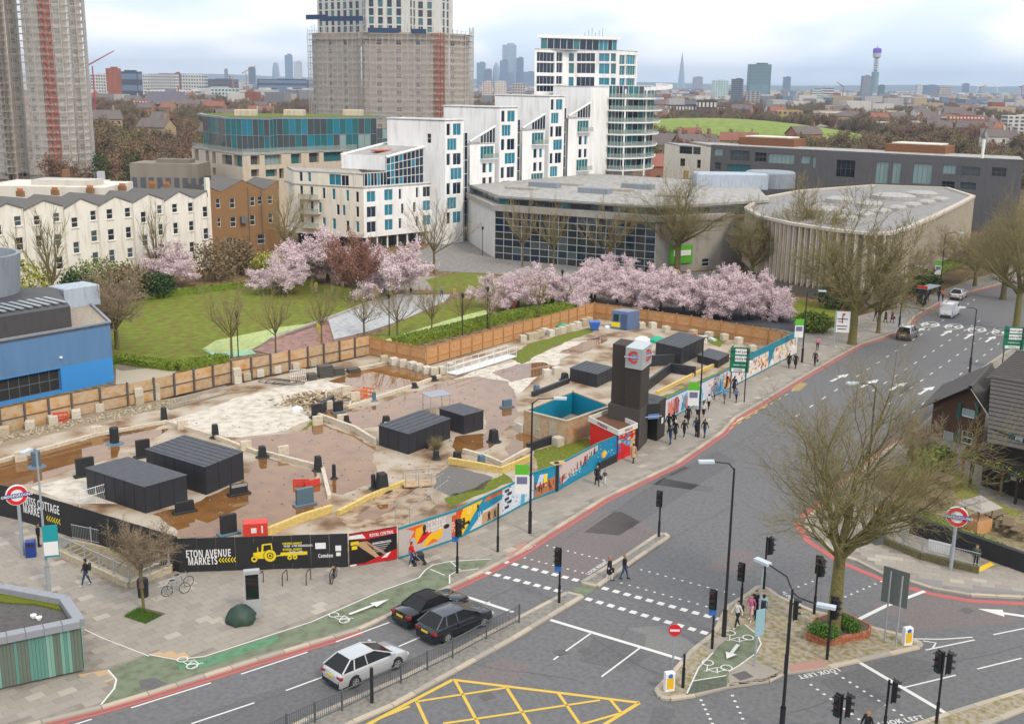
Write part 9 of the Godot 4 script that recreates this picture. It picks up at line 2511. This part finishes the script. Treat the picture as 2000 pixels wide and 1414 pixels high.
	one(o,"advert_end",mat("felt"),"box",[V(-2.2,1.3,0),V(0.08,2.2,1.4)])
	one(o,"red_sign",mat("roundel_red"),"box",[V(-2.3,2.75,0),V(0.1,0.4,1.4)])
	for s in [-2.1,0.0,2.1]:
		one(o,"post",k,"tube",[V(s,0,-0.65),V(s,2.5,-0.65),0.05,0.05,6])
	var wd:=mat("bench_wood",0.20,0.16,0.115,0.9,"timber",0.8)
	n=0
	for q in pl([33.19,-84.13,33.78,-83.34,31.25,-82.33,31.65,-81.24,31.88,-79.63,29.84,-77.69,34.53,-75.99,35.04,-73.38,34.73,-74.47],0.12):
		o=thing("picnic_table","weathered picnic table on the pub terrace, %s counted from the shrubs" % NTH[n],"picnic table",q,0.5+0.3*(n % 3),"picnic tables on the pub terrace")
		one(o,"table_top",wd,"box",[V(0,0.73,0),V(1.7,0.06,0.7)])
		for s in [-1,1]:
			one(o,"bench_seat",wd,"box",[V(0,0.44,s*0.65),V(1.7,0.05,0.26)])
			b=MB.new(); b.tube(V(s*0.6,0,-0.6),V(s*0.6,0.7,0.2),0.05,0.05,4); b.tube(V(s*0.6,0,0.6),V(s*0.6,0.7,-0.2),0.05,0.05,4); part(o,"trestle_leg",b,wd)
		n += 1
	o=thing("serving_hut","small timber serving hut with a shingled pyramid roof on the pub terrace","hut",V(32.63,0.12,-74.58),0.5)
	one(o,"counter",mat("timber"),"block",[Vector3.ZERO,V(1.5,0.95,1.3),0.03])
	for s in [[-1,-1],[1,-1],[1,1],[-1,1]]:
		one(o,"post",wd,"tube",[V(s[0]*0.68,0.9,s[1]*0.58),V(s[0]*0.68,1.9,s[1]*0.58),0.045,0.045,5])
	one(o,"roof",mat("shingle",0.34,0.31,0.29,0.9,"streak",0.8),"lathe",[Vector3.ZERO,[Vector2(1.55,1.85),Vector2(0.15,2.55),Vector2(0,2.6)],4,Basis(Vector3.UP,PI/4)])
	mark_poly("mossy_terrace",ragged(pp([29.86,-82.27,32.89,-86.52,34.77,-80.82,38.58,-77.33,34.86,-69.07,31.47,-72.35,29.25,-75.98,28.02,-78.95]),0.8,0.4,8),mat("terrace_earth",0.26,0.23,0.15,0.95,"moss",5.0),0.135,pub_pavement)
	mark_poly("mossy_strip",ragged(pp([35.49,-89.16,36.58,-85.46,35.67,-81.62,37.14,-78.28,36.43,-77.04,33.99,-80.79,34.08,-84.17]),0.8,0.4,9),mat("moss_floor",0.22,0.24,0.05,0.95,"moss",3.0),0.139,pub_pavement)
	n=0
	for q in pl([35.08,-83.86,37.25,-81.68,37.06,-86.7],0.12):
		o=thing("striped_post",["red and white banded post on the terrace, left","red and white banded post before the pub window","banded post beside the pub corner"][n],"post",q,0.0,"banded posts on the pub terrace")
		one(o,"shaft",mat("bark_moss"),"tube",[Vector3.ZERO,V(0,2.6,0),0.12,0.11,8])
		for i in 3:
			one(o,"red_band",mat("roundel_red"),"tube",[V(0,1.7+i*0.26,0),V(0,1.82+i*0.26,0),0.13,0.13,8])
		n += 1
	o=thing("service_box","dark cabinet with a yellow cap beside the pub stairs","cabinet",V(24.94,0.12,-71.94),0.3)
	one(o,"body",mat("cabinet",0.10,0.11,0.13,0.5),"block",[Vector3.ZERO,V(0.7,2.3,0.5),0.04])
	one(o,"yellow_cap",mat("bollard_yellow"),"block",[V(0,2.31,0),V(0.72,0.15,0.52),0.05])
# ---------------------------------------------------------------- vehicles: nose towards +x
func car(label: String,at: Vector3,dir: Vector3,paint: Material,kind: int,roofm: Material,group:="cars on the road") -> void:
	var o:=thing("van" if kind==2 else "car",label,"van" if kind==2 else "car",at,atan2(-dir.z,dir.x),group)
	var st: Array
	var cab: Array
	match kind:
		0:
			st=[[-2.3,0.62,0.72],[-2.24,0.86,0.8],[-2.1,1.0,0.84],[-1.2,1.02,0.88],[0.5,0.98,0.89],[1.15,0.95,0.88],[1.75,0.87,0.84],[2.1,0.76,0.76],[2.24,0.6,0.68],[2.28,0.45,0.64]]
			cab=[-2.14,-1.45,0.05,1.25,1.46,0.82,0.57]
		1:
			st=[[-2.35,0.62,0.74],[-2.25,0.9,0.82],[-1.3,0.96,0.89],[0.4,0.92,0.9],[0.9,0.9,0.89],[1.9,0.78,0.85],[2.3,0.62,0.72],[2.36,0.48,0.64]]
			cab=[-1.55,-0.85,0.15,0.95,1.36,0.8,0.6]
		2:
			st=[[-2.4,1.1,0.86],[-2.38,1.12,0.9],[0.2,1.12,0.92],[1.2,1.08,0.92],[1.5,1.0,0.9],[2.1,0.85,0.85],[2.35,0.6,0.76]]
			cab=[-2.4,-2.36,0.7,1.5,1.9,0.9,0.8]
		_:
			st=[[-2.2,0.7,0.78],[-2.15,1.0,0.86],[-1.2,1.04,0.91],[0.5,1.02,0.92],[0.95,1.0,0.91],[1.8,0.92,0.87],[2.15,0.7,0.78]]
			cab=[-2.1,-1.7,0.3,1.05,1.62,0.86,0.66]
	var b:=MB.new()
	for i in st.size()-1:
		var p: Array=st[i]
		var q: Array=st[i+1]
		for s in [-1.0,1.0]:
			var rows:=[]
			for f in [[0.2,0.93],[0.42,1.0],[0.75,0.985],[0.93,0.95],[1.0,0.88]]:
				var hp: float=0.0 if f[0]==0.2 else (p[1]-0.2)*(f[0]-0.2)/0.8
				var hq: float=0.0 if f[0]==0.2 else (q[1]-0.2)*(f[0]-0.2)/0.8
				rows.append([V(p[0],0.2+hp,s*p[2]*f[1]),V(q[0],0.2+hq,s*q[2]*f[1])])
			for k in 4:
				if s>0: b.quad(rows[k+1][0],rows[k+1][1],rows[k][1],rows[k][0])
				else: b.quad(rows[k+1][1],rows[k+1][0],rows[k][0],rows[k][1])
		b.quad(V(p[0],p[1],-p[2]*0.88),V(q[0],q[1],-q[2]*0.88),V(q[0],q[1],q[2]*0.88),V(p[0],p[1],p[2]*0.88))
	for e in [[st[0],-1],[st[-1],1]]:
		var x: float=e[0][0]
		b.quad(V(x,e[0][1],e[0][2]*0.88*e[1]),V(x,e[0][1],-e[0][2]*0.88*e[1]),V(x,0.2,-e[0][2]*0.93*e[1]),V(x,0.2,e[0][2]*0.93*e[1]))
	part(o,"body",b.smooth(),paint)
	var yb: float=st[2][1]-0.02
	var R: float=cab[4]
	var c0:=[V(cab[0],yb,cab[5]),V(cab[1],R,cab[6]),V(cab[2],R,cab[6]),V(cab[3],yb-0.02,cab[5])]
	var m:=func(v: Vector3) -> Vector3: return V(v.x,v.y,-v.z)
	var gl:=glass("car_glass",0.012,0.014,0.016,0.14)
	gl.metallic_specular=0.35
	for s in [0,1]:
		b=MB.new()
		var q:=c0 if s==0 else [m.call(c0[3]),m.call(c0[2]),m.call(c0[1]),m.call(c0[0])]
		b.quad(q[1],q[2],q[3],q[0]); part(o,"side_window",b,gl if kind != 2 else paint)
		if kind==2:
			one(o,"cab_window",gl,"box",[V(0.85,1.42,0.86 if s==0 else -0.86),V(0.75,0.42,0.06)])
	b=MB.new(); b.quad(c0[2],m.call(c0[2]),m.call(c0[3]),c0[3]); part(o,"windscreen",b,gl)
	b=MB.new(); b.quad(m.call(c0[1]),c0[1],c0[0],m.call(c0[0])); part(o,"rear_window",b,gl if kind != 2 else paint)
	b=MB.new()
	for i in 8:
		for j in 6:
			var Q:=func(a: int,e: int) -> Vector3:
				var w:=e/3.0-1.0
				return V(lerpf(c0[1].x,c0[2].x,a/8.0),R+0.075*(1.0-w*w)*sin(PI*(0.1+0.8*a/8.0)),w*cab[6])
			b.quad(Q.call(i,j),Q.call(i+1,j),Q.call(i+1,j+1),Q.call(i,j+1))
	for s in [1.0,-1.0]:
		var e:=V(1,1,s)
		b.tube(c0[0]*e,c0[1]*e,0.05,0.045,5); b.tube(c0[2]*e,c0[3]*e,0.04,0.045,5); b.tube(c0[1]*e,c0[2]*e,0.045,0.045,5)
		var mid: Vector3=c0[1].lerp(c0[2],0.6)
		b.tube(mid*e,V(mid.x,yb,c0[0].z*s),0.035,0.035,4)
		if kind in [0,3]: b.tube(c0[1].lerp(c0[2],0.15)*e,V(lerpf(cab[0],cab[3],0.22),yb,c0[0].z*s),0.04,0.05,4)
	part(o,"roof",b.smooth(),roofm)
	for s in [-1.0,1.0]:
		one(o,"tail_light",mat("tail_red",0.32,0.012,0.015,0.25),"box",[V(st[0][0]+0.1,st[1][1]-0.12,s*0.66),V(0.16,0.16,0.34)])
		one(o,"headlight",glass("headlight",0.5,0.52,0.55,0.1),"box",[V(st[-2][0]-0.04,st[-2][1]-0.085,s*0.6),V(0.2,0.11,0.22)])
		one(o,"door_mirror",paint,"box",[V(cab[3]-0.3,yb+0.08,s*(cab[5]+0.16)),V(0.14,0.13,0.2)])
		for x in [-1.38,1.36]:
			var ty:=one(o,"wheel",mat("rubber"),"lathe",[V(x,0.32,s*0.79),[Vector2(0.2,-0.11),Vector2(0.32,-0.1),Vector2(0.32,0.1),Vector2(0.2,0.11)],16,Basis(Vector3.RIGHT,PI/2)])
			b=MB.new()
			for i in 5: b.box(V(x,0.32,s*0.89)+V(cos(TAU*i/5),sin(TAU*i/5),0)*0.1,V(0.2,0.06,0.03),Basis(Vector3.BACK,TAU*i/5))
			b.lathe(V(x,0.32,s*0.87),[Vector2(0.16,0.02),Vector2(0.21,0.02),Vector2(0.21,-0.02)],14,Basis(Vector3.RIGHT,PI/2)); part(ty,"rim",b,mat("alloy",0.5,0.51,0.53,0.3,"",1.0,0.6))
			one(o,"wheel_arch",mat("felt"),"lathe",[V(x,0.33,s*0.80),[Vector2(0.0,0.075*s),Vector2(0.38,0.075*s),Vector2(0.39,0.0)],14,Basis(Vector3.RIGHT,PI/2)])
	one(o,"number_plate",mat("plate_yellow",0.72,0.5,0.02,0.5),"box",[V(st[0][0]-0.02,0.72 if kind != 2 else 0.55,0),V(0.03,0.12,0.52)])
	one(o,"rear_bumper",mat("felt"),"box",[V(st[0][0]+0.02,0.33,0),V(0.1,0.2,1.4)])
func make_cars() -> void:
	var blk:=mat("paint_black",0.008,0.009,0.013,0.12)
	var nav:=mat("paint_navy",0.010,0.012,0.020,0.12)
	var sil:=mat("paint_silver",0.52,0.53,0.55,0.25,"",1.0,0.35)
	var gry:=mat("paint_grey",0.10,0.105,0.11,0.2,"",1.0,0.3)
	var whi:=mat("paint_white",0.75,0.76,0.77,0.25)
	for m in [blk,nav,sil,gry,whi]:
		m.clearcoat_enabled=true
		m.clearcoat=0.6
		m.clearcoat_roughness=0.05
	var d: Vector3=(kerb_line[8]-kerb_line[5]).normalized()
	car("black convertible with a cloth roof waiting at the stop line by the kerb",V(-4.48,0,-60.71),d,blk,1,mat("cloth_black",0.013,0.012,0.013,0.9))
	car("black estate car waiting beside the convertible along the guard rail",V(-2.96,0,-58.84),d,nav,0,mat("roof_slate",0.10,0.11,0.125,0.2,"",1.0,0.4))
	car("silver estate car approaching the stop line beside the guard rail",V(-7.37,0,-53.94),d,sil,0,sil)
	var aw: Vector3=(V(68.12,0,-165.42)-V(25.98,0,-101.56)).normalized()
	car("dark grey hatchback passing the large pavement plane",V(49.04,0,-138.11),aw,gry,3,sil)
	car("white van on the wide road before the bus shelter",V(59.82,0,-153.01),aw,whi,2,whi)
	car("silver car stopped beyond the bus shelter at the kerb",V(66.11,0,-166.5),aw,sil,0,sil)
	car("pale silver car parked beside the far end of the library",V(83.08,0,-207.21),V(0.95,0,-0.3),sil,3,sil)
	car("dark car parked at the far end of the library, behind the pale one",V(85.32,0,-209.33),V(0.95,0,-0.3),gry,0,gry)
# ---------------------------------------------------------------- people
var bodies:={}
func body_mesh(bones: Array,cell: float) -> Array:
	var nx:=int(1.3/cell)
	var ny:=int(1.92/cell)
	var org:=Vector3(-0.65,-0.04,-0.65)
	var f:=PackedFloat32Array(); f.resize((nx+1)*(nx+1)*(ny+1)); f.fill(1.0)
	for b in bones:
		var p: Vector3=b[0]
		var q: Vector3=b[1]
		var m: float=maxf(b[2],b[3])+cell*3.0
		var lo:=(p.min(q)-Vector3.ONE*m-org)/cell
		var hi:=(p.max(q)+Vector3.ONE*m-org)/cell
		var d:=q-p
		var dd:=d.length_squared()
		for y in range(maxi(0,int(lo.y)),mini(ny,int(hi.y)+1)+1):
			for z in range(maxi(0,int(lo.z)),mini(nx,int(hi.z)+1)+1):
				for x in range(maxi(0,int(lo.x)),mini(nx,int(hi.x)+1)+1):
					var w:=org+Vector3(x,y,z)*cell
					var t:=clampf((w-p).dot(d)/dd,0.0,1.0)
					var s: float=(w-p-d*t).length()-lerpf(b[2],b[3],t)
					var i:=(y*(nx+1)+z)*(nx+1)+x
					var h:=maxf(0.04-absf(f[i]-s),0.0)/0.04
					f[i]=minf(f[i],s)-h*h*0.01
	var ids:={}
	var vs:=PackedVector3Array()
	var tris:=PackedInt32Array()
	var sx:=1
	var sz:=nx+1
	var sy:=(nx+1)*(nx+1)
	for y in ny:
		for z in nx:
			for x in nx:
				var i:=y*sy+z*sz+x
				var c:=0
				var acc:=Vector3.ZERO
				var neg:=0
				for k in 8:
					if f[i+(k & 1)+((k >> 1) & 1)*sz+(k >> 2)*sy]<0: neg += 1
				if neg==0 or neg==8: continue
				for e in [[0,1],[2,3],[4,5],[6,7],[0,2],[1,3],[4,6],[5,7],[0,4],[1,5],[2,6],[3,7]]:
					var a: float=f[i+(e[0] & 1)+((e[0] >> 1) & 1)*sz+(e[0] >> 2)*sy]
					var b: float=f[i+(e[1] & 1)+((e[1] >> 1) & 1)*sz+(e[1] >> 2)*sy]
					if (a<0) != (b<0):
						acc += Vector3(e[0] & 1,e[0] >> 2,(e[0] >> 1) & 1).lerp(Vector3(e[1] & 1,e[1] >> 2,(e[1] >> 1) & 1),a/(a-b)); c += 1
				ids[i]=vs.size()
				vs.append(org+(Vector3(x,y,z)+acc/c)*cell)
				for ax in [[sx,sz,sy],[sz,sy,sx],[sy,sx,sz]]:
					if (f[i]<0) != (f[i+ax[0]]<0):
						var q:=[i-ax[1]-ax[2],i-ax[2],i,i-ax[1]]
						if q.all(func(n): return ids.has(n)):
							var o: Array=q if f[i] >= 0 else [q[3],q[2],q[1],q[0]]
							for n in [0,1,2,0,2,3]: tris.append(ids[o[n]])
	var reg:=PackedInt32Array()
	for v in vs:
		var best:=9.0
		var rg:=0
		for b in bones:
			var d: Vector3=b[1]-b[0]
			var t:=clampf((v-b[0]).dot(d)/d.length_squared(),0.0,1.0)
			var s: float=(v-b[0]-d*t).length()-lerpf(b[2],b[3],t)
			if s<best: best=s; rg=b[4]
		reg.append(rg)
	var nm:=PackedVector3Array(); nm.resize(vs.size())
	for i in range(0,tris.size(),3):
		var n:=(vs[tris[i+2]]-vs[tris[i]]).cross(vs[tris[i+1]]-vs[tris[i]])
		for k in 3: nm[tris[i+k]] += n
	for i in nm.size():
		nm[i]=nm[i].normalized()
	return [vs,nm,tris,reg]
func pose(stride: float,swing: float,skirt: bool,coat: bool) -> Array:
	var o:=[]
	var P:=func(a: Vector3,b: Vector3,r: float,q: float,g: int) -> void: o.append([a,b,r,q,g])
	for s in [-1.0,1.0]:
		var hip:=Vector3(s*0.09,0.93,0)
		var knee:=Vector3(s*0.1,0.5,s*stride*0.5+absf(stride)*0.12)
		var ank:=Vector3(s*0.1,0.09+maxf(0.0,-s*stride)*0.14,s*stride)
		P.call(hip,knee,0.088,0.062,2); P.call(knee,ank,0.06,0.042,0 if skirt else 2)
		P.call(ank+Vector3(0,-0.04,-0.04),ank+Vector3(s*0.02,-0.055,0.15),0.042,0.036,3)
		var sh:=Vector3(s*0.185,1.43,0)
		var elb:=Vector3(s*0.25,1.15,-s*swing*0.5)
		var wr:=Vector3(s*0.24,0.92,-s*swing+0.06)
		P.call(sh,elb,0.056,0.045,1); P.call(elb,wr,0.044,0.033,1)
		P.call(wr,wr+Vector3(0,-0.09,0.01),0.032,0.026,0)
		for k in 4: P.call(wr+Vector3(0,-0.09,(k-1.5)*0.018),wr+Vector3(-s*0.015,-0.16-0.012*(1.5-absf(k-1.5)),(k-1.5)*0.02+0.01),0.011,0.008,0)
		P.call(wr+Vector3(0,-0.03,0.03),wr+Vector3(-s*0.01,-0.09,0.055),0.011,0.009,0)
	P.call(Vector3(-0.06,0.96,0),Vector3(0.06,0.96,0),0.115,0.115,2)
	P.call(Vector3(0,1.05,0),Vector3(0,1.3,0.01),0.135,0.15,1)
	P.call(Vector3(-0.12,1.4,0),Vector3(0.12,1.4,0),0.085,0.085,1)
	if coat: P.call(Vector3(0,1.1,0),Vector3(0,0.62,0),0.15,0.2,1)
	P.call(Vector3(0,1.45,-0.005),Vector3(0,1.54,0.01),0.052,0.05,0)
	P.call(Vector3(0,1.63,0.02),Vector3(0,1.59,0.035),0.085,0.062,0)
	P.call(Vector3(0,1.62,0.1),Vector3(0,1.6,0.118),0.012,0.014,0)
	for s in [-1.0,1.0]: P.call(Vector3(s*0.086,1.63,0.01),Vector3(s*0.092,1.6,0.01),0.016,0.014,0)
	P.call(Vector3(0,1.66,-0.015),Vector3(0,1.6,-0.04),0.092,0.08,4)
	if skirt: P.call(Vector3(0,1.62,-0.05),Vector3(0,1.42,-0.08),0.075,0.06,4)
	return o
func person(label: String,at: Vector3,turn: float,kind: String,h: float,top: Color,legs: Color,hair: Color,shoes:=Color(0.03,0.03,0.03),bag:="") -> void:
	var o:=thing("person",label,"person",at,turn,"people walking and standing")
	var k: Array=bodies[kind]
	var cols:=PackedColorArray()
	var pal:=[Color(0.45,0.27,0.19),top,legs,shoes,hair]
	for r in k[3]: cols.append(pal[r])
	var a:=[]
	a.resize(Mesh.ARRAY_MAX)
	a[Mesh.ARRAY_VERTEX]=k[0]; a[Mesh.ARRAY_NORMAL]=k[1]; a[Mesh.ARRAY_INDEX]=k[2]; a[Mesh.ARRAY_COLOR]=cols
	var m:=ArrayMesh.new()
	m.add_surface_from_arrays(Mesh.PRIMITIVE_TRIANGLES,a)
	part(o,"body",m,vmat("cloth_skin",0.9)).scale=Vector3.ONE*h/1.75
	var b:=MB.new()
	for s in [-1.0,1.0]:
		b.box(Vector3(s*0.032,1.625,0.098)*h/1.75,Vector3(0.022,0.01,0.012))
	b.box(Vector3(0,1.555,0.094)*h/1.75,Vector3(0.04,0.008,0.01))
	part(o,"face_marks",b,mat("ink"))
	if bag=="pack":
		one(o,"backpack",mat("pack",0.015,0.018,0.025,0.7),"block",[Vector3(0,1.02,-0.24)*h/1.75,Vector3(0.3,0.42,0.17),0.05])
	elif bag=="bag":
		one(o,"handbag",mat("pack"),"block",[Vector3(0.3,0.5,0.05)*h/1.75,Vector3(0.12,0.3,0.34),0.03])
func make_people() -> void:
	bodies["walk"]=body_mesh(pose(0.24,0.2,false,false),0.027)
	bodies["stand"]=body_mesh(pose(0.03,0.05,false,false),0.027)
	bodies["coat"]=body_mesh(pose(0.18,0.14,false,true),0.027)
	bodies["skirt"]=body_mesh(pose(0.16,0.12,true,false),0.027)
	var K:=Color(0.014,0.014,0.017)
	var N:=Color(0.03,0.055,0.13)
	var W:=Color(0.62,0.6,0.57)
	var Br:=Color(0.09,0.045,0.02)
	var Gi:=Color(0.33,0.13,0.05)
	var up:=2.45
	for q in [["man in dark jacket and blue jeans striding past the station stairs",V(-25.57,0.12,-63.63),-1.35,"walk",1.76,K,N,K,W,"pack"],["woman in black coat leading a child beside the mural",V(6.66,0.12,-82.67),0.2,"coat",1.66,K,K,K,K,"bag"],["small child in dark jacket and pale trousers beside the mural",V(7.26,0.12,-82.93),0.0,"walk",1.15,Color(0.05,0.06,0.1),W,Br,K,""],["person in a long beige coat passing the red kiosk",V(9.99,0.12,-88.16),up,"coat",1.68,Color(0.50,0.33,0.19),K,Br,K,""],["red coated person pushing a pushchair past the orange mural",V(-6.19,0.12,-67.24),1.9,"walk",1.66,Color(0.62,0.02,0.02),N,Br,W,""],["woman with ginger hair in black coat and pale trousers crossing the road",V(6.25,0,-65.69),1.2,"coat",1.62,K,W,Gi,K,"bag"],["person in dark jacket and jeans crossing the road on the island side",V(7.2,0,-65.95),1.35,"walk",1.68,K,N,Gi,K,""],["person in white top and black trousers walking on the island with a backpack",V(13.02,0.12,-59.35),-1.1,"walk",1.68,W,K,K,W,"pack"],["woman in pink jacket and skirt on the tree island",V(13.96,0.12,-60.26),-0.6,"skirt",1.62,Color(0.42,0.12,0.22),Color(0.6,0.4,0.4),Br,W,""],["person in black behind the pink jacketed woman on the island",V(14.31,0.12,-60.66),-0.6,"coat",1.72,K,K,Br,K,""],["person with blue backpack standing behind the notice panel",V(14.64,0.12,-60.16),2.8,"stand",1.7,Color(0.25,0.4,0.5),N,K,K,"pack"],
		["person in black at the station entrance pier, leftmost of the crowd",V(14.01,0.12,-96.92),up,"walk",1.72,K,K,K,K,""],["shorter person in black beside the entrance pier",V(14.57,0.12,-97.71),up,"stand",1.6,K,K,K,K,""],["person in navy jacket and jeans nearest the entrance",V(13.66,0.12,-93.21),up,"walk",1.75,Color(0.02,0.025,0.045),N,K,K,""],["person in black with a white cap before the entrance",V(14.32,0.12,-94.83),up,"coat",1.72,K,K,W,K,""],["person in black with white shoes walking before the entrance",V(15.1,0.12,-95.01),up,"walk",1.7,K,K,K,W,""],["person in black carrying a bag by the lilac mural",V(16.1,0.12,-99.37),up,"coat",1.75,K,K,Br,K,"bag"],["person in blue jacket at the banner lamp post, left of a pair",V(16.23,0.12,-95.66),up,"walk",1.72,Color(0.04,0.07,0.15),K,Br,K,""],["person in dark jacket and jeans at the banner lamp post, right of a pair",V(16.93,0.12,-95.25),up,"walk",1.74,Color(0.02,0.025,0.03),N,Br,K,""],["jogger in white shirt and black shorts on the mural pavement",V(17.74,0.12,-100.91),up,"skirt",1.78,W,K,Br,W,""],["jogger in pale blue shirt beside the white shirted one",V(17.17,0.12,-100.88),up,"skirt",1.7,Color(0.4,0.45,0.55),K,Br,W,""],["person in white top and black leggings by the teal brush strokes",V(18.7,0.12,-103.84),up,"walk",1.66,W,K,K,W,""],["person in grey coat against the teal brush strokes",V(19.99,0.12,-108.06),up,"coat",1.62,Color(0.2,0.22,0.25),K,K,Color(0.5,0.1,0.2),""],["person in dark top under the left end of the green sign",V(21.71,0.12,-111.42),up,"walk",1.76,K,K,K,K,""],["person in dark red coat under the middle of the green sign",V(22.32,0.12,-110.28),up,"coat",1.78,Color(0.03,0.015,0.02),K,K,K,""],["person in bright blue top beside the sign post",V(20.66,0.12,-106.43),up,"walk",1.7,Color(0.10,0.3,0.5),Color(0.15,0.12,0.08),Br,K,""],["child in denim jacket under the green sign",V(21.89,0.12,-106.86),up,"walk",1.45,Color(0.08,0.17,0.33),K,Br,K,""],["person in black and brown at the orange mural, left of two",V(30.34,0.12,-121.11),up,"coat",1.7,K,Color(0.08,0.03,0.02),K,K,""],["person in black at the orange mural, right of two",V(31.02,0.12,-120.92),up,"coat",1.72,K,K,Color(0.3,0.2,0.05),K,""],["person in dark coat with a red bag near the kerb",V(33.54,0.12,-122.46),-0.5,"walk",1.7,Color(0.06,0.02,0.03),K,Br,K,"bag"],["person in pink top at the far corner of the mural",V(35.78,0.12,-130.07),-0.5,"stand",1.6,Color(0.6,0.2,0.28),Color(0.02,0.02,0.05),Br,K,""],["person in dark red coat with a bag beyond the large pavement plane",V(49.95,0.12,-146.93),0.6,"coat",1.7,Color(0.12,0.02,0.03),K,K,K,"bag"],["person in black coat beyond the large pavement plane",V(49.06,0.12,-146.87),0.6,"coat",1.68,K,K,K,K,""],["person in black further left beyond the large pavement plane",V(47.89,0.12,-147.45),0.6,"walk",1.7,K,Color(0.06,0.06,0.09),K,K,""],["person in orange jacket right of the bus shelter",V(62.52,0.12,-163.13),up,"walk",1.75,Color(0.62,0.16,0.02),N,Br,K,""],["person in dark jacket beside the orange jacketed one",V(61.76,0.12,-162.67),up,"walk",1.75,K,N,K,K,""],["person in black waiting in front of the bus shelter",V(57.87,0.12,-158.11),0.8,"stand",1.7,K,K,K,K,""],["person in pale jeans left of the bus shelter",V(55.72,0.12,-157.95),0.8,"walk",1.7,K,Color(0.2,0.3,0.42),K,K,""],["person in green jacket standing at the top of the pub side stairs",V(29.92,0.12,-67.93),-0.5,"stand",1.7,Color(0.06,0.075,0.05),K,Br,K,""],["person in yellow jacket at the wet end of the pool",V(-23.58,0,-135.62),0.5,"stand",1.75,Color(0.6,0.62,0.02),Color(0.5,0.5,0.05),K,K,""],["person in yellow jacket standing behind the big lawn",V(-28.65,0,-163.15),0.5,"stand",1.75,Color(0.62,0.5,0.02),W,K,K,""],["person in dark coat sitting height near the pool edge, left",V(-14.79,0,-162.19),0.4,"coat",1.3,K,W,Br,K,""],["person in tan top near the pool edge, middle",V(-12.41,0,-161.97),0.4,"coat",1.35,Color(0.3,0.18,0.1),K,Br,K,""],["person in grey at the pool edge, right",V(-10.29,0,-161.33),0.4,"walk",1.7,Color(0.2,0.22,0.26),N,Br,K,""],["person in white top on the lawn edge behind the pool",V(-17,0,-162.84),0.4,"walk",1.72,W,Color(0.05,0.06,0.1),Br,K,""],["person in blue jeans and white top behind the lawn",V(-18.72,0,-162.29),0.4,"walk",1.72,Color(0.55,0.45,0.4),Color(0.15,0.22,0.4),Br,K,""],["person in orange top beyond the pool's far end",V(-8.35,0,-160.68),0.4,"walk",1.6,Color(0.6,0.28,0.12),W,Br,K,""],["person in pale coat beyond the pool's far end",V(-6.16,0,-159.26),0.4,"coat",1.65,Color(0.6,0.45,0.4),W,Br,K,""],["person in rust red dress on the path behind the hedge",V(0.04,0,-151.49),0.4,"coat",1.7,Color(0.3,0.07,0.04),Color(0.4,0.2,0.15),Br,K,""],["person dressed in black on the lawn behind the terrace hedge",V(-25.65,0,-168.55),0.4,"walk",1.7,K,W,K,K,""],["person in black at the foot of the left roundel's railing",V(-30.8,0.12,-69.39),2.0,"stand",1.65,K,K,K,K,""],["person in dark coat at the bottom edge beside the signals",V(16.89,0.12,-47.76),-1.0,"coat",1.72,K,K,Gi,K,""]]:
		person(q[0],q[1],q[2],q[3],q[4],q[5],q[6],q[7],q[8],q[9])
	var o:=thing("pushchair","dark pushchair in front of the red coated person","pushchair",V(-5.82,0.12,-67.41),1.9)
	var b:=MB.new(); b.block(Vector3(0,0.35,0.1),Vector3(0.42,0.5,0.55),0.12); part(o,"seat",b,mat("pack"))
	for s in [[-0.25,-0.25],[0.25,-0.25],[-0.2,0.4],[0.2,0.4]]:
		one(o,"wheel",mat("rubber"),"lathe",[Vector3(s[0],0.13,s[1]),[Vector2(0,-0.02),Vector2(0.13,-0.02),Vector2(0.13,0.02),Vector2(0,0.02)],12,Basis(Vector3.BACK,PI/2)])
	one(o,"handle",mat("galv"),"pipe",[[Vector3(-0.22,0.2,0.3),Vector3(-0.22,0.95,-0.4),Vector3(0.22,0.95,-0.4),Vector3(0.22,0.2,0.3)],0.02,5])
func _ready() -> void:
	rng.seed=11
	make_textures()
	make_environment()
	make_ground()
	make_site()
	make_buildings()
	make_park()
	make_far()
	make_street()
	make_cars()
	make_people()
